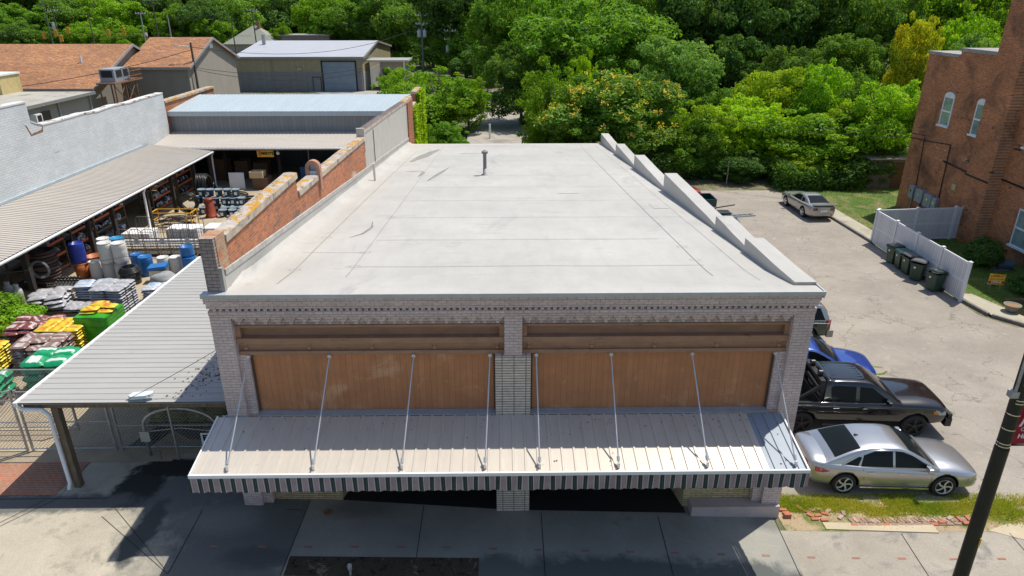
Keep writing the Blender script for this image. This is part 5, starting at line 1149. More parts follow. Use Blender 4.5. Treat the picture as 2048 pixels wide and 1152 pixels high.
def car(label, loc, rz, sp, cat='car', name='parked_car', group=None):
    t = thing(name, label, cat, loc, rz, group)
    bs = sp['body']           # (x, halfwidth, z_bottom, z_shoulder, z_top)
    x0, x1 = bs[0][0], bs[-1][0]; paint = sp['paint']; W = max(b[1] for b in bs)
    mb = MB(); nx = 64
    def sect(x):
        w_, zb, zs, zt = cr(bs, x); h = zs-zb
        half = [(0, zb), (w_*0.8, zb), (w_*0.95, zb+0.06), (w_*0.985, zb+0.2*h), (w_, zb+0.45*h), (w_*1.0, zb+0.62*h), (w_*0.985, zb+0.78*h), (w_*0.975, zb+0.86*h), (w_*0.955, zs-0.02), (w_*0.91, zs+0.012), (w_*0.8, zs+(zt-zs)*0.55), (w_*0.5, zs+(zt-zs)*0.9), (0, zt)]
        return half + [(-y, z) for y, z in half[-2:0:-1]]
    rings = []; xs = []
    for i in range(nx+1):
        u = i/nx; u = 0.5-0.5*math.cos(math.pi*u) if sp.get('ease', True) else u
        xs.append(x0+(x1-x0)*u)
    m = len(sect(0)); vs = []
    for x in xs: vs += [(x, y, z) for y, z in sect(x)]
    fs = [(i*m+k, i*m+(k+1) % m, (i+1)*m+(k+1) % m, (i+1)*m+k) for i in range(nx) for k in range(m)]
    mb.add(vs, fs, True); mb.add(vs[:m], [list(range(m))]); mb.add(vs[-m:], [list(range(m))])
    body = mb.build('body', [paint, M['dark']], t, local=True)
    bm = bmesh.new(); bm.from_mesh(body.data); bmesh.ops.remove_doubles(bm, verts=bm.verts, dist=1e-5); bmesh.ops.recalc_face_normals(bm, faces=bm.faces); bm.to_mesh(body.data); bm.free()
    R_ = sp['wheel_r']; c = MB(); c.mi = 1
    for wx in sp['axles']:
        for s in (-1, 1): c.cyl((wx, s*(W-0.28), R_+0.01), (wx, s*(W+0.2), R_+0.01), R_+0.065, n=28, smooth=False)
    if sp.get('bed'): 
        a, b, d = sp['bed']; c.box(a, b, -W+0.17, W-0.17, d, 3)
    cu = c.build('cut', [paint, M['dark']], t, local=True); bool_cut(body, cu)
    # cabin
    cab = sp.get('cab')
    if cab:
        zb = cab['belt']; wb, wr, zr = cab['wb'], cab['wr'], cab['zr']; prof = cab['prof']   # prof: (x, z_top) rear base ... front base
        def zt(x): return cr([(p[0], p[1]) for p in prof], x)[0] if cab.get('smooth', True) else cr(prof, x)[0]
        def yy(z): return wb-(wb-wr)*max(0, min(1, (z-zb)/(zr-zb)))
        mb = MB(); n = 40; ks = 9
        def sec(x):
            z = max(zb+0.002, zt(x)); out = [(yy(zb)+0.0, zb-0.06)]
            for k in range(5): q = zb+(z-0.03-zb)*k/4; out.append((yy(q), q))
            yt = yy(z); rr = min(0.07, z-zb)
            out += [(yt-0.015, z-0.012), (yt-0.06, z+0.004), (yt*0.6, z+0.022), (0, z+0.03)]
            return out + [(-y, q) for y, q in out[-2::-1]]
        xs = [prof[0][0]+(prof[-1][0]-prof[0][0])*i/n for i in range(n+1)]; m = len(sec(0)); vs = []
        for x in xs: vs += [(x, y, z) for y, z in sec(x)]
        mb.add(vs, [(i*m+k, i*m+k+1, (i+1)*m+k+1, (i+1)*m+k) for i in range(n) for k in range(m-1)], True)
        mb.add(vs[:m], [list(range(m))]); mb.add(vs[-m:], [list(range(m))])
        mb.build('cabin', cab.get('paint', paint), t, local=True)
        for s in (-1, 1):
            for wpoly in cab['win']:
                mb = MB(); P = [(x, s*(yy(z)+0.006), z) for x, z in wpoly]; mb.poly(P, (0, -s*0.004, 0)); mb.build('side_window', m_cgl, t, local=True)
            if cab.get('trim'):
                mb = MB(); mb.tube([(x, s*(yy(z)+0.01), z) for x, z in cab['trim']], 0.011, 5); mb.build('window_trim', M['chrome'], t, local=True)
        def screen(xa, xb, nm):
            mb = MB()
            def f(u, v):
                x = xa+(xb-xa)*u; z = zt(x); yt = yy(z)-0.075; y = -yt+2*yt*v; k = abs(2*v-1); q = abs(y)/max(1e-3, yy(z))
                return (x, y, z+0.03-0.008*min(1, q/0.6)-0.018*max(0, (q-0.6)/0.35)+0.007)
            mb.grid(f, 8, 10); mb.build(nm, m_cgl, t, local=True)
        for xa, xb, nm in cab['screens']: screen(xa, xb, nm)
        if cab.get('roof_ribs'):
            mb = MB(); xa, xb = cab['roof_ribs']
            for k in range(-3, 4): mb.box(xa, xb, k*0.17-0.02, k*0.17+0.02, zr+0.015, zr+0.035)
            mb.build('roof_ribs', paint, t, local=True)
    # wheels
    for wx in sp['axles']:
        for s in (-1, 1):
            wy = s*(W-0.125); mb = MB()
            def lp(pr, n=28):
                vs = []
                for r_, d in pr:
                    for k in range(n): a = 2*math.pi*k/n; vs.append((wx+r_*math.cos(a), wy+s*d, R_+r_*math.sin(a)))
                return vs, [(i*n+k, i*n+(k+1) % n, (i+1)*n+(k+1) % n, (i+1)*n+k) for i in range(len(pr)-1) for k in range(n)]
            mb.add(*lp([(R_*0.68, -0.11), (R_*0.95, -0.11), (R_, -0.08), (R_, 0.08), (R_*0.95, 0.115), (R_*0.70, 0.12), (R_*0.68, 0.09)]), smooth=True)
            ty = mb.build('wheel', m_tyre, t, local=True)
            mb = MB(); mb.add(*lp([(R_*0.70, 0.09), (R_*0.70, 0.122), (R_*0.67, 0.122), (R_*0.66, 0.08)]), smooth=True)
            for k in range(5):
                a = 2*math.pi*k/5+0.3; da = 0.24 if sp.get('swirl', True) else 0.0
                pts = []
                for r_, w2, off in ((0.10, 0.02, 0.0), (0.40, 0.022, da*0.6), (0.66, 0.034, da*1.6)):
                    pts.append((r_*R_, w2, a+off*s))
                L_ = [(wx+r_*math.cos(q)-w2*math.sin(q), wy+s*0.105, R_+r_*math.sin(q)+w2*math.cos(q)) for r_, w2, q in pts] + [(wx+r_*math.cos(q)+w2*math.sin(q), wy+s*0.105, R_+r_*math.sin(q)-w2*math.cos(q)) for r_, w2, q in pts[::-1]]
                mb.poly(L_, (0, s*0.012, 0))
            mb.cyl((wx, wy+s*0.09, R_), (wx, wy+s*0.122, R_), R_*0.14, n=10)
            mb.build('rim', sp.get('rim', m_rim), ty, local=True)
            mb = MB(); mb.cyl((wx, wy+s*0.03, R_), (wx, wy+s*0.05, R_), R_*0.68, n=20); mb.build('brake_disc', M['dark'], ty, local=True)
    def side(x, z, out=0.0):
        """point on the body side at (x, z)"""
        pr = sect(x); best = None
        hp_ = pr[:13]
        for (y0, z0), (y1, z1) in zip(hp_[1:], hp_[2:]):
            if z0 <= z <= z1 or z1 <= z <= z0: k = (z-z0)/(z1-z0) if z1 != z0 else 0; best = y0+(y1-y0)*k; break
        if best is None: best = hp_[4][0]
        return best+out
    for s in (-1, 1):
        for sx in sp.get('seams', ()):
            mb = MB(); pts = [(x, s*side(x, z, 0.001), z) for x, z in sx]; mb.tube(pts, 0.006, 4); mb.build('door_gap', m_seamc, t, local=True)
        for hx, hz in sp.get('handles', ()):
            mb = MB(); y = side(hx, hz); mb.box(hx-0.10, hx+0.10, s*y-0.002 if s > 0 else -y-0.035, s*y+0.035 if s > 0 else -y+0.002, hz-0.014, hz+0.018); mb.build('door_handle', sp.get('handle_m', M['chrome']), t, local=True)
        if sp.get('mirror'):
            mx, mz = sp['mirror']; y = side(mx, mz-0.1); mb = MB(); a, b = sorted((s*(y-0.02), s*(y+0.20))); mb.box(mx-0.07, mx+0.07, a, b, mz, mz+0.15); mb.build('wing_mirror', paint, t, local=True, bevel=0.03)
        for kind_, m_, px_ in sp.get('lamps', ()):
            mb = MB(); pts = [(x, s*(side(x, z)+0.015), z) for x, z in px_]; mb.poly(pts, (0.0, -s*0.02, 0)); mb.build(kind_, m_, t, local=True)
    for nm, m_, f in sp.get('extra', ()):
        mb = MB(); f(mb); mb.build(nm, m_, t, local=True)
    return t
def faces_on_end(sgn, xe, ya, yb, za, zb, bulge=0.0):
    def f(mb):
        for s in ((-1, 1) if ya > 0 else (1,)):
            a, b = sorted((s*ya, s*yb)); mb.box(xe-0.03 if sgn > 0 else xe-0.012, xe+0.012 if sgn > 0 else xe+0.03, a, b, za, zb)
    return f
sedan = dict(paint=m_sil, wheel_r=0.345, axles=(-1.40, 1.43),
    body=[(-2.40, 0.60, 0.48, 0.90, 0.93), (-2.36, 0.74, 0.34, 0.96, 1.02), (-2.1, 0.86, 0.26, 0.97, 1.07), (-1.5, 0.915, 0.24, 0.95, 1.02), (-0.6, 0.925, 0.22, 0.90, 0.96), (0.4, 0.925, 0.22, 0.87, 0.94), (1.0, 0.92, 0.22, 0.84, 0.97), (1.6, 0.91, 0.24, 0.82, 0.95), (2.1, 0.87, 0.24, 0.76, 0.86), (2.38, 0.76, 0.25, 0.69, 0.76), (2.46, 0.62, 0.30, 0.62, 0.66)],
    cab=dict(belt=0.90, wb=0.85, wr=0.64, zr=1.45, prof=[(-2.05, 1.0), (-1.8, 1.09), (-1.15, 1.34), (-0.65, 1.435), (-0.1, 1.45), (0.28, 1.39), (0.78, 1.16), (1.22, 0.93)],
        win=[[(-1.46, 0.98), (-1.08, 0.95), (-0.98, 1.18), (-1.06, 1.20)], [(-1.0, 0.94), (-0.10, 0.93), (-0.12, 1.365), (-0.62, 1.35), (-0.93, 1.24)], [(-0.03, 0.93), (0.94, 0.93), (0.86, 1.02), (0.42, 1.27), (0.14, 1.36), (-0.05, 1.37)]],
        trim=[(-1.54, 0.97), (-1.1, 1.24), (-0.66, 1.385), (-0.1, 1.40), (0.2, 1.37), (0.6, 1.2), (1.02, 0.95)], screens=[(-1.72, -1.0, 'rear_window'), (0.36, 1.1, 'windscreen')]),
    seams=[[(-0.95, 0.88), (-0.9, 0.6), (-0.78, 0.34)], [(-0.08, 0.86), (-0.08, 0.3)], [(0.98, 0.82), (1.03, 0.6), (1.0, 0.34)]], handles=[(-0.72, 0.78), (0.16, 0.76)], mirror=(0.86, 0.90),
    lamps=[('headlight', m_hl, [(2.05, 0.66), (2.36, 0.58), (2.38, 0.52), (2.1, 0.56)]), ('tail_lamp', m_tail, [(-2.38, 0.86), (-2.25, 0.87), (-2.05, 0.84), (-1.88, 0.78), (-2.05, 0.73), (-2.25, 0.72), (-2.38, 0.74)])],
    extra=[('tail_lamp_bar', m_tail, lambda mb: mb.box(-2.42, -2.385, -0.58, -0.36, 0.74, 0.86)), ('number_plate', M['white_metal'], lambda mb: mb.box(-2.43, -2.405, -0.26, 0.26, 0.60, 0.76)), ('grille', M['dark'], lambda mb: mb.box(2.40, 2.475, -0.42, 0.42, 0.36, 0.52)), ('roof_aerial', M['dark'], lambda mb: mb.poly([(-0.95, -0.025, 1.39), (-0.75, -0.025, 1.42), (-0.95, -0.015, 1.47)], (0, 0.05, 0))),
           ('exhaust', M['chrome'], lambda mb: mb.cyl((-2.42, -0.55, 0.31), (-2.2, -0.55, 0.31), 0.05, n=10)), ('sill', M['chrome'], lambda mb: (mb.box(-0.95, 1.0, -0.925, -0.905, 0.25, 0.29), mb.box(-0.95, 1.0, 0.905, 0.925, 0.25, 0.29)))])
car('silver saloon parked closest to the grass strip', (11.05, 1.72, GR), R(-3.2), sedan)
def light_pair(mb):
    for y in (-0.35, 0.35): mb.cyl((-1.32, y, 1.99), (-1.20, y, 1.99), 0.10, n=12); mb.box(-1.30, -1.24, y-0.03, y+0.03, 1.86, 1.92)
def rollbar(mb):
    for s in (-1, 1):
        mb.poly([(-1.28, s*0.80, 1.10), (-1.12, s*0.80, 1.10), (-1.20, s*0.70, 1.86), (-1.34, s*0.70, 1.86)], (0, -s*0.07, 0))
        mb.poly([(-2.25, s*0.82, 1.10), (-2.12, s*0.82, 1.10), (-1.30, s*0.74, 1.62), (-1.34, s*0.74, 1.74)], (0, -s*0.06, 0))
    mb.box(-1.36, -1.2, -0.74, 0.74, 1.80, 1.90); mb.box(-1.34, -1.22, -0.74, 0.74, 1.45, 1.52)
truck = dict(paint=m_blkp, wheel_r=0.41, axles=(-1.85, 1.80), swirl=False, rim=M['black'],
    body=[(-2.95, 0.90, 0.55, 1.16, 1.17), (-2.9, 0.97, 0.5, 1.18, 1.19), (-1.3, 0.99, 0.45, 1.18, 1.20), (-1.2, 0.99, 0.45, 1.19, 1.21), (0.9, 0.99, 0.45, 1.18, 1.24), (1.15, 0.985, 0.45, 1.16, 1.28), (1.9, 0.985, 0.45, 1.14, 1.28), (2.5, 0.97, 0.48, 1.10, 1.22), (2.74, 0.91, 0.5, 1.06, 1.14), (2.82, 0.82, 0.55, 0.98, 1.02)],
    bed=(-2.85, -1.32, 0.75),
    cab=dict(belt=1.18, wb=0.91, wr=0.70, zr=1.86, prof=[(-1.22, 1.22), (-1.15, 1.80), (-0.9, 1.86), (-0.3, 1.87), (0.2, 1.84), (0.4, 1.78), (0.8, 1.54), (1.3, 1.22)],
        win=[[(-0.98, 1.24), (-0.2, 1.22), (-0.2, 1.72), (-0.90, 1.73), (-1.0, 1.68)], [(-0.08, 1.22), (0.92, 1.22), (0.86, 1.30), (0.32, 1.68), (-0.08, 1.72)]], screens=[(0.42, 1.22, 'windscreen')], roof_ribs=(-0.9, 0.1)),
    seams=[[(-1.15, 1.15), (-1.15, 0.5)], [(-0.14, 1.15), (-0.14, 0.5)], [(1.02, 1.12), (1.0, 0.8), (0.95, 0.5)]], handles=[(-0.82, 1.04), (0.12, 1.04)], mirror=(0.80, 1.22),
    lamps=[('headlight', m_hl, [(2.35, 1.02), (2.72, 0.96), (2.74, 0.84), (2.5, 0.86)]), ('turn_signal', m_amb, [(2.30, 0.98), (2.45, 0.97), (2.45, 0.88), (2.32, 0.90)])],
    extra=[('bumper', M['black'], lambda mb: (mb.box(2.78, 2.98, -0.93, 0.93, 0.42, 0.72), mb.box(2.84, 2.97, -0.9, 0.9, 0.72, 0.86))), ('roll_bar', M['black'], rollbar), ('spot_lamp', M['black'], light_pair),
           ('bed_rail', M['black'], lambda mb: mb.box(-2.9, -1.3, 0.86, 0.97, 1.175, 1.205)), ('bed_rail', M['black'], lambda mb: mb.box(-2.9, -1.3, -0.97, -0.86, 1.175, 1.205)), ('side_step', M['black'], lambda mb: mb.cyl((-1.2, -1.0, 0.42), (1.0, -1.0, 0.42), 0.05)), ('side_step', M['black'], lambda mb: mb.cyl((-1.2, 1.0, 0.42), (1.0, 1.0, 0.42), 0.05))])
car('black crew cab pickup with roll bar between the silver and blue cars', (11.45, 4.75, GR), R(-3.5), truck, 'pickup truck', 'pickup_truck')
hatch = dict(sedan); hatch['paint'] = m_blup
hatch.update(lamps=[('headlight', m_hl, [(2.05, 0.66), (2.36, 0.58), (2.38, 0.52), (2.1, 0.56)]), ('tail_lamp', m_tail, [(-2.37, 0.90), (-2.1, 0.84), (-2.1, 0.74), (-2.37, 0.76)])])
car('bright blue car behind the black pickup', (11.15, 7.75, GR), R(-9), hatch)
suv = dict(paint=m_grnp, wheel_r=0.37, axles=(-1.4, 1.4), swirl=False, handle_m=M['chrome'],
    body=[(-2.35, 0.80, 0.42, 1.0, 1.02), (-2.3, 0.88, 0.36, 1.05, 1.06), (-2.0, 0.92, 0.34, 1.05, 1.07), (0.6, 0.925, 0.33, 1.02, 1.05), (1.2, 0.92, 0.33, 1.0, 1.1), (1.9, 0.88, 0.36, 0.92, 1.0), (2.25, 0.78, 0.38, 0.82, 0.88), (2.35, 0.6, 0.45, 0.75, 0.78)],
    cab=dict(belt=1.04, wb=0.86, wr=0.66, zr=1.70, paint=m_champ, prof=[(-2.28, 1.08), (-2.15, 1.45), (-1.95, 1.66), (-1.6, 1.71), (-0.5, 1.73), (0.2, 1.69), (0.6, 1.5), (1.2, 1.1)],
        win=[[(-2.08, 1.10), (-1.35, 1.09), (-1.35, 1.58), (-1.86, 1.57)], [(-1.25, 1.09), (-0.4, 1.09), (-0.4, 1.60), (-1.25, 1.59)], [(-0.3, 1.09), (0.8, 1.09), (0.4, 1.45), (0.1, 1.60), (-0.3, 1.60)]], screens=[(-2.24, -1.98, 'rear_window'), (0.35, 1.1, 'windscreen')]),
    seams=[[(-1.3, 1.0), (-1.3, 0.7)], [(-0.35, 1.0), (-0.35, 0.4)]], handles=[(-1.1, 0.95)], mirror=(0.7, 1.05),
    lamps=[('tail_lamp', m_tail, [(-2.34, 1.12), (-2.16, 1.10), (-2.14, 0.80), (-2.34, 0.78)])],
    extra=[('bumper', m_tanp, lambda mb: mb.box(-2.46, -2.2, -0.93, 0.93, 0.36, 0.66)), ('cladding', m_tanp, lambda mb: (mb.box(-1.0, 1.0, -0.945, -0.9, 0.33, 0.55), mb.box(-1.0, 1.0, 0.9, 0.945, 0.33, 0.55))), ('roof_rail', M['chrome'], lambda mb: (mb.tube([(-1.9, -0.6, 1.72), (-1.7, -0.6, 1.79), (0, -0.6, 1.80), (0.2, -0.6, 1.74)], 0.02, 6), mb.tube([(-1.9, 0.6, 1.72), (-1.7, 0.6, 1.79), (0, 0.6, 1.80), (0.2, 0.6, 1.74)], 0.02, 6))),
           ('side_trim', M['chrome'], lambda mb: (mb.box(-2.25, 1.0, -0.945, -0.92, 0.98, 1.01), mb.box(-2.25, 1.0, 0.92, 0.945, 0.98, 1.01)))])
car('dark green and tan sport utility vehicle at the corner of the grey building', (11.0, 11.2, GR), R(178), suv, 'suv', 'parked_suv')
coupe = dict(sedan); coupe.update(paint=m_champ, wheel_r=0.34, axles=(-1.33, 1.35), swirl=False, rim=M['chrome'],
    cab=dict(belt=0.86, wb=0.80, wr=0.56, zr=1.32, prof=[(-2.0, 0.98), (-1.7, 1.04), (-1.1, 1.24), (-0.6, 1.32), (-0.2, 1.33), (0.1, 1.28), (0.5, 1.1), (0.95, 0.93)],
        win=[[(-1.15, 0.95), (-0.7, 0.93), (-0.62, 1.20), (-0.95, 1.15)], [(-0.6, 0.93), (0.6, 0.93), (0.15, 1.18), (-0.1, 1.24), (-0.5, 1.24)]], screens=[(-1.75, -0.85, 'rear_window'), (0.15, 0.88, 'windscreen')]),
    seams=[[(-0.62, 0.86), (-0.6, 0.34)], [(0.75, 0.84), (0.78, 0.34)]], handles=[(-0.42, 0.78)],
    lamps=[('headlight', m_hl, [(2.05, 0.66), (2.36, 0.58), (2.38, 0.52), (2.1, 0.56)])],
    extra=[('tail_lamp', plain('dim_tail_lamp', (0.10, 0.03, 0.05), 0.2, coat=1), lambda mb: (mb.box(-2.43, -2.3, -0.70, -0.42, 0.72, 0.88), mb.box(-2.43, -2.3, 0.42, 0.70, 0.72, 0.88))), ('number_plate', M['white_metal'], lambda mb: mb.box(-2.44, -2.40, -0.22, 0.22, 0.62, 0.76)), ('rear_wing', m_champ, lambda mb: (mb.box(-2.4, -2.15, -0.68, 0.68, 1.06, 1.09), mb.box(-2.3, -2.2, -0.6, -0.5, 1.0, 1.06), mb.box(-2.3, -2.2, 0.5, 0.6, 1.0, 1.06))), ('wing_underline', M['dark'], lambda mb: mb.box(-2.405, -2.38, -0.66, 0.66, 0.98, 1.0))])
car('champagne silver coupe seen from behind, parked alone at the back of the lot', (20.45, 29.75, GR), R(91.5), coupe)
red = dict(sedan); red.update(paint=m_redp); car('red car peeping over the stepped parapet at the back', (11.4, 32.6, GR), R(8), red)
whc = dict(sedan); whc.update(paint=m_whp)
car('white car at the kerb, its roof just in the bottom left corner', (-9.1, -4.55, -0.1+gz(-8.5)-0.0), R(180), whc)
car('white car at the kerb in front of the planting strip', (-4.4, -4.72, -0.1+gz(-4.1)-0.1), R(180), whc)
# trailers behind the parapet
t = thing('cargo_trailer', 'small dark green open trailer beyond the stepped parapet', 'trailer', (13.0, 29.3, GR))
mb = MB(); mb.box(12.0, 13.9, 28.6, 30.2, 0.1, 0.13)
for a in ((12.0, 13.9, 28.6, 28.66), (12.0, 13.9, 30.14, 30.2), (13.84, 13.9, 28.66, 30.14), (12.0, 12.06, 28.66, 30.14)): mb.box(*a, 0.13, 0.85)
mb.build('tray', plain('teal_dark_paint', (0.01, 0.05, 0.06), 0.4), t)
for y in (28.5, 30.3): mb = MB(); mb.cyl((12.9, y-0.08, 0.0), (12.9, y+0.08, 0.0), 0.3, n=16); mb.build('wheel', m_tyre, t)
t = thing('utility_trailer', 'red trailer loaded with black gear behind the stepped parapet', 'trailer', (13.3, 24.7, GR))
mb = MB(); mb.box(11.5, 13.9, 23.9, 25.7, 0.2, 0.26); mb.box(13.84, 13.9, 23.9, 25.7, 0.26, 0.75); mb.box(11.5, 13.84, 23.9, 23.96, 0.26, 0.75); mb.build('tray', m_redp, t)
mb = MB(); mb.box(11.5, 13.9, 23.88, 25.72, 0.76, 0.84); mb.build('top_rail', M['chrome'], t)
for y in (23.8, 25.8): mb = MB(); mb.cyl((12.6, y-0.08, 0.03), (12.6, y+0.08, 0.03), 0.33, n=16); mb.build('wheel', m_tyre, t)
mb = MB(); mb.obox((13.2, 25.2, 0.3), 0.9, 0.7, 0.75); one('tool_box', mb, M['black'], 'black tool box riding in the red trailer', 'box', bevel=0.04)
t = thing('step_ladder', 'aluminium ladder sticking out over the red trailer', 'ladder', (14.0, 24.7, 0.9), R(12))
for y in (-0.17, 0.17): mb = MB(); mb.box(-1.2, 1.1, y-0.025, y+0.025, -0.04, 0.04); mb.build('side_rail', plain('aluminium', (0.4, 0.46, 0.5), 0.35, 0.7) if y < 0 else bpy.data.materials['aluminium'], t, local=True)
for k in range(7): mb = MB(); mb.box(-1.05+k*0.33, -0.98+k*0.33, -0.145, 0.145, -0.02, 0.02); mb.build('rung', bpy.data.materials['aluminium'], t, local=True)
mb = MB(); mb.cyl((12.2, 25.9, 0.95), (14.3, 26.3, 1.15), 0.05, n=8); one('long_pole', mb, M['black'], 'black pole laid across the red trailer, pointing right', 'pole')

# ------------------------------------------------------------------ brick building on the right
m_bk1 = brick('old_red_brick_y', 'yzx', (0.58, 0.19, 0.055), (0.34, 0.11, 0.045), (0.46, 0.32, 0.20), 0.215, 0.082, 0.010, (0.62, 1.25), stain=[((0.03, 0.025, 0.025), 1.5, 0.62, 0.05, (0.5, 2.6, 1)), ((0.13, 0.06, 0.035), 0.45, 0.5, 0.2, (1, 1, 1))], colvar=0.6)
m_bk2 = brick('old_red_brick_x', 'xzy', (0.30, 0.085, 0.035), (0.20, 0.065, 0.035), (0.26, 0.17, 0.115), 0.215, 0.082, 0.010, (0.62, 1.25), colvar=0.6)
bb = thing('brick_building', 'tall old red brick building with white arched windows', 'building', (30, 24, GR))
mb = MB(); mb.box(27.3, 40, 24.25, 31.0, GR-0.2, 9.75); mb.build('main_wall', m_bk1, bb)
mb = MB(); mb.box(27.3, 40, 27.85, 31.0, 9.75, 9.80); mb.build('parapet_low', m_bk1, bb)
mb = MB(); mb.box(27.3, 40, 24.25, 27.8, 9.75, 10.15); mb.build('parapet_high', m_bk1, bb)
m_cst = plain('worn_stone_coping', (0.30, 0.29, 0.28), 0.9, 0, 0.35, 2.5)
mb = MB(); mb.box(27.22, 40, 27.82, 31.06, 9.80, 9.98); mb.box(27.22, 40, 24.25, 27.8, 10.15, 10.35); mb.build('coping', m_cst, bb)
mb = MB(); mb.box(27.02, 40, 22.25, 24.25, GR-0.2, 18); mb.build('tower_wall', m_bk1, bb)
mb = MB(); mb.box(27.75, 40, 5, 22.25, GR-0.2, 12); mb.build('front_wing_wall', m_bk1, bb)
m_wf = plain('window_white', (0.74, 0.76, 0.78), 0.5); m_pane = plain('pale_pane', (0.22, 0.30, 0.28), 0.1, 0, 0.3, 2, coat=1.0)
def awin(X, y0, y1, z0, z1, arch=True):
    w_ = y1-y0; f = MB(); d = 0.07
    f.box(X-0.05, X+0.05, y0, y0+d, z0, z1); f.box(X-0.05, X+0.05, y1-d, y1, z0, z1); f.box(X-0.05, X+0.05, y0+d, y1-d, z0, z0+d); f.box(X-0.06, X+0.05, y0+d, y1-d, (z0+z1)/2-0.05, (z0+z1)/2+0.05); f.box(X-0.05, X+0.05, y0+d, y1-d, z1-d, z1)
    if arch:
        pts = [(X-0.05, y0, z1+0.002)] + [(X-0.05, (y0+y1)/2-w_/2*math.cos(a), z1+0.002+0.28*math.sin(a)) for a in [i*math.pi/10 for i in range(1, 10)]] + [(X-0.05, y1, z1+0.002)]
        f.poly(pts, (0.08, 0, 0))
    o = f.build('window', m_wf, bb)
    g = MB(); g.box(X-0.02, X+0.02, y0+d, y1-d, z0+d, (z0+z1)/2-0.05); g.box(X-0.02, X+0.02, y0+d, y1-d, (z0+z1)/2+0.05, z1-d); g.build('pane', m_pane, o)
    s = MB(); s.box(X-0.14, X-0.051, y0-0.08, y1+0.08, z0-0.07, z0+0.03); s.build('sill', m_wf, o)
awin(27.3, 27.35, 28.35, 5.75, 7.5); awin(27.3, 24.35, 25.2, 5.70, 7.5)
awin(27.75, 20.2, 21.3, 5.70, 7.5); awin(27.75, 18.7, 20.3, 0.55, 2.6, False)
mb = MB(); mb.tube([(27.28, 27.0, 3.72), (27.26, 24.27, 3.56)], 0.05, 5); mb.tube([(26.99, 24.25, 3.56), (26.99, 22.25, 3.5)], 0.05, 5); mb.tube([(27.72, 22.2, 3.72), (27.72, 16, 3.5)], 0.05, 5); mb.build('dark_ledge', M['black'], bb)
mb = MB(); mb.tube([(27.25, 29.4, 4.72), (27.25, 29.1, 1.2)], 0.025, 6); mb.tube([(27.25, 26.65, 4.78), (27.25, 26.5, 1.2)], 0.03, 6); mb.tube([(27.25, 31.0, 4.44), (27.22, 28.8, 4.6), (27.25, 26.6, 4.78)], 0.03, 6); mb.tube([(27.25, 30.9, 4.75), (27.25, 29.4, 4.85)], 0.02, 6); mb.build('conduit', M['black'], bb)
m_meter = plain('meter_grey', (0.32, 0.36, 0.40), 0.5, 0.2)
for k, (y, w_, z) in enumerate(((29.2, 0.5, 0.75), (28.3, 0.8, 0.7), (27.3, 0.8, 0.65), (26.6, 0.45, 0.6))):
    mb = MB(); mb.box(27.02, 27.295, y-w_/2, y+w_/2, z, z+0.85); o = mb.build('meter_box', m_meter, bb, bevel=0.03)
    mb = MB(); mb.cyl((27.0, y, z+0.5), (27.02, y, z+0.5), 0.09, n=12); mb.build('meter_dial', M['chrome'], o)
    mb = MB(); mb.cyl((27.2, y, GR), (27.2, y, z), 0.04, n=6); mb.build('pipe', M['grey_metal'], o)
mb = MB(); mb.box(27.2, 27.295, 25.15, 25.5, 2.3, 2.65); mb.build('wall_box', plain('cream_box', (0.5, 0.42, 0.22), 0.6), bb)
mb = MB(); mb.box(27.285, 27.298, 24.4, 25.3, 0.3, 1.3); mb.build('patched_opening', plain('pink_patch', (0.36, 0.13, 0.10), 0.9), bb)
mb = MB()
for i in range(16):
    y = rnd.choice([rnd.gauss(24.9, 0.35), rnd.uniform(27, 28.4)]); z = rnd.gauss(4.1, 0.25) if y < 26 else rnd.choice([3.7, 4.3, 4.45])
    if y > 24.3: mb.poly([(27.292, y, z), (27.292, y-rnd.uniform(.05, .3), z+rnd.uniform(-.05, .1)), (27.292, y-rnd.uniform(.05, .2), z+rnd.uniform(.05, .2))])
mb.build('mortar_scars', plain('scar', (0.45, 0.40, 0.36), 0.9), bb)

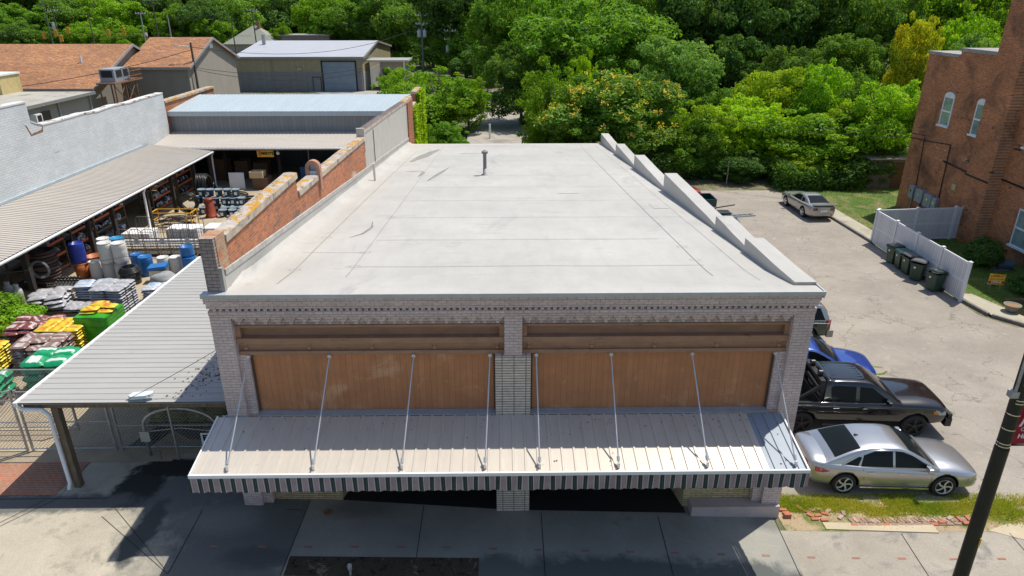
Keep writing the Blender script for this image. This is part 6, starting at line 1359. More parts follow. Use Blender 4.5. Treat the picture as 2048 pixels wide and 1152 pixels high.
# white vinyl fence
m_vin = slats('white_vinyl_y', (0.66, 0.68, 0.71), 'y', 0.145, 0.13, 0.55, 0.4, 0, 0.03); m_vinx = slats('white_vinyl_x', (0.66, 0.68, 0.71), 'x', 0.145, 0.13, 0.55, 0.4, 0, 0.03)
m_vp = plain('vinyl_plain', (0.70, 0.72, 0.75), 0.4, 0, 0.03)
def vfence(pts, label, axis):
    t = thing('vinyl_fence', label, 'fence', (*pts[0], GR)); z0 = GR+0.06; z1 = GR+1.95
    for (xa, ya), (xb, yb) in zip(pts[:-1], pts[1:]):
        mb = MB(); d = Vector((xb-xa, yb-ya, 0)).normalized(); n = Vector((-d.y, d.x, 0))*0.02; a = Vector((xa, ya, 0))+d*0.07; b = Vector((xb, yb, 0))-d*0.07
        mb.poly([(a.x-n.x, a.y-n.y, z0+0.1), (b.x-n.x, b.y-n.y, z0+0.1), (b.x-n.x, b.y-n.y, z1-0.08), (a.x-n.x, a.y-n.y, z1-0.08)], tuple(n*2)); mb.build('picket_panel', m_vin if axis == 'y' else m_vinx, t)
        for z in (z0, (z0+z1)/2-0.05, z1-0.08):
            mb = MB(); q = n*1.7; zz = 0.1; mb.poly([(a.x-q.x, a.y-q.y, z), (b.x-q.x, b.y-q.y, z), (b.x-q.x, b.y-q.y, z+zz), (a.x-q.x, a.y-q.y, z+zz)], tuple(q*2)); mb.build('rail', m_vp, t)
    for x, y in pts:
        mb = MB(); mb.box(x-0.065, x+0.065, y-0.065, y+0.065, GR-0.05, z1+0.06); p = mb.build('post', m_vp, t)
        mb = MB(); mb.box(x-0.085, x+0.085, y-0.085, y+0.085, z1+0.06, z1+0.09); mb.add([(x-0.085, y-0.085, z1+0.09), (x+0.085, y-0.085, z1+0.09), (x+0.085, y+0.085, z1+0.09), (x-0.085, y+0.085, z1+0.09), (x, y, z1+0.14)], [(0, 1, 4), (1, 2, 4), (2, 3, 4), (3, 0, 4)]); mb.build('cap', m_vp, p)
vfence([(21.62, 23.1), (21.62, 20.95), (21.6, 18.85), (21.58, 16.65), (21.56, 14.5)], 'white vinyl picket fence behind the green bins', 'y')
vfence([(21.78, 23.25), (24.2, 23.5), (26.6, 23.7), (27.1, 23.75)], 'white vinyl fence run reaching to the brick building', 'x')
# wheeled bins
m_bin = plain('bin_green', (0.022, 0.055, 0.035), 0.45, 0, 0.15, 3, obj=True); m_binl = plain('bin_lid_dark', (0.02, 0.035, 0.03), 0.4, 0, 0.2, 3, obj=True); m_binl2 = plain('bin_lid_teal', (0.03, 0.11, 0.09), 0.4, 0, 0.2, 3, obj=True); m_binl3 = plain('bin_lid_grey', (0.12, 0.12, 0.12), 0.4, 0, 0.2, 3, obj=True)
def wbin(loc, rz, lidm, label, opened=False):
    t = thing('wheeled_bin', label, 'bin', loc, rz, 'green wheeled bins by the fence')
    mb = MB(); a, b, h = 0.24, 0.31, 0.95
    vs = [(-a, -a, 0.04), (a, -a, 0.04), (a, a, 0.04), (-a, a, 0.04), (-b, -b, h), (b, -b, h), (b, b, h), (-b, b, h)]
    mb.add(vs, [(3, 2, 1, 0), (0, 1, 5, 4), (1, 2, 6, 5), (2, 3, 7, 6), (3, 0, 4, 7), (4, 5, 6, 7)]); mb.build('body', m_bin, t, local=True, bevel=0.03)
    mb = MB(); mb.box(-b-0.03, b+0.03, -b-0.03, b+0.03, h-0.06, h+0.0); mb.build('rim', m_binl, t, local=True, bevel=0.01)
    mb = MB(); z1, z2 = (h+0.02, h+0.14) if not opened else (h+0.1, h+0.2)
    mb.add([(-b-0.04, -b-0.04, z1), (b+0.04, -b-0.04, z1), (b+0.04, b+0.04, h+0.02), (-b-0.04, b+0.04, h+0.02), (-b+0.02, -b+0.02, z1+0.07), (b-0.02, -b+0.02, z1+0.07), (b-0.02, b-0.02, h+0.12), (-b+0.02, b-0.02, h+0.12)], [(0, 1, 5, 4), (1, 2, 6, 5), (2, 3, 7, 6), (3, 0, 4, 7), (4, 5, 6, 7), (3, 2, 1, 0)]); mb.build('lid', lidm, t, local=True, bevel=0.015)
    mb = MB(); mb.cyl((-0.26, b+0.07, h-0.02), (0.26, b+0.07, h-0.02), 0.02, n=6); mb.box(-0.24, -0.2, b, b+0.08, h-0.05, h); mb.box(0.2, 0.24, b, b+0.08, h-0.05, h); mb.build('handle', m_binl, t, local=True)
    for s in (-1, 1): mb = MB(); mb.cyl((s*0.26, a+0.02, 0.11), (s*0.32, a+0.02, 0.11), 0.11, n=14); mb.build('wheel', m_tyre, t, local=True)
    mb = MB(); mb.cyl((-0.08, -0.292, 0.72), (-0.08, -0.302, 0.72), 0.055, n=10); mb.build('white_mark', m_wf, t, local=True)
wbin((21.10, 19.75, GR), R(-80), m_binl, 'green bin with black lid, farthest along the white fence')
wbin((21.08, 18.90, GR), R(-95), m_binl2, 'green bin with a teal lid, second from the far end')
wbin((21.05, 18.15, GR), R(-85), m_binl3, 'green bin in the middle with a grey bulging lid', True)
wbin((21.0, 17.30, GR), R(-50), m_binl3, 'green bin turned askew with its grey lid ajar', True)
wbin((21.08, 15.90, GR), R(-75), m_binl, 'nearest green bin with white bags showing at the rim', True)
one('rubbish_bag', lump((21.05, 15.9, 0.66), 0.24, 0.22, 0.14, 9, 0.3, 12), M['white_metal'], 'white rubbish bag bulging out of the nearest bin', 'bag')
# yard sign, planter and odds
t = thing('yard_sign', 'yellow and red yard sign on the grass by the footpath', 'sign', (23.9, 15.6, GR), R(-8))
mb = MB(); mb.box(-0.36, 0.36, -0.01, 0.01, 0.42, 0.96); mb.build('board', plain('sign_card_yellow', (0.80, 0.50, 0.05), 0.5), t, local=True)
mb = MB(); mb.box(-0.355, 0.355, -0.014, -0.011, 0.46, 0.61); mb.build('red_band', plain('sign_red', (0.55, 0.03, 0.01), 0.5), t, local=True)
text_mesh('HAMLET', 0.17, 'lettering', bpy.data.materials['sign_red'], t, (0, -0.013, 0.87), (R(90), 0, 0), 0.002, bold=0.004)
text_mesh('Sew Corner', 0.13, 'lettering', plain('sign_green_ink', (0.05, 0.12, 0.04), 0.6), t, (0, -0.013, 0.71), (R(90), 0, 0), 0.002, shear=0.3)
text_mesh('OPENS', 0.16, 'lettering', M['white_metal'], t, (0, -0.017, 0.535), (R(90), 0, 0), 0.002, bold=0.004)
for s in (-0.22, 0.22): mb = MB(); mb.cyl((s, 0, 0), (s, 0, 0.45), 0.008, n=5); mb.build('stake', M['galv'], t, local=True)
pl_ = tub('planter', (23.05, 13.15, -0.18), 0.2, 0.33, 0.34, plain('stone_planter', (0.24, 0.23, 0.17), 0.9), 'round stone planter bowl on the footpath edge', 'planter')
mb = MB(); mb.lathe((23.05, 13.15, -0.18), [(0.01, 0.28), (0.29, 0.28)], 14, cap=False); mb.build('soil', plain('dry_planter_soil', (0.30, 0.17, 0.09), 0.95), pl_)
t = thing('dome_box', 'small dark half barrel box on the grass by the brick wall', 'box', (26.6, 18.9, GR))
mb = MB(); mb.cyl((26.3, 18.9, GR+0.25), (26.9, 18.6, GR+0.25), 0.3, n=14); mb.build('barrel_top', plain('slate_blue', (0.05, 0.08, 0.11), 0.5), t); mb = MB(); mb.obox((26.3, 18.7, GR), 0.9, 0.6, 0.06); mb.build('base_tray', M['grey_metal'], t)
mb = MB(); mb.obox((24.35, 16.5, GR), 0.4, 0.3, 0.12, 0.4); one('meter_cover', mb, plain('cover_slate', (0.12, 0.14, 0.17), 0.6), 'small slate coloured cover box behind the yard sign', 'cover', bevel=0.02)
mb = MB(); mb.box(23.6, 25.6, 14.25, 14.4, GR, GR+0.2); one('timber_edge', mb, M['wood'], 'dark timber edging at the corner of the grass', 'edging')
# loose and laid bricks along the verge
brk = None; bm_ = [plain('loose_brick_%d' % i, c, 0.9, 0, 0.25, 8, obj=True) for i, c in enumerate(((0.42, 0.15, 0.085), (0.30, 0.20, 0.155), (0.42, 0.30, 0.24)))]
def lbrick(x, y, rz, mi, label, z=0.0, grp='bricks along the verge', tilt=0):
    global brk
    if brk is None: mb = MB(); mb.box(-0.1, 0.1, -0.05, 0.05, 0, 0.06); brk = mb.build('loose_brick', bm_[0], None, local=True, bevel=0.006); o = brk; brk.material_slots[0].link = 'OBJECT'
    else: o = brk.copy(); C.objects.link(o)
    o.material_slots[0].material = bm_[mi]; o.location = (x, y, gz(x)+0.004+z); o.rotation_euler = (tilt, 0, rz); tag(o, label, 'brick', grp)
for i in range(30):
    x = 9.35+i*0.115; lbrick(x, -0.24+0.03*math.sin(i*2.1)+rnd.uniform(-.02, .02), R(115)+rnd.uniform(-.25, .25), rnd.choice([1, 2, 2, 1]), 'pale brick set on edge in the row behind the kerb slab', -0.035)
for i in range(14): lbrick(9.35+i*0.22, -0.40+rnd.uniform(-0.01, 0.01), R(-3), rnd.choice([1, 1, 0]), 'reddish brick laid end to end against the kerb slab', -0.03)
for x, y, a, mi in ((8.1, 0.28, 120, 0), (8.25, 0.12, 150, 0), (8.42, 0.2, 170, 2), (8.28, -0.02, 140, 0), (8.5, -0.02, 10, 0), (8.72, 0.05, 160, 0), (8.35, -0.17, 3, 0), (8.6, -0.2, 2, 0), (8.85, 0.15, 30, 2), (8.62, 0.22, 160, 2), (9.1, -0.1, 40, 2), (9.25, 0.05, 80, 1)):
    lbrick(x, y, R(a), mi, 'loose orange brick in the scattered heap by the building corner', -0.02)
for x, y, a in ((7.6, -0.1, 0), (7.62, 0.03, 3), (7.58, 0.16, -4), (7.6, -0.1, 2)): lbrick(x, y, R(a), 0, 'red brick stacked against the right corner of the shop', 0.07 if a == 2 else 0.0)
for x, y, a in ((12.1, -0.2, 30), (12.35, -0.25, 100), (12.6, -0.22, 95), (12.45, -0.4, 5), (12.7, -0.42, 2), (11.8, -0.35, 5)): lbrick(x, y, R(a), rnd.choice([0, 2]), 'worn brick in the patch near the black pole')
# black utility pole with bands and banner
pp = thing('utility_pole', 'black tapered pole with steel bands in the right foreground', 'pole', (8.57, -5.15, GR))
mb = MB(); mb.cyl((8.57, -5.15, gz(8.57)-0.1), (8.50, -5.15, 5.75), 0.135, 0.118, 20); mb.cyl((8.50, -5.15, 5.75), (8.44, -5.15, 9.5), 0.108, 0.098, 20); mb.build('shaft', plain('tarred_pole', (0.012, 0.014, 0.013), 0.45, 0, 0.3, 8, stretch=(1, 1, 0.3), bmp=0.3), pp)
for z in (5.80, 5.86, 6.15, 6.45, 6.68, 6.74, 7.05): mb = MB(); mb.cyl((8.495, -5.15, z), (8.495, -5.15, z+0.02), 0.113, n=20); mb.build('steel_band', M['chrome'], pp)
mb = MB(); mb.box(8.555, 8.58, -5.29, -5.275, 3.62, 3.80); mb.build('yellow_tag', m_yel, pp)
mb = MB(); mb.cyl((8.37, -5.2, 6.85), (8.34, -5.2, 9.5), 0.025, n=8); mb.build('conduit', M['galv'], pp)
mb = MB(); mb.box(8.29, 8.42, -5.24, -5.12, 6.8, 6.92); mb.build('bracket', M['galv'], pp)
bn = thing('banner', 'red city banner on the black pole at the right edge', 'banner', (9.0, -5.15, 5.9))
mb = MB()
def bf(u, v): return (8.60+0.62*u, -5.15+0.02*math.sin(v*5+u*3), 5.80-0.0+1.35*v)
mb.grid(bf, 8, 12); mb.build('cloth', plain('banner_red', (0.42, 0.012, 0.03), 0.7), bn)
mb = MB()
for q in range(3):
    pts = []
    for i in range(11):
        v = i/10; pts.append((8.66+0.12*q+0.05*math.sin(v*6+q), -5.18, 6.2+0.85*v))
    for a, b in zip(pts[:-1], pts[1:]): mb.poly([(a[0]-0.022, -5.185, a[2]), (a[0]+0.022, -5.185, a[2]), (b[0]+0.022, -5.185, b[2]), (b[0]-0.022, -5.185, b[2])])
mb.build('white_swirls', M['white_metal'], bn)
text_mesh('City of', 0.10, 'lettering', M['white_metal'], bn, (-0.17, -0.035, 0.24), (R(90), 0, 0), 0.002)
text_mesh('Hamlet', 0.13, 'lettering', M['white_metal'], bn, (-0.13, -0.035, 0.10), (R(90), 0, 0), 0.002, bold=0.003)
mb = MB(); mb.cyl((8.5, -5.15, 5.79), (9.3, -5.15, 5.79), 0.015, n=6); mb.build('lower_arm', M['black'], bn)
# small grey post by the planting strip
t = thing('meter_post', 'small blue grey capped post standing in the planting strip', 'post', (-4.0, -2.4, gz(-4)))
mb = MB(); mb.cyl((-4.0, -2.4, 0.1), (-4.0, -2.4, 0.32), 0.03, n=10); mb.build('post', m_meter, t)
mb = MB(); mb.lathe((-4.0, -2.4, -0.63), [(0.03, 0.93), (0.055, 0.96), (0.06, 1.06), (0.05, 1.1), (0.02, 1.13)], 14); mb.build('head', m_meter, t)
mb = MB(); mb.cyl((-5.05, -0.22, gz(-5.05)+0.006), (-5.05, -0.22, gz(-5.05)+0.012), 0.12, n=16); tag(mb.build('drain_cover', M['rust']), 'small rusty round cover set in the sidewalk', 'cover')

# ------------------------------------------------------------------ background buildings
m_shing = plain('x_sh', (0.3, 0.15, 0.07), 0.9)
def shingles():
    m, nt, p = newmat('brown_shingle'); src = coords(nt)
    b = N(nt, "ShaderNodeTexBrick", offset=0.5); b.inputs['Scale'].default_value = 1; b.inputs['Brick Width'].default_value = 0.7; b.inputs['Row Height'].default_value = 0.28; b.inputs['Mortar Size'].default_value = 0.02
    b.inputs['Color1'].default_value = (0.40, 0.19, 0.08, 1); b.inputs['Color2'].default_value = (0.27, 0.13, 0.07, 1); b.inputs['Mortar'].default_value = (0.16, 0.08, 0.05, 1); nt.links.new(src, b.inputs['Vector'])
    c = mixc(nt, 1.0, b.outputs['Color'], ramp(nt, noi(nt, src, 3.5, 5, 0.75), [(0.3, g3(0.65)), (0.7, g3(1.5))]).outputs[0], 'MULTIPLY')
    c = mixc(nt, 1.0, c, ramp(nt, noi(nt, coords(nt, None, (0.5, 1.5, 1)), 0.3, 5, 0.7), [(0.3, g3(0.8)), (0.7, g3(1.2))]).outputs[0], 'MULTIPLY')
    nt.links.new(c, p.inputs['Base Color']); p.inputs['Roughness'].default_value = 0.9; return m
m_shing = shingles()
m_stuc = plain('beige_stucco', (0.33, 0.30, 0.26), 0.9, 0, 0.08, 0.8, stretch=(1, 1, 0.3), dirt=((0.24, 0.22, 0.20), 1.2, 0.6, 0.15))
m_dkst = plain('shaded_stucco', (0.24, 0.22, 0.19), 0.9, 0, 0.08, 0.8, stretch=(1, 1, 0.3))  # beige stucco darkened; the front walls' shade is put into the colour
m_trim = plain('grey_trim', (0.28, 0.27, 0.27), 0.7)
def gable(name, label, x0, x1, y0, y1, ze, zr, wall_m, roof_m, trim_m, yr=None, ov=0.4, end_m=None):
    t = thing(name, label, 'building', ((x0+x1)/2, (y0+y1)/2, 0)); yr = (y0+y1)/2 if yr is None else yr
    mb = MB(); mb.box(x0, x1-0.1, y0, y1, -0.3, ze); mb.build('wall', wall_m, t)
    mb = MB(); mb.poly([(x1, y0, -0.3), (x1, y1, -0.3), (x1, y1, ze), (x1, yr, zr), (x1, y0, ze)], (-0.1, 0, 0)); mb.build('gable_wall', end_m or wall_m, t)
    s1 = (zr-ze)/(yr-y0); s2 = (zr-ze)/(y1-yr); mb = MB()
    mb.poly([(x0, y0-ov, ze-ov*s1+0.05), (x1+ov, y0-ov, ze-ov*s1+0.05), (x1+ov, yr, zr+0.05), (x0, yr, zr+0.05)], (0, 0, 0.12)); mb.poly([(x0, yr, zr+0.05), (x1+ov, yr, zr+0.05), (x1+ov, y1+ov, ze-ov*s2+0.05), (x0, y1+ov, ze-ov*s2+0.05)], (0, 0, 0.12)); mb.build('roof', roof_m, t)
    mb = MB(); mb.box(x0, x1+ov, y0-ov-0.06, y0-ov, ze-ov*s1-0.12, ze-ov*s1+0.18)
    mb.poly([(x1+ov+0.003, y0-ov, ze-ov*s1-0.10), (x1+ov+0.003, yr, zr-0.10), (x1+ov+0.003, yr, zr+0.19), (x1+ov+0.003, y0-ov, ze-ov*s1+0.19)], (0.08, 0, 0)); mb.poly([(x1+ov+0.003, y1+ov, ze-ov*s2-0.10), (x1+ov+0.003, yr, zr-0.10), (x1+ov+0.003, yr, zr+0.19), (x1+ov+0.003, y1+ov, ze-ov*s2+0.19)], (0.08, 0, 0)); mb.build('trim', trim_m, t)
    return t
A = gable('shingled_building', 'long building with the nearer brown shingle roof at the left edge', -95, -44.5, 61.6, 81.4, 4.2, 8.0, m_dkst, m_shing, m_trim)
B = gable('shingled_building', 'building with the shorter brown shingle roof and tall grey gable end', -44.4, -37, 69.0, 84.4, 5.75, 8.5, m_dkst, m_shing, m_trim, end_m=m_stuc)
mb = MB(); mb.cyl((-48, 67, 6.0), (-48, 67, 7.1), 0.12, n=8); mb.build('roof_vent', M['white_metal'], A)
mb = MB(); mb.box(-36.99, -36.9, 76.2, 77.1, 7.4, 7.9); mb.build('gable_vent', M['white_metal'], B)
m_shw = slats('tan_ribbed_wall', (0.33, 0.29, 0.18), 'x', 0.4, 0.1, 0.75, 0.6); m_shwl = slats('grey_ribbed_lower_wall', (0.21, 0.22, 0.23), 'x', 0.4, 0.1, 0.75, 0.6)
m_shy = slats('tan_ribbed_end', (0.36, 0.31, 0.20), 'y', 0.4, 0.1, 0.75, 0.6)
W_ = gable('metal_warehouse', 'metal warehouse with grey ribbed roof and big roll-up door', -40, -21, 91.6, 119, 5.1, 6.65, m_shw, plain('warehouse_roof', (0.46, 0.47, 0.50), 0.45, 0.1, 0.05, 0.5), m_trim, yr=104.7, ov=0.25, end_m=m_shy)
mb = MB(); mb.box(-40, -21.05, 91.55, 91.6, -0.3, 3.1); mb.build('lower_wall', m_shwl, W_)
mb = MB(); mb.box(-20.995, -20.95, 91.6, 119, -0.3, 3.0); mb.build('lower_wall', plain('grey_lower_end', (0.33, 0.33, 0.33), 0.7), W_)
m_door = slats('roll_door_blue', (0.20, 0.26, 0.32), 'z', 0.3, 0.08, 0.8, 0.5)
mb = MB(); mb.box(-26.9, -22.1, 91.45, 91.52, -0.1, 4.5); d_ = mb.build('roll_up_door', m_door, W_)
mb = MB(); mb.box(-27.1, -26.9, 91.4, 91.54, -0.1, 4.65); mb.box(-22.1, -21.9, 91.4, 91.54, -0.1, 4.65); mb.box(-27.1, -21.9, 91.4, 91.54, 4.5, 4.65); mb.build('door_frame', M['dark'], d_)
mb = MB(); mb.box(-28.5, -27.4, 91.48, 91.54, -0.1, 2.3); mb.build('side_door', m_shwl, W_)
mb = MB(); mb.box(-28.58, -28.5, 91.46, 91.545, -0.1, 2.38); mb.box(-27.4, -27.32, 91.46, 91.545, -0.1, 2.38); mb.box(-28.58, -27.32, 91.46, 91.545, 2.3, 2.38); mb.build('side_door_frame', M['dark'], W_)
mb = MB(); mb.box(-30.6, -30.0, 91.3, 91.54, 3.4, 3.65); mb.build('wall_lamp', M['galv'], W_)
mb = MB(); mb.box(-34.5, -34.4, 91.46, 91.545, -0.1, 5.0); mb.box(-21.25, -21.1, 91.46, 91.545, -0.1, 5.0); mb.build('downspout', m_trim, W_)
mb = MB(); mb.box(-38.5, -38.0, 101, 101.4, 6.2, 7.9); mb.build('flue', M['galv'], W_)
P_ = thing('porch_annex', 'small flat roofed porch annex on the warehouse end', 'annex', (-17.5, 96, 0))
mb = MB(); mb.box(-20.8, -14.4, 93.5, 98.5, 4.35, 4.6); mb.build('flat_roof', m_can, P_)
mb = MB(); mb.box(-19.0, -15.0, 95, 98, -0.2, 4.35); mb.build('wall', m_stuc, P_)
mb = MB(); mb.box(-20.3, -20.15, 93.7, 93.85, -0.2, 4.35); mb.box(-15.2, -15.05, 93.7, 93.85, -0.2, 4.35); mb.build('post', M['white_metal'], P_)
mb = MB(); mb.box(-18.6, -17.4, 94.9, 95.0, 0.8, 3.2); mb.build('dark_window', M['glass'], P_)
# low flat building in front of the shingled ones
Lb = thing('flat_roof_building', 'low flat roofed stucco building behind the whitewashed wall', 'building', (-50, 48.7, 0))
mb = MB(); mb.box(-75, -40, 42.5, 53.3, -0.3, 4.7); mb.build('wall', m_stuc, Lb)
mb = MB(); mb.box(-75, -39.6, 42.3, 53.5, 4.7, 4.85); mb.build('roof', plain('tar_gravel_roof', (0.38, 0.36, 0.31), 0.9, 0, 0.15, 0.6, dirt=((0.16, 0.14, 0.12), 0.5, 0.55, 0.15)), Lb)
mb = MB(); mb.box(-39.6, -39.45, 42.3, 53.5, 4.62, 4.88); mb.build('roof_edge', M['grey_metal'], Lb)
mb = MB(); mb.box(-39.99, -39.9, 45.6, 46.7, 3.2, 4.1); mb.build('window', M['glass'], Lb)
for y in (48.0, 53.0): mb = MB(); mb.box(-39.99, -39.85, y, y+0.15, 0, 4.6); mb.build('downspout', M['galv'], Lb)
t = thing('window_air_conditioner', 'white window air conditioner in the low stucco building wall', 'air conditioner', (-39.7, 44.4, 3.4))
mb = MB(); mb.box(-39.99, -39.4, 43.95, 44.75, 3.4, 4.1); mb.build('case', M['white_metal'], t); mb = MB(); mb.box(-39.398, -39.37, 44.1, 44.6, 3.5, 4.0); mb.build('grille', M['dark'], t)
yb_ = thing('yellow_parapet', 'pale yellow masonry block at the left photo edge', 'building', (-47.6, 50, 0)); mb = MB(); mb.box(-60, -46.6, 51, 53.9, 4.85, 6.5); mb.build('wall', plain('pale_yellow_paint', (0.55, 0.44, 0.20), 0.8), yb_); mb = MB(); mb.box(-60, -46.5, 50.9, 54, 6.5, 6.65); mb.build('cap', M['white_metal'], yb_)
# rusty platform with the big air handling unit
t = thing('rusty_platform', 'rusty steel platform on stilts between the shingled buildings', 'platform', (-38.6, 56.5, 0))
mb = MB(); mb.box(-39.6, -37.6, 53.8, 58.9, 4.55, 4.7); mb.build('deck', M['rust'], t)
for x in (-39.4, -37.8):
    for y in (54.0, 56.3, 58.6): mb = MB(); mb.cyl((x, y, 0), (x, y, 4.55), 0.08, n=6); mb.build('leg', M['rust'], t)
mb = MB()
for y0, y1 in ((54.0, 56.3), (56.3, 58.6)): mb.cyl((-37.8, y0, 2.4), (-37.8, y1, 4.4), 0.05, n=5); mb.cyl((-37.8, y1, 2.4), (-37.8, y0, 4.4), 0.05, n=5)
mb.build('brace', M['rust'], t)
mb = MB()
for z in (5.1, 5.6): mb.cyl((-37.6, 56.8, z), (-37.6, 59.8, z), 0.04, n=5); mb.cyl((-39.6, 59.8, z), (-37.6, 59.8, z), 0.04, n=5)
for k in range(14): mb.cyl((-37.6, 56.8+k*0.23, 4.7), (-37.6, 56.8+k*0.23, 5.6), 0.02, n=4)
mb.box(-39.6, -37.6, 58.9, 59.9, 4.55, 4.7)
mb.build('railing', M['rust'], t); t.location = Vector(t.location)+Vector((-3.9, 7.2, 0.1))
t = thing('air_handler', 'big grey air handler unit on the rusty platform', 'air conditioner', (-38.6, 56.3, 4.7))
mb = MB(); mb.box(-39.5, -37.9, 54.6, 57.8, 4.7, 6.05); mb.build('case', m_meter, t, bevel=0.03); mb = MB(); mb.box(-37.9, -37.86, 55.0, 56.1, 5.2, 5.9); mb.box(-37.9, -37.86, 56.5, 57.5, 5.2, 5.9); mb.box(-39.3, -38.1, 54.56, 54.6, 5.2, 5.9); mb.build('fan_grille', M['dark'], t); t.location = Vector(t.location)+Vector((-3.9, 7.2, 0.1))
# roofs among the far trees
h_ = thing('hip_roof_house', 'pale grey green hipped roof beyond the warehouse', 'house', (-52, 138, 0)); mb = MB(); mb.add([(-57.5, 134, 4.6), (-46.5, 134, 4.6), (-46.5, 143, 4.6), (-57.5, 143, 4.6), (-52.4, 138.5, 8.0), (-51.6, 138.5, 8.0)], [(0, 1, 5, 4), (1, 2, 5), (2, 3, 4, 5), (3, 0, 4)]); mb.build('roof', plain('lichen_roof', (0.26, 0.27, 0.22), 0.9), h_); mb = MB(); mb.box(-57, -47, 134.5, 142.5, 0, 4.6); mb.build('wall', m_stuc, h_); mb = MB(); mb.box(-51.2, -50.7, 137.8, 138.3, 7, 8.9); mb.build('chimney', m_redx, h_)
h_ = thing('flat_brick_house', 'long low brick parapet building beyond the warehouse ridge', 'house', (-41, 139, 0)); mb = MB(); mb.box(-47, -36, 136, 142, 0, 6.1); mb.build('wall', plain('far_grey_brick', (0.22, 0.18, 0.17), 0.9), h_); mb = MB(); mb.box(-47.1, -35.9, 135.9, 142.1, 6.1, 6.3); mb.build('coping', m_cst, h_)
h_ = thing('pale_shed_house', 'pale house gable half hidden by far trees', 'house', (-35, 150, 0)); mb = MB(); mb.box(-38, -33, 148, 154, 0, 7); mb.build('wall', M['white_metal'], h_); mb = MB(); mb.poly([(-38.4, 147.8, 7), (-32.6, 147.8, 7), (-35.5, 147.8, 9.3)], (0, 6.5, 0)); mb.build('roof', plain('pale_teal_roof', (0.3, 0.42, 0.40), 0.7), h_)
# wooden shed and back fence of the lot
t = thing('wooden_shed', 'weathered grey board shed under trees beside the brick building', 'shed', (29.3, 36.5, GR)); mb = MB(); mb.box(27.6, 31.2, 35.8, 38, GR, 1.9); mb.build('board_wall', slats('grey_boards', (0.16, 0.17, 0.16), 'x', 0.16, 0.12, 0.5, 0.9), t); mb = MB(); mb.box(27.4, 31.4, 35.6, 38.2, 1.9, 2.0); mb.build('roof', M['galv'], t); mb = MB(); mb.box(29.4, 30.6, 35.74, 35.79, GR, 1.6); mb.build('door', slats('brown_boards', (0.13, 0.08, 0.05), 'x', 0.16, 0.12, 0.5, 0.9), t)
t = thing('white_gate_post', 'slim white post on the back road edge', 'post', (-1.5, 53.3, 0)); mb = MB(); mb.cyl((-1.5, 53.3, 0), (-1.5, 53.3, 1.7), 0.09, n=8); mb.build('post', M['white_metal'], t)
mb = MB(); mb.cyl((17.2, 37.0, GR), (17.2, 37.0, 1.5), 0.035, n=6); one('fence_post', mb, M['galv'], 'thin pale metal post at the shaded back of the lot', 'post')
# poles and wires
def upole(x, y, zt, label, arms=1, tf=0, m=None, r=0.14, zb=0.0, lamp_=False):
    t = thing('utility_pole', label, 'pole', (x, y, zb), group='wooden utility poles')
    mb = MB(); mb.cyl((x, y, zb), (x, y, zt), r, r*0.7, 8); mb.build('shaft', m or M['pole_wood'], t)
    for k in range(arms):
        z = zt-0.3-k*1.3; mb = MB(); mb.box(x-1.0, x+1.0, y-0.05, y+0.05, z, z+0.12); a = mb.build('cross_arm', M['galv'], t)
        mb = MB()
        for dx in (-0.9, -0.4, 0.4, 0.9): mb.cyl((x+dx, y, z+0.12), (x+dx, y, z+0.35), 0.06, n=6)
        mb.build('insulator', M['white_metal'], a)
    for k in range(tf):
        dx = -0.45 if k == 0 else 0.45; mb = MB(); mb.lathe((x+dx, y-0.1, zt-3.6), [(0.26, 0), (0.3, 0.05), (0.3, 1.0), (0.22, 1.12), (0.08, 1.16), (0.06, 1.35)], 12); mb.build('transformer', plain('transformer_grey', (0.42, 0.46, 0.50), 0.5) if 'transformer_grey' not in bpy.data.materials else bpy.data.materials['transformer_grey'], t)
    if lamp_: mb = MB(); mb.cyl((x, y, zt-0.5), (x-1.3, y-0.3, zt-0.3), 0.04, n=5); mb.obox((x-1.5, y-0.3, zt-0.38), 0.6, 0.25, 0.12); mb.build('street_lamp_arm', M['white_metal'], t)
    return t
m_gpole = plain('green_grey_pole', (0.11, 0.15, 0.12), 0.8)
upole(-13.4, 105, 10.9, 'greenish pole with two transformers beside the warehouse', 2, 2, m_gpole, 0.2); upole(-8.8, 105, 8.5, 'dark pole with two cross arms and one transformer', 2, 1, None, 0.2)
upole(-7.65, 66.5, 5.7, 'bare grey stub pole rising from the leafy tree', 0, 0, M['galv'], 0.11)
upole(-36.6, 70, 8.4, 'dark pole with a street lamp in front of the grey gable', 0, 0, None, 0.17, lamp_=True)
for i, (x, zt, tf, m_, lab) in enumerate([(-89.4, 13.5, 0, m_gpole, 'tall green pole at the far upper left'), (-87.9, 11.2, 1, None, 'pole with a pale transformer at the far upper left'), (-81.2, 10.7, 0, None, 'thin grey pole right of the far left transformer'), (-71, 10.7, 0, M['galv'], 'thin pole with a small arm above the shingle ridge'), (-68.3, 13.2, 0, None, 'tall brown pole above the right shingle roof'), (-65.8, 10.3, 0, M['galv'], 'grey pole next to the tall brown one'), (-49.2, 11.3, 0, None, 'thin dark pole above the hipped roof'), (-53.5, 9.5, 0, None, 'pole in front of the hipped roof')]):
    upole(x, 130, zt, lab, 1 if i in (1, 3, 4, 6) else 0, tf, m_)
def wire(p, q, sag, label, r=0.02, m=None):
    mb = MB(); p = Vector(p); q = Vector(q); pts = [p.lerp(q, i/14)-Vector((0, 0, sag*4*(i/14)*(1-i/14))) for i in range(15)]; mb.tube(pts, r, 4); one('overhead_wire', mb, m or M['dark'], label, 'wire', 'overhead wires')
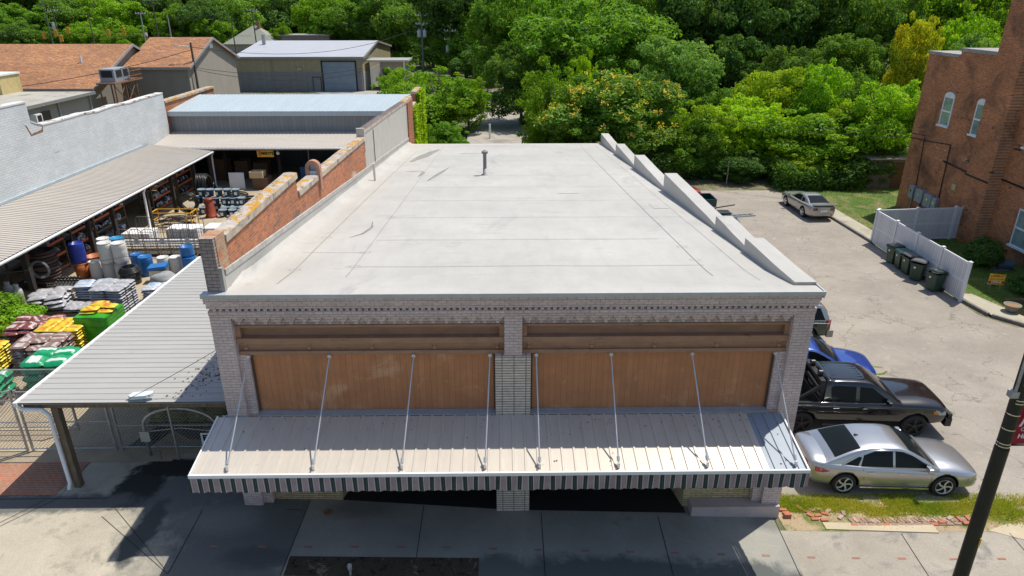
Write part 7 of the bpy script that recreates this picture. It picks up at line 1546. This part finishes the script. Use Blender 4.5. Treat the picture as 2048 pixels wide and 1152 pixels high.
for i, (p, q, s) in enumerate([((-36.6, 70, 7.9), (-13.4, 105, 9.0), 2.2), ((-36.6, 70, 5.6), (-21, 91.3, 3.6), 0.9), ((-36.6, 70, 5.4), (-21, 91.3, 3.2), 1.3), ((-36.6, 70, 7.6), (-60, 40, 5.5), 1.5), ((-13.4, 105, 6.3), (-8.8, 105, 5.9), 0.7), ((-13.4, 105, 5.9), (-8.8, 105, 5.4), 0.6), ((-13.4, 105, 10.8), (-60, 130, 10.5), 2.0), ((-8.8, 105, 7.8), (12, 90, 7.5), 0.9), ((-8.8, 105, 5.6), (12, 88, 4.8), 0.9), ((-87.9, 130, 11.0), (-71, 130, 10.5), 0.6), ((-71, 130, 10.5), (-49.2, 130, 11), 0.8), ((-120, 130, 8.0), (-65, 130, 7.4), 0.8), ((-120, 130, 7.4), (-50, 130, 6.4), 0.5), ((27.2, 31, 4.45), (7.5, 42, 5.2), 0.5), ((27.2, 31, 4.75), (7.5, 42.1, 5.6), 0.5), ((-2.0, 60, 3.4), (3.4, 44, 4.0), 0.6), ((-7.65, 66.5, 5.5), (3.0, 46, 6.5), 0.5)]):
    wire(p, q, s, 'thin dark overhead wire, ' + ['from the gable pole over the warehouse', 'upper one drooping across the warehouse wall', 'lower one drooping across the warehouse wall', 'from the gable pole towards the left edge', 'upper short span between the two right poles', 'lower short span between the two right poles', 'from the transformer pole to the far left', 'upper one leaving the dark pole rightwards', 'lower one leaving the dark pole rightwards', 'between the far left poles', 'from the thin armed pole to the hipped roof', 'carrying the signals, upper', 'carrying the signals, lower', 'lower of two reaching the brick building', 'upper of two reaching the brick building', 'pale loop by the slim white post', 'from the stub pole into the seed clustered tree'][i], 0.035 if i < 13 else 0.018)
wire((-7.3, 9.5, 5.8), (-21.3, 8.5, 3.6), 0.5, 'thin dark wire sagging above the metal canopy', 0.008); wire((-7.3, 2.0, 4.6), (-10.2, 0.5, 3.3), 0.05, 'thin wire from the wall to the pole light', 0.008)
m_sig = plain('signal_yellow', (0.55, 0.30, 0.02), 0.5)
for i, (x, z) in enumerate(((-90.5, 6.6), (-88.1, 7.0), (-87.3, 6.0), (-85.6, 7.5), (-77.9, 7.1), (-74.8, 7.3))):
    t = thing('traffic_signal', 'yellow three lamp traffic signal hung on wires, %s from the left' % ['first', 'second', 'third', 'fourth', 'fifth', 'sixth'][i], 'traffic light', (x, 129.5, z-0.7), group='far traffic signals')
    mb = MB(); mb.obox((x, 129.5, z-0.7), 0.42, 0.36, 1.3); mb.build('housing', m_sig, t)
    for k in range(3): mb = MB(); mb.cyl((x+0.22, 129.5, z-0.45+k*0.42), (x+0.40, 129.5, z-0.47+k*0.42), 0.17, n=10); mb.build('visor', m_sig, t)

# ------------------------------------------------------------------ trees
LEAF = {'sumac': leafmat('leaf_sumac', (0.081, 0.184, 0.023), (0.149, 0.287, 0.034), trans=0.45), 'bright': leafmat('leaf_bright', (0.149, 0.322, 0.014), (0.253, 0.437, 0.023), trans=0.50), 'lime': leafmat('leaf_lime', (0.232, 0.440, 0.013), (0.348, 0.528, 0.017), trans=0.50),
        'mid': leafmat('leaf_mid', (0.100, 0.237, 0.022), (0.175, 0.338, 0.031), trans=0.48), 'pale': leafmat('leaf_pale', (0.132, 0.286, 0.055), (0.220, 0.374, 0.088), trans=0.45), 'olive': leafmat('leaf_olive', (0.108, 0.226, 0.037), (0.187, 0.329, 0.044), trans=0.45),
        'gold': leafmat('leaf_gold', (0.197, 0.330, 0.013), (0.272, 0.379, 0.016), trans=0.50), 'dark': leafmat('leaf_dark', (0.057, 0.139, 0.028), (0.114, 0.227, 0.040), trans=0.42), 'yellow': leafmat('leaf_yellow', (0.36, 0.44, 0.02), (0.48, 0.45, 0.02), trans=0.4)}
m_bark = plain('bark', (0.09, 0.075, 0.06), 0.95, 0, 0.3, 4, obj=True, bmp=0.5)
def crown_mesh(kind, seed, nleaf=15000, size=0.0135):
    r = random.Random(seed); vs = []; fs = []; clumps = []
    prof = {0: (0.56, 0.44, 0.5), 1: (0.58, 0.42, 0.46), 2: (0.57, 0.43, 0.44), 3: (0.50, 0.50, 0.5)}[kind]
    nc = {0: 42, 1: 60, 2: 34, 3: 44}[kind]
    for i in range(nc):
        while True:
            d = Vector((r.uniform(-1, 1), r.uniform(-1, 1), r.uniform(-1, 1)))
            if 0.1 < d.length < 1: break
        d.normalize(); k = r.uniform(0.45, 0.86) if i > nc*0.2 else r.uniform(0.0, 0.5)
        if d.z < -0.6 and kind != 3: d.z *= 0.5
        cr_ = r.uniform(0.085, 0.17) if kind != 1 else r.uniform(0.06, 0.13)
        clumps.append((Vector((d.x*prof[2]*k, d.y*prof[2]*k, prof[0]+d.z*prof[1]*k)), cr_, r.uniform(0.55, 0.9)))
    for i in range(55):
        d = Vector((r.gauss(0, 1), r.gauss(0, 1), r.gauss(0.2, 1))).normalized(); k = r.uniform(0.8, 1.03)
        clumps.append((Vector((d.x*prof[2]*k, d.y*prof[2]*k, prof[0]+d.z*prof[1]*k)), r.uniform(0.03, 0.075), r.uniform(0.5, 0.8)))
    tot = sum(c[1]**2 for c in clumps)
    for c, cr_, fl in clumps:
        n = int(nleaf*cr_**2/tot)
        for _ in range(n):
            d = Vector((r.gauss(0, 1), r.gauss(0, 1), r.gauss(0, 1))).normalized()
            wob = 1+0.35*noise.noise(d*2.3+c*9)
            p = c + Vector((d.x, d.y, d.z*fl))*cr_*wob*r.uniform(0.72, 1.12)
            nrm = (d*0.8+Vector((0, 0, 0.5))+Vector((r.gauss(0, .55), r.gauss(0, .55), r.gauss(0, .4)))).normalized()
            u = nrm.orthogonal().normalized(); u.rotate(Matrix.Rotation(r.uniform(0, 6.28), 3, nrm)); v = nrm.cross(u)
            s = size*r.uniform(0.55, 1.3); b = len(vs)
            vs += [p-u*s*1.3, p+v*s*0.6+nrm*s*0.1, p+u*s*1.3-nrm*s*0.25, p-v*s*0.6+nrm*s*0.1]; fs.append((b, b+1, b+2, b+3))
    me = bpy.data.meshes.new('crown'); me.from_pydata([tuple(v) for v in vs], [], fs); return me, clumps
def trunk_mesh(clumps, seed):
    r = random.Random(seed); mb = MB(); top_ = Vector((0.01, 0, 0.5)); mb.tube([(0, 0, -0.02), (0.005, 0, 0.12), (0.01, 0.005, 0.3), tuple(top_), (0.0, 0.01, 0.72)], [0.028, 0.02, 0.017, 0.013, 0.005], 7)
    for c, cr_, f in clumps[::3]:
        z0 = r.uniform(0.2, 0.5); a = Vector((0.008, 0, z0)); m_ = a.lerp(c, 0.5)+Vector((0, 0, 0.03)); mb.tube([tuple(a), tuple(m_), tuple(c)], [0.009, 0.006, 0.003], 5)
    me = bpy.data.meshes.new('trunk'); me.from_pydata(mb.v, [], mb.f); me.materials.append(m_bark)
    for p in me.polygons: p.use_smooth = True
    return me
CR = {}
for k in range(4):
    for v in range(2):
        me, cl = crown_mesh(k, 100+k*7+v, 27000 if k != 1 else 21000); me.materials.append(LEAF['mid']); CR[(k, v)] = (me, trunk_mesh(cl, k*3+v))
TREES = [
 (9.1, 43, -0.3, 8.0, 11.8, 0, 'sumac', 'tree covered in orange yellow seed clusters right behind the white roof'),
 (4.2, 45.5, -0.3, 8.9, 6.3, 3, 'bright', 'round bright green tree left of the seed clustered tree'),
 (7.0, 47, -0.3, 9.4, 3.0, 3, 'lime', 'small lime green crown tip behind the seed clustered tree'),
 (-7.1, 58, 0.0, 6.6, 10.2, 3, 'bright', 'leafy tree behind the end of the brick party wall'),
 (-11.6, 63, 0.0, 6.6, 6.0, 3, 'bright', 'bright bushy tree by the porch of the metal warehouse'),
 (-3.8, 57, 0.0, 6.0, 5.1, 1, 'bright', 'loose green tree at the left edge of the back road'),
 (-5.2, 45, 0.2, 3.4, 3.9, 3, 'mid', 'low fern like bush at the end of the brick wall'),
 (9.7, 64, -0.3, 13.3, 17.6, 0, 'mid', 'big mid green tree standing behind the seed clustered tree'),
 (16.0, 53, -0.3, 10.5, 9.8, 1, 'pale', 'pale green tree right of the seed clustered tree'),
 (1.9, 62, -0.3, 9.0, 9.0, 0, 'olive', 'dark olive tree overhanging the back road'),
 (16.4, 41, -0.3, 6.0, 6.0, 3, 'lime', 'lime green bushy tree at the left end of the lot edge'),
 (20.1, 42, -0.3, 6.3, 7.6, 1, 'lime', 'lime green airy tree behind the lot, second from the left'),
 (23.6, 46, -0.3, 8.3, 7.5, 1, 'gold', 'golden green tree behind the middle of the lot edge'),
 (26.6, 44, -0.3, 8.8, 6.2, 2, 'bright', 'bright upright tree behind the parked coupe'),
 (24.9, 40, -0.3, 5.4, 8.9, 3, 'bright', 'wide bright bushy tree right above the parked coupe'),
 (29.6, 38.5, -0.3, 7.8, 7.1, 2, 'bright', 'bright tree touching the far corner of the brick building'),
 (28.1, 40, -0.3, 6.1, 5.9, 1, 'gold', 'golden green tree just left of the brick building corner tree'),
 (22.9, 38, -0.3, 2.8, 4.9, 3, 'gold', 'low golden bush behind the coupe'),
 (15.1, 40, -0.3, 4.6, 5.0, 3, 'mid', 'mid green bush beside the stepped parapet'),
 (18.6, 39, -0.3, 2.6, 5.0, 3, 'dark', 'dark bush at the shaded back edge of the lot'),
 (26.7, 37.5, -0.3, 2.5, 5.3, 3, 'dark', 'dark bush beside the wooden shed'),
 (29.1, 37, -0.3, 3.0, 2.9, 3, 'dark', 'small dark bush in front of the wooden shed'),
 (19.8, 50, -0.3, 6.0, 6.5, 0, 'mid', 'mid green tree filling in behind the left end of the lot edge'),
 (24.5, 47, -0.3, 4.8, 8.3, 3, 'bright', 'bright green mass behind the thin fence posts'),
 (31.7, 50, -0.3, 6.9, 6.9, 0, 'mid', 'mid green tree filling in behind the coupe'),
 (29.5, 40, -0.3, 4.4, 6.5, 3, 'mid', 'mid green bush in front of the brick building corner trees'),
 (13.0, 48, -0.3, 5.8, 6.7, 0, 'mid', 'mid green tree between the seed clustered tree and the pale tree'),
 (40.9, 56, -0.3, 12.2, 5.8, 2, 'yellow', 'yellowing tree rising behind the brick building corner'),
 (42.1, 48, -0.3, 11.0, 7.0, 1, 'pale', 'pale feathery tree behind the brick parapet'),
 (0.2, 88, -0.3, 15.2, 11.7, 0, 'mid', None),
 (7.4, 84, -0.3, 16.9, 12.5, 1, 'mid', None),
 (18.3, 82, -0.3, 16.8, 13.6, 2, 'olive', None),
 (25.5, 78, -0.3, 17.8, 13.6, 0, 'dark', None),
 (31.6, 74, -0.3, 17.1, 13.0, 1, 'dark', None),
 (39.7, 78, -0.3, 18.4, 14.8, 2, 'dark', None),
 (43.8, 72, -0.3, 16.5, 11.6, 0, 'olive', None),
 (38.7, 66, -0.3, 10.2, 8.9, 1, 'olive', None),
 (27.0, 68, -0.3, 10.1, 9.7, 2, 'dark', None),
 (31.1, 62, -0.3, 8.8, 7.5, 0, 'olive', None),
 (53.0, 74, -0.3, 17.6, 13.1, 1, 'bright', None),
 (57.7, 70, -0.3, 16.4, 12.5, 2, 'bright', None),
 (65.6, 72, -0.3, 16.5, 14.0, 0, 'mid', None),
 (50.9, 64, -0.3, 12.3, 7.6, 1, 'bright', None),
 (-6.5, 110, 0.0, 12.2, 14.4, 2, 'mid', None),
 (-3.7, 100, 0.0, 6.4, 8.7, 0, 'dark', None),
 (-14.2, 130, 0.0, 14.7, 14.6, 1, 'olive', None),
 (-24.4, 140, 0.0, 15.8, 16.6, 2, 'olive', None),
 (-33.4, 142, 0.0, 12.9, 15.8, 0, 'mid', None),
 (-40.4, 150, 0.0, 15.0, 14.4, 1, 'bright', None),
 (-53.5, 165, 0.0, 16.2, 20.4, 2, 'dark', None),
 (-62.6, 160, 0.0, 15.1, 17.5, 0, 'olive', None),
 (-66.9, 150, 0.0, 14.0, 14.4, 1, 'dark', None),
 (-73.9, 150, 0.0, 11.9, 12.2, 2, 'bright', None),
 (-64.6, 148, 0.0, 9.9, 9.9, 0, 'bright', None),
 (-89.0, 170, 0.0, 17.4, 18.4, 1, 'dark', None),
 (-92.4, 160, 0.0, 14.0, 17.5, 2, 'bright', None),
 (-102.0, 160, 0.0, 15.1, 15.1, 0, 'olive', None),
 (-93.3, 150, 0.0, 8.8, 10.0, 1, 'bright', None),
 (-108.9, 155, 0.0, 11.9, 19.4, 2, 'mid', None),
 (-114.2, 150, 0.0, 12.9, 15.4, 0, 'mid', None),
 (-106.6, 145, 0.0, 9.0, 11.9, 1, 'olive', None),
 (-102.6, 150, 0.0, 7.3, 10.1, 2, 'mid', None),
 (-83.8, 148, 0.0, 7.3, 10.0, 0, 'bright', None),
 (-38.7, 140, 0.0, 7.6, 5.3, 1, 'bright', None),
 (-46.4, 138, 0.0, 8.6, 5.7, 2, 'bright', None),
 (-31.5, 146, 0.0, 6.8, 9.9, 0, 'olive', None),
 (-23.0, 148, 0.0, 6.8, 13.4, 1, 'dark', None),
 (-51.0, 170, 0.0, 8.3, 11.3, 2, 'dark', None),
 (-64.8, 175, 0.0, 10.6, 11.5, 0, 'dark', None),
 (-164.9, 215, 0.0, 28.1, 28.4, 0, 'dark', None),
 (-161.3, 232, 0.0, 34.5, 30.2, 1, 'olive', None),
 (-140.2, 219, 0.0, 30.2, 28.8, 2, 'mid', None),
 (-134.5, 236, 0.0, 36.8, 30.6, 0, 'dark', None),
 (-114.6, 223, 0.0, 32.5, 29.3, 1, 'olive', None),
 (-108.6, 240, 0.0, 30.5, 31.6, 2, 'mid', None),
 (-88.2, 227, 0.0, 34.8, 29.7, 0, 'dark', None),
 (-79.8, 244, 0.0, 32.9, 32.0, 1, 'olive', None),
 (-60.9, 231, 0.0, 37.2, 30.1, 2, 'mid', None),
 (-44.5, 218, 0.0, 32.8, 28.7, 0, 'dark', None),
 (-33.3, 235, 0.0, 31.0, 31.0, 1, 'olive', None),
 (-17.5, 222, 0.0, 35.1, 29.2, 2, 'mid', None),
 (-4.0, 239, 0.0, 33.4, 31.5, 0, 'dark', None),
 (10.4, 226, -0.3, 29.4, 30.0, 1, 'olive', None),
 (26.2, 243, -0.3, 36.1, 31.9, 2, 'mid', None),
 (39.4, 230, -0.3, 31.7, 30.5, 0, 'dark', None),
 (50.6, 217, -0.3, 35.7, 28.6, 1, 'olive', None),
 (69.3, 234, -0.3, 34.0, 30.9, 2, 'mid', None),
 (80.1, 221, -0.3, 29.8, 29.5, 0, 'dark', None),
 (100.0, 238, -0.3, 36.5, 31.4, 1, 'olive', None),
 (109.7, 225, -0.3, 32.1, 29.9, 2, 'mid', None),
 (131.5, 242, -0.3, 38.9, 31.8, 0, 'dark', None),
 (140.1, 229, -0.3, 34.4, 30.4, 1, 'olive', None),
 (147.2, 216, -0.3, 30.2, 29.0, 2, 'mid', None),
 (171.3, 233, -0.3, 36.8, 30.8, 0, 'dark', None),
 (177.3, 220, -0.3, 32.5, 29.4, 1, 'olive', None),
 (-8.7, 110, 0.0, 19.8, 16.5, 1, 'dark', None),
 (-1.0, 127, 0.0, 23.8, 18.5, 2, 'dark', None),
 (7.7, 124, -0.3, 22.0, 18.3, 0, 'olive', None),
 (15.9, 121, -0.3, 24.8, 17.7, 1, 'dark', None),
 (23.9, 118, -0.3, 22.7, 17.5, 2, 'dark', None),
 (31.7, 115, -0.3, 20.8, 17.2, 0, 'olive', None),
 (38.6, 112, -0.3, 23.4, 16.6, 1, 'dark', None),
 (53.1, 129, -0.3, 22.8, 19.0, 2, 'dark', None),
 (60.4, 126, -0.3, 25.7, 18.4, 0, 'olive', None),
 (68.1, 123, -0.3, 23.5, 18.2, 1, 'dark', None),
 (75.5, 120, -0.3, 21.5, 17.9, 2, 'dark', None),
 (81.5, 117, -0.3, 24.2, 17.3, 0, 'olive', None),
 (88.3, 114, -0.3, 22.2, 17.1, 1, 'dark', None),
 (94.8, 111, -0.3, 20.3, 16.8, 2, 'dark', None),
]

ordw = ['first', 'second', 'third', 'fourth', 'fifth', 'sixth', 'seventh', 'eighth', 'ninth', 'tenth', 'eleventh', 'twelfth', 'thirteenth', 'fourteenth', 'fifteenth', 'sixteenth', 'seventeenth', 'eighteenth', 'nineteenth', 'twentieth']
cw = dict(mid='mid green', olive='olive green', dark='dark green', bright='bright green')
un = {}
for i, tr in enumerate(TREES):
    if tr[7] is None: un.setdefault((tr[6], 0 if tr[1] < 105 else (1 if tr[1] < 200 else 2)), []).append(i)
labs = {}
for (mt, band), idx in un.items():
    idx.sort(key=lambda i: (TREES[i][0]+0.26)/(TREES[i][1]+15))
    for n, i in enumerate(idx): labs[i] = '%s tree, %s from the left of its colour in the %s tree line' % (cw[mt], ordw[n], ['near back', 'far', 'farthest'][band])
for i, (x, y, zb, h, w_, var, mt, lab) in enumerate(TREES):
    t = thing('tree', lab or labs[i], 'tree', (x, y, zb-0.05), rnd.uniform(0, 6.28), 'trees behind the buildings')
    me, tk = CR[(var, i % 2)]
    hh = h/0.99; sx = w_/0.98
    low = 0.07
    for nm, data, m_ in (('crown', me, LEAF[mt]), ('trunk', tk, m_bark)):
        o = bpy.data.objects.new(nm, data); C.objects.link(o); o.parent = t; o.scale = (sx, sx, hh*(1+low)) if nm == 'crown' else (sx, sx, hh); o.location = (0, 0, -low*hh if nm == 'crown' else 0)
        o.material_slots[0].link = 'OBJECT'; o.material_slots[0].material = m_
    if mt == 'sumac': sumac = (t, x, y, zb, h, w_, CR[(var, i % 2)])
# orange yellow seed clusters of the big near tree
t, x, y, zb, h, w_, _ = sumac; mb = MB(); r = random.Random(5); vs_ = t.children[0].data.vertices
cand = [v.co for v in vs_ if v.co.z > 0.25]
rotm = t.rotation_euler.to_matrix(); n_ = 0
while n_ < 140:
    c = r.choice(cand); p = Vector((c.x*w_/0.98, c.y*w_/0.98, c.z*h/0.99)); wp = rotm @ p
    if wp.y > 1.5 or Vector((c.x, c.y, c.z-0.56)).length < 0.36: continue
    n_ += 1
    for k in range(16):
        q = p + Vector((r.gauss(0, .17), r.gauss(0, .17), r.gauss(0, .11)+0.14)) ; nrm = Vector((r.gauss(0, 1), r.gauss(0, 1), 1)).normalized(); u = nrm.orthogonal().normalized()*0.09; v = nrm.cross(u)
        mb.poly([tuple(q-u), tuple(q+v*0.7), tuple(q+u), tuple(q-v*0.7)])
o = mb.build('seed_clusters', leafmat('seed_cluster', (0.52, 0.44, 0.06), (0.62, 0.52, 0.08), trans=0.3), t, local=True, recalc=False)
# dark undergrowth at the foot of the trees (one mass)
def scatter(name, label, cat, boxf, n, size, mats, kind=None, up=0.5, seed=1, thing_=False):
    r = random.Random(seed); mb = MB()
    for _ in range(n):
        p = Vector(boxf(r)); nrm = Vector((r.gauss(0, .6), r.gauss(0, .6), up)).normalized(); u = nrm.orthogonal().normalized(); u.rotate(Matrix.Rotation(r.uniform(0, 6.28), 3, nrm)); v = nrm.cross(u); s = size*r.uniform(0.5, 1.4)
        mb.poly([tuple(p-u*s), tuple(p+v*s*0.6), tuple(p+u*s-nrm*s*0.2), tuple(p-v*s*0.6)])
    o = mb.build(name, mats, None, recalc=False); return tag(o, label, cat, None, kind)
def under(r):
    x = r.uniform(2, 40); y = 38.2 + 1.2*noise.noise(Vector((x*0.35, 0, 0))) + abs(r.gauss(0, 1.6)); hh = 1.5+1.6*noise.noise(Vector((x*0.5, 7, 0)))
    if 20.5 < x < 27.2: y -= 3.4
    elif 26.9 < x < 32: y += 1.5
    return (x, y, GR+max(0, hh)*r.random()+0.05)
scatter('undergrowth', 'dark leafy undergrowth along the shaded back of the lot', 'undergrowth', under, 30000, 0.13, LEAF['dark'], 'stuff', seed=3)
def under2(r):
    x = r.uniform(-120, 60); y = 60+abs(r.gauss(0, 1))*70+r.uniform(0, 20)
    if -50 < x < -6 and y < 125: y += 66
    if x < -38: y = max(y, 132+r.uniform(0, 40))
    if abs(x+1) < 6 and y < 100: x += 14
    return (x, y, 0.1+2.5*r.random()**2)
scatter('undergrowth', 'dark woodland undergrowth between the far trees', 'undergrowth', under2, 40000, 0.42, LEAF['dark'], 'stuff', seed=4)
# ivy on the end of the party wall
def ivy(r):
    f = r.random(); y = r.choice([r.uniform(36.6, 39.0), 39.4+r.random()*0.5, r.uniform(41.5, 43.2)])
    x = XW1+0.1+r.uniform(-0.05, 0.25) if r.random() < 0.6 else r.uniform(XW0-0.2, XW1+0.3)
    return (x, y, 6.4*r.random()**0.8 if y > 39.3 else 5.7*r.random())
scatter('ivy', 'yellow green ivy hanging on the end piers of the party wall', 'ivy', ivy, 9000, 0.10, LEAF['lime'], None, seed=6)
# shrubs
def shrub(x, y, z, rx, h, mt, label, n=3500, s=0.055, seed=1, name='shrub'):
    t = thing(name, label, 'shrub', (x, y, z)); r = random.Random(seed); mb = MB()
    for _ in range(n):
        d = Vector((r.gauss(0, 1), r.gauss(0, 1), r.gauss(0, 1))).normalized(); k = (1+0.3*noise.noise(d*2.5+Vector((seed, 0, 0))))*r.uniform(0.75, 1.05)
        p = Vector((d.x*rx*k, d.y*rx*k, h*0.5+d.z*h*0.5*k)); nrm = (d+Vector((r.gauss(0, .5), r.gauss(0, .5), .4))).normalized(); u = nrm.orthogonal().normalized(); u.rotate(Matrix.Rotation(r.uniform(0, 6.28), 3, nrm)); v = nrm.cross(u); q = s*r.uniform(.6, 1.3)
        mb.poly([tuple(p-u*q), tuple(p+v*q*.6), tuple(p+u*q-nrm*q*.2), tuple(p-v*q*.6)])
    mb.build('leaves', LEAF[mt], t, local=True, recalc=False)
    mb = MB()
    for k in range(5): mb.tube([(0, 0, 0), (rx*0.2*math.cos(k*1.3), rx*0.2*math.sin(k*1.3), h*0.4), (rx*0.5*math.cos(k*1.3), rx*0.5*math.sin(k*1.3), h*0.75)], [0.03, 0.02, 0.01], 5)
    mb.build('stem', m_bark, t, local=True)
shrub(25.7, 19.3, GR, 0.95, 1.5, 'dark', 'round clipped dark shrub behind the vinyl fence end', 5000, 0.06, 2)
shrub(25.6, 15.5, GR, 0.9, 0.8, 'dark', 'low dark shrub beside the yard sign', 3500, 0.06, 3); shrub(27.1, 15.8, GR, 0.8, 1.0, 'mid', 'green shrub at the right edge near the yard sign', 3500, 0.06, 4)
shrub(-21.6, 11.6, G, 0.9, 1.3, 'bright', 'leafy green plant left of the propane cylinders', 3000, 0.07, 5); shrub(-20.4, 11.2, G, 0.75, 0.9, 'bright', 'leafy green plant in front of the propane cylinders', 3000, 0.07, 6); shrub(-21.0, 10.3, G, 0.6, 0.8, 'lime', 'small yellow green plant behind the red and black heap', 1800, 0.07, 7)
# grass blades on the verge and along the edges of the lot
def blades(name, label, fn, n, hgt, m_, seed, kind='stuff'):
    r = random.Random(seed); mb = MB()
    for _ in range(n):
        q = fn(r)
        if q is None: continue
        x, y, z, k = q; a = r.uniform(0, 6.28); w2 = 0.008*r.uniform(.7, 1.5); hh = hgt*k*r.uniform(.5, 1.3); lx, ly = r.gauss(0, .5)*hh, r.gauss(0, .5)*hh
        mb.poly([(x-w2*math.cos(a), y-w2*math.sin(a), z), (x+w2*math.cos(a), y+w2*math.sin(a), z), (x+lx, y+ly, z+hh)])
    return tag(mb.build(name, m_, None, recalc=False), label, 'grass', None, kind)
def vg(r):
    x = r.uniform(7.5, 19); y = 0.36+r.gauss(0, 0.30)+0.10*noise.noise(Vector((x*1.3, 0, 0)))-0.25*max(0, (x-12)/4); 
    if y > 0.85 or y < -0.6: return None
    if noise.noise(Vector((x*1.2, y*2.5, 3))) < -0.28 and r.random() < 0.8: return None
    if x < 9.3 and y < 0.1 and r.random() < 0.9: return None
    return (x, y, gz(x), 0.6+0.6*max(0, noise.noise(Vector((x*0.9, y, 8)))+0.4))
blades('verge_grass', 'bright uneven grass strip between the silver car and the bricks', vg, 60000, 0.085, [leafmat('grass_blade', (0.24, 0.33, 0.03), (0.42, 0.42, 0.07), trans=0.4)], 11)
def lg(r):
    x = r.uniform(22.6, 30); y = r.uniform(13, 36)
    if x > 27.7 and y < 32: return None
    return (x, y, GR, 1.0)
blades('lawn_grass', 'short uneven grass between the fence and the brick building', lg, 30000, 0.10, [LEAF['mid']], 12)
def wd(r):
    x = 13.0+r.uniform(0, 1.6); y = 7.9+0.35*math.sin((x-13)*4)*0.5+r.gauss(0, 0.03) if r.random() < 0.6 else 8.5+0.25*math.sin((x-13)*3)+r.gauss(0, 0.03)
    return (x, y, gz(x)+0.002, 0.5)
blades('crack_weeds', 'yellow green weeds growing in the cracks of the asphalt lot', wd, 1500, 0.06, [LEAF['gold']], 13)
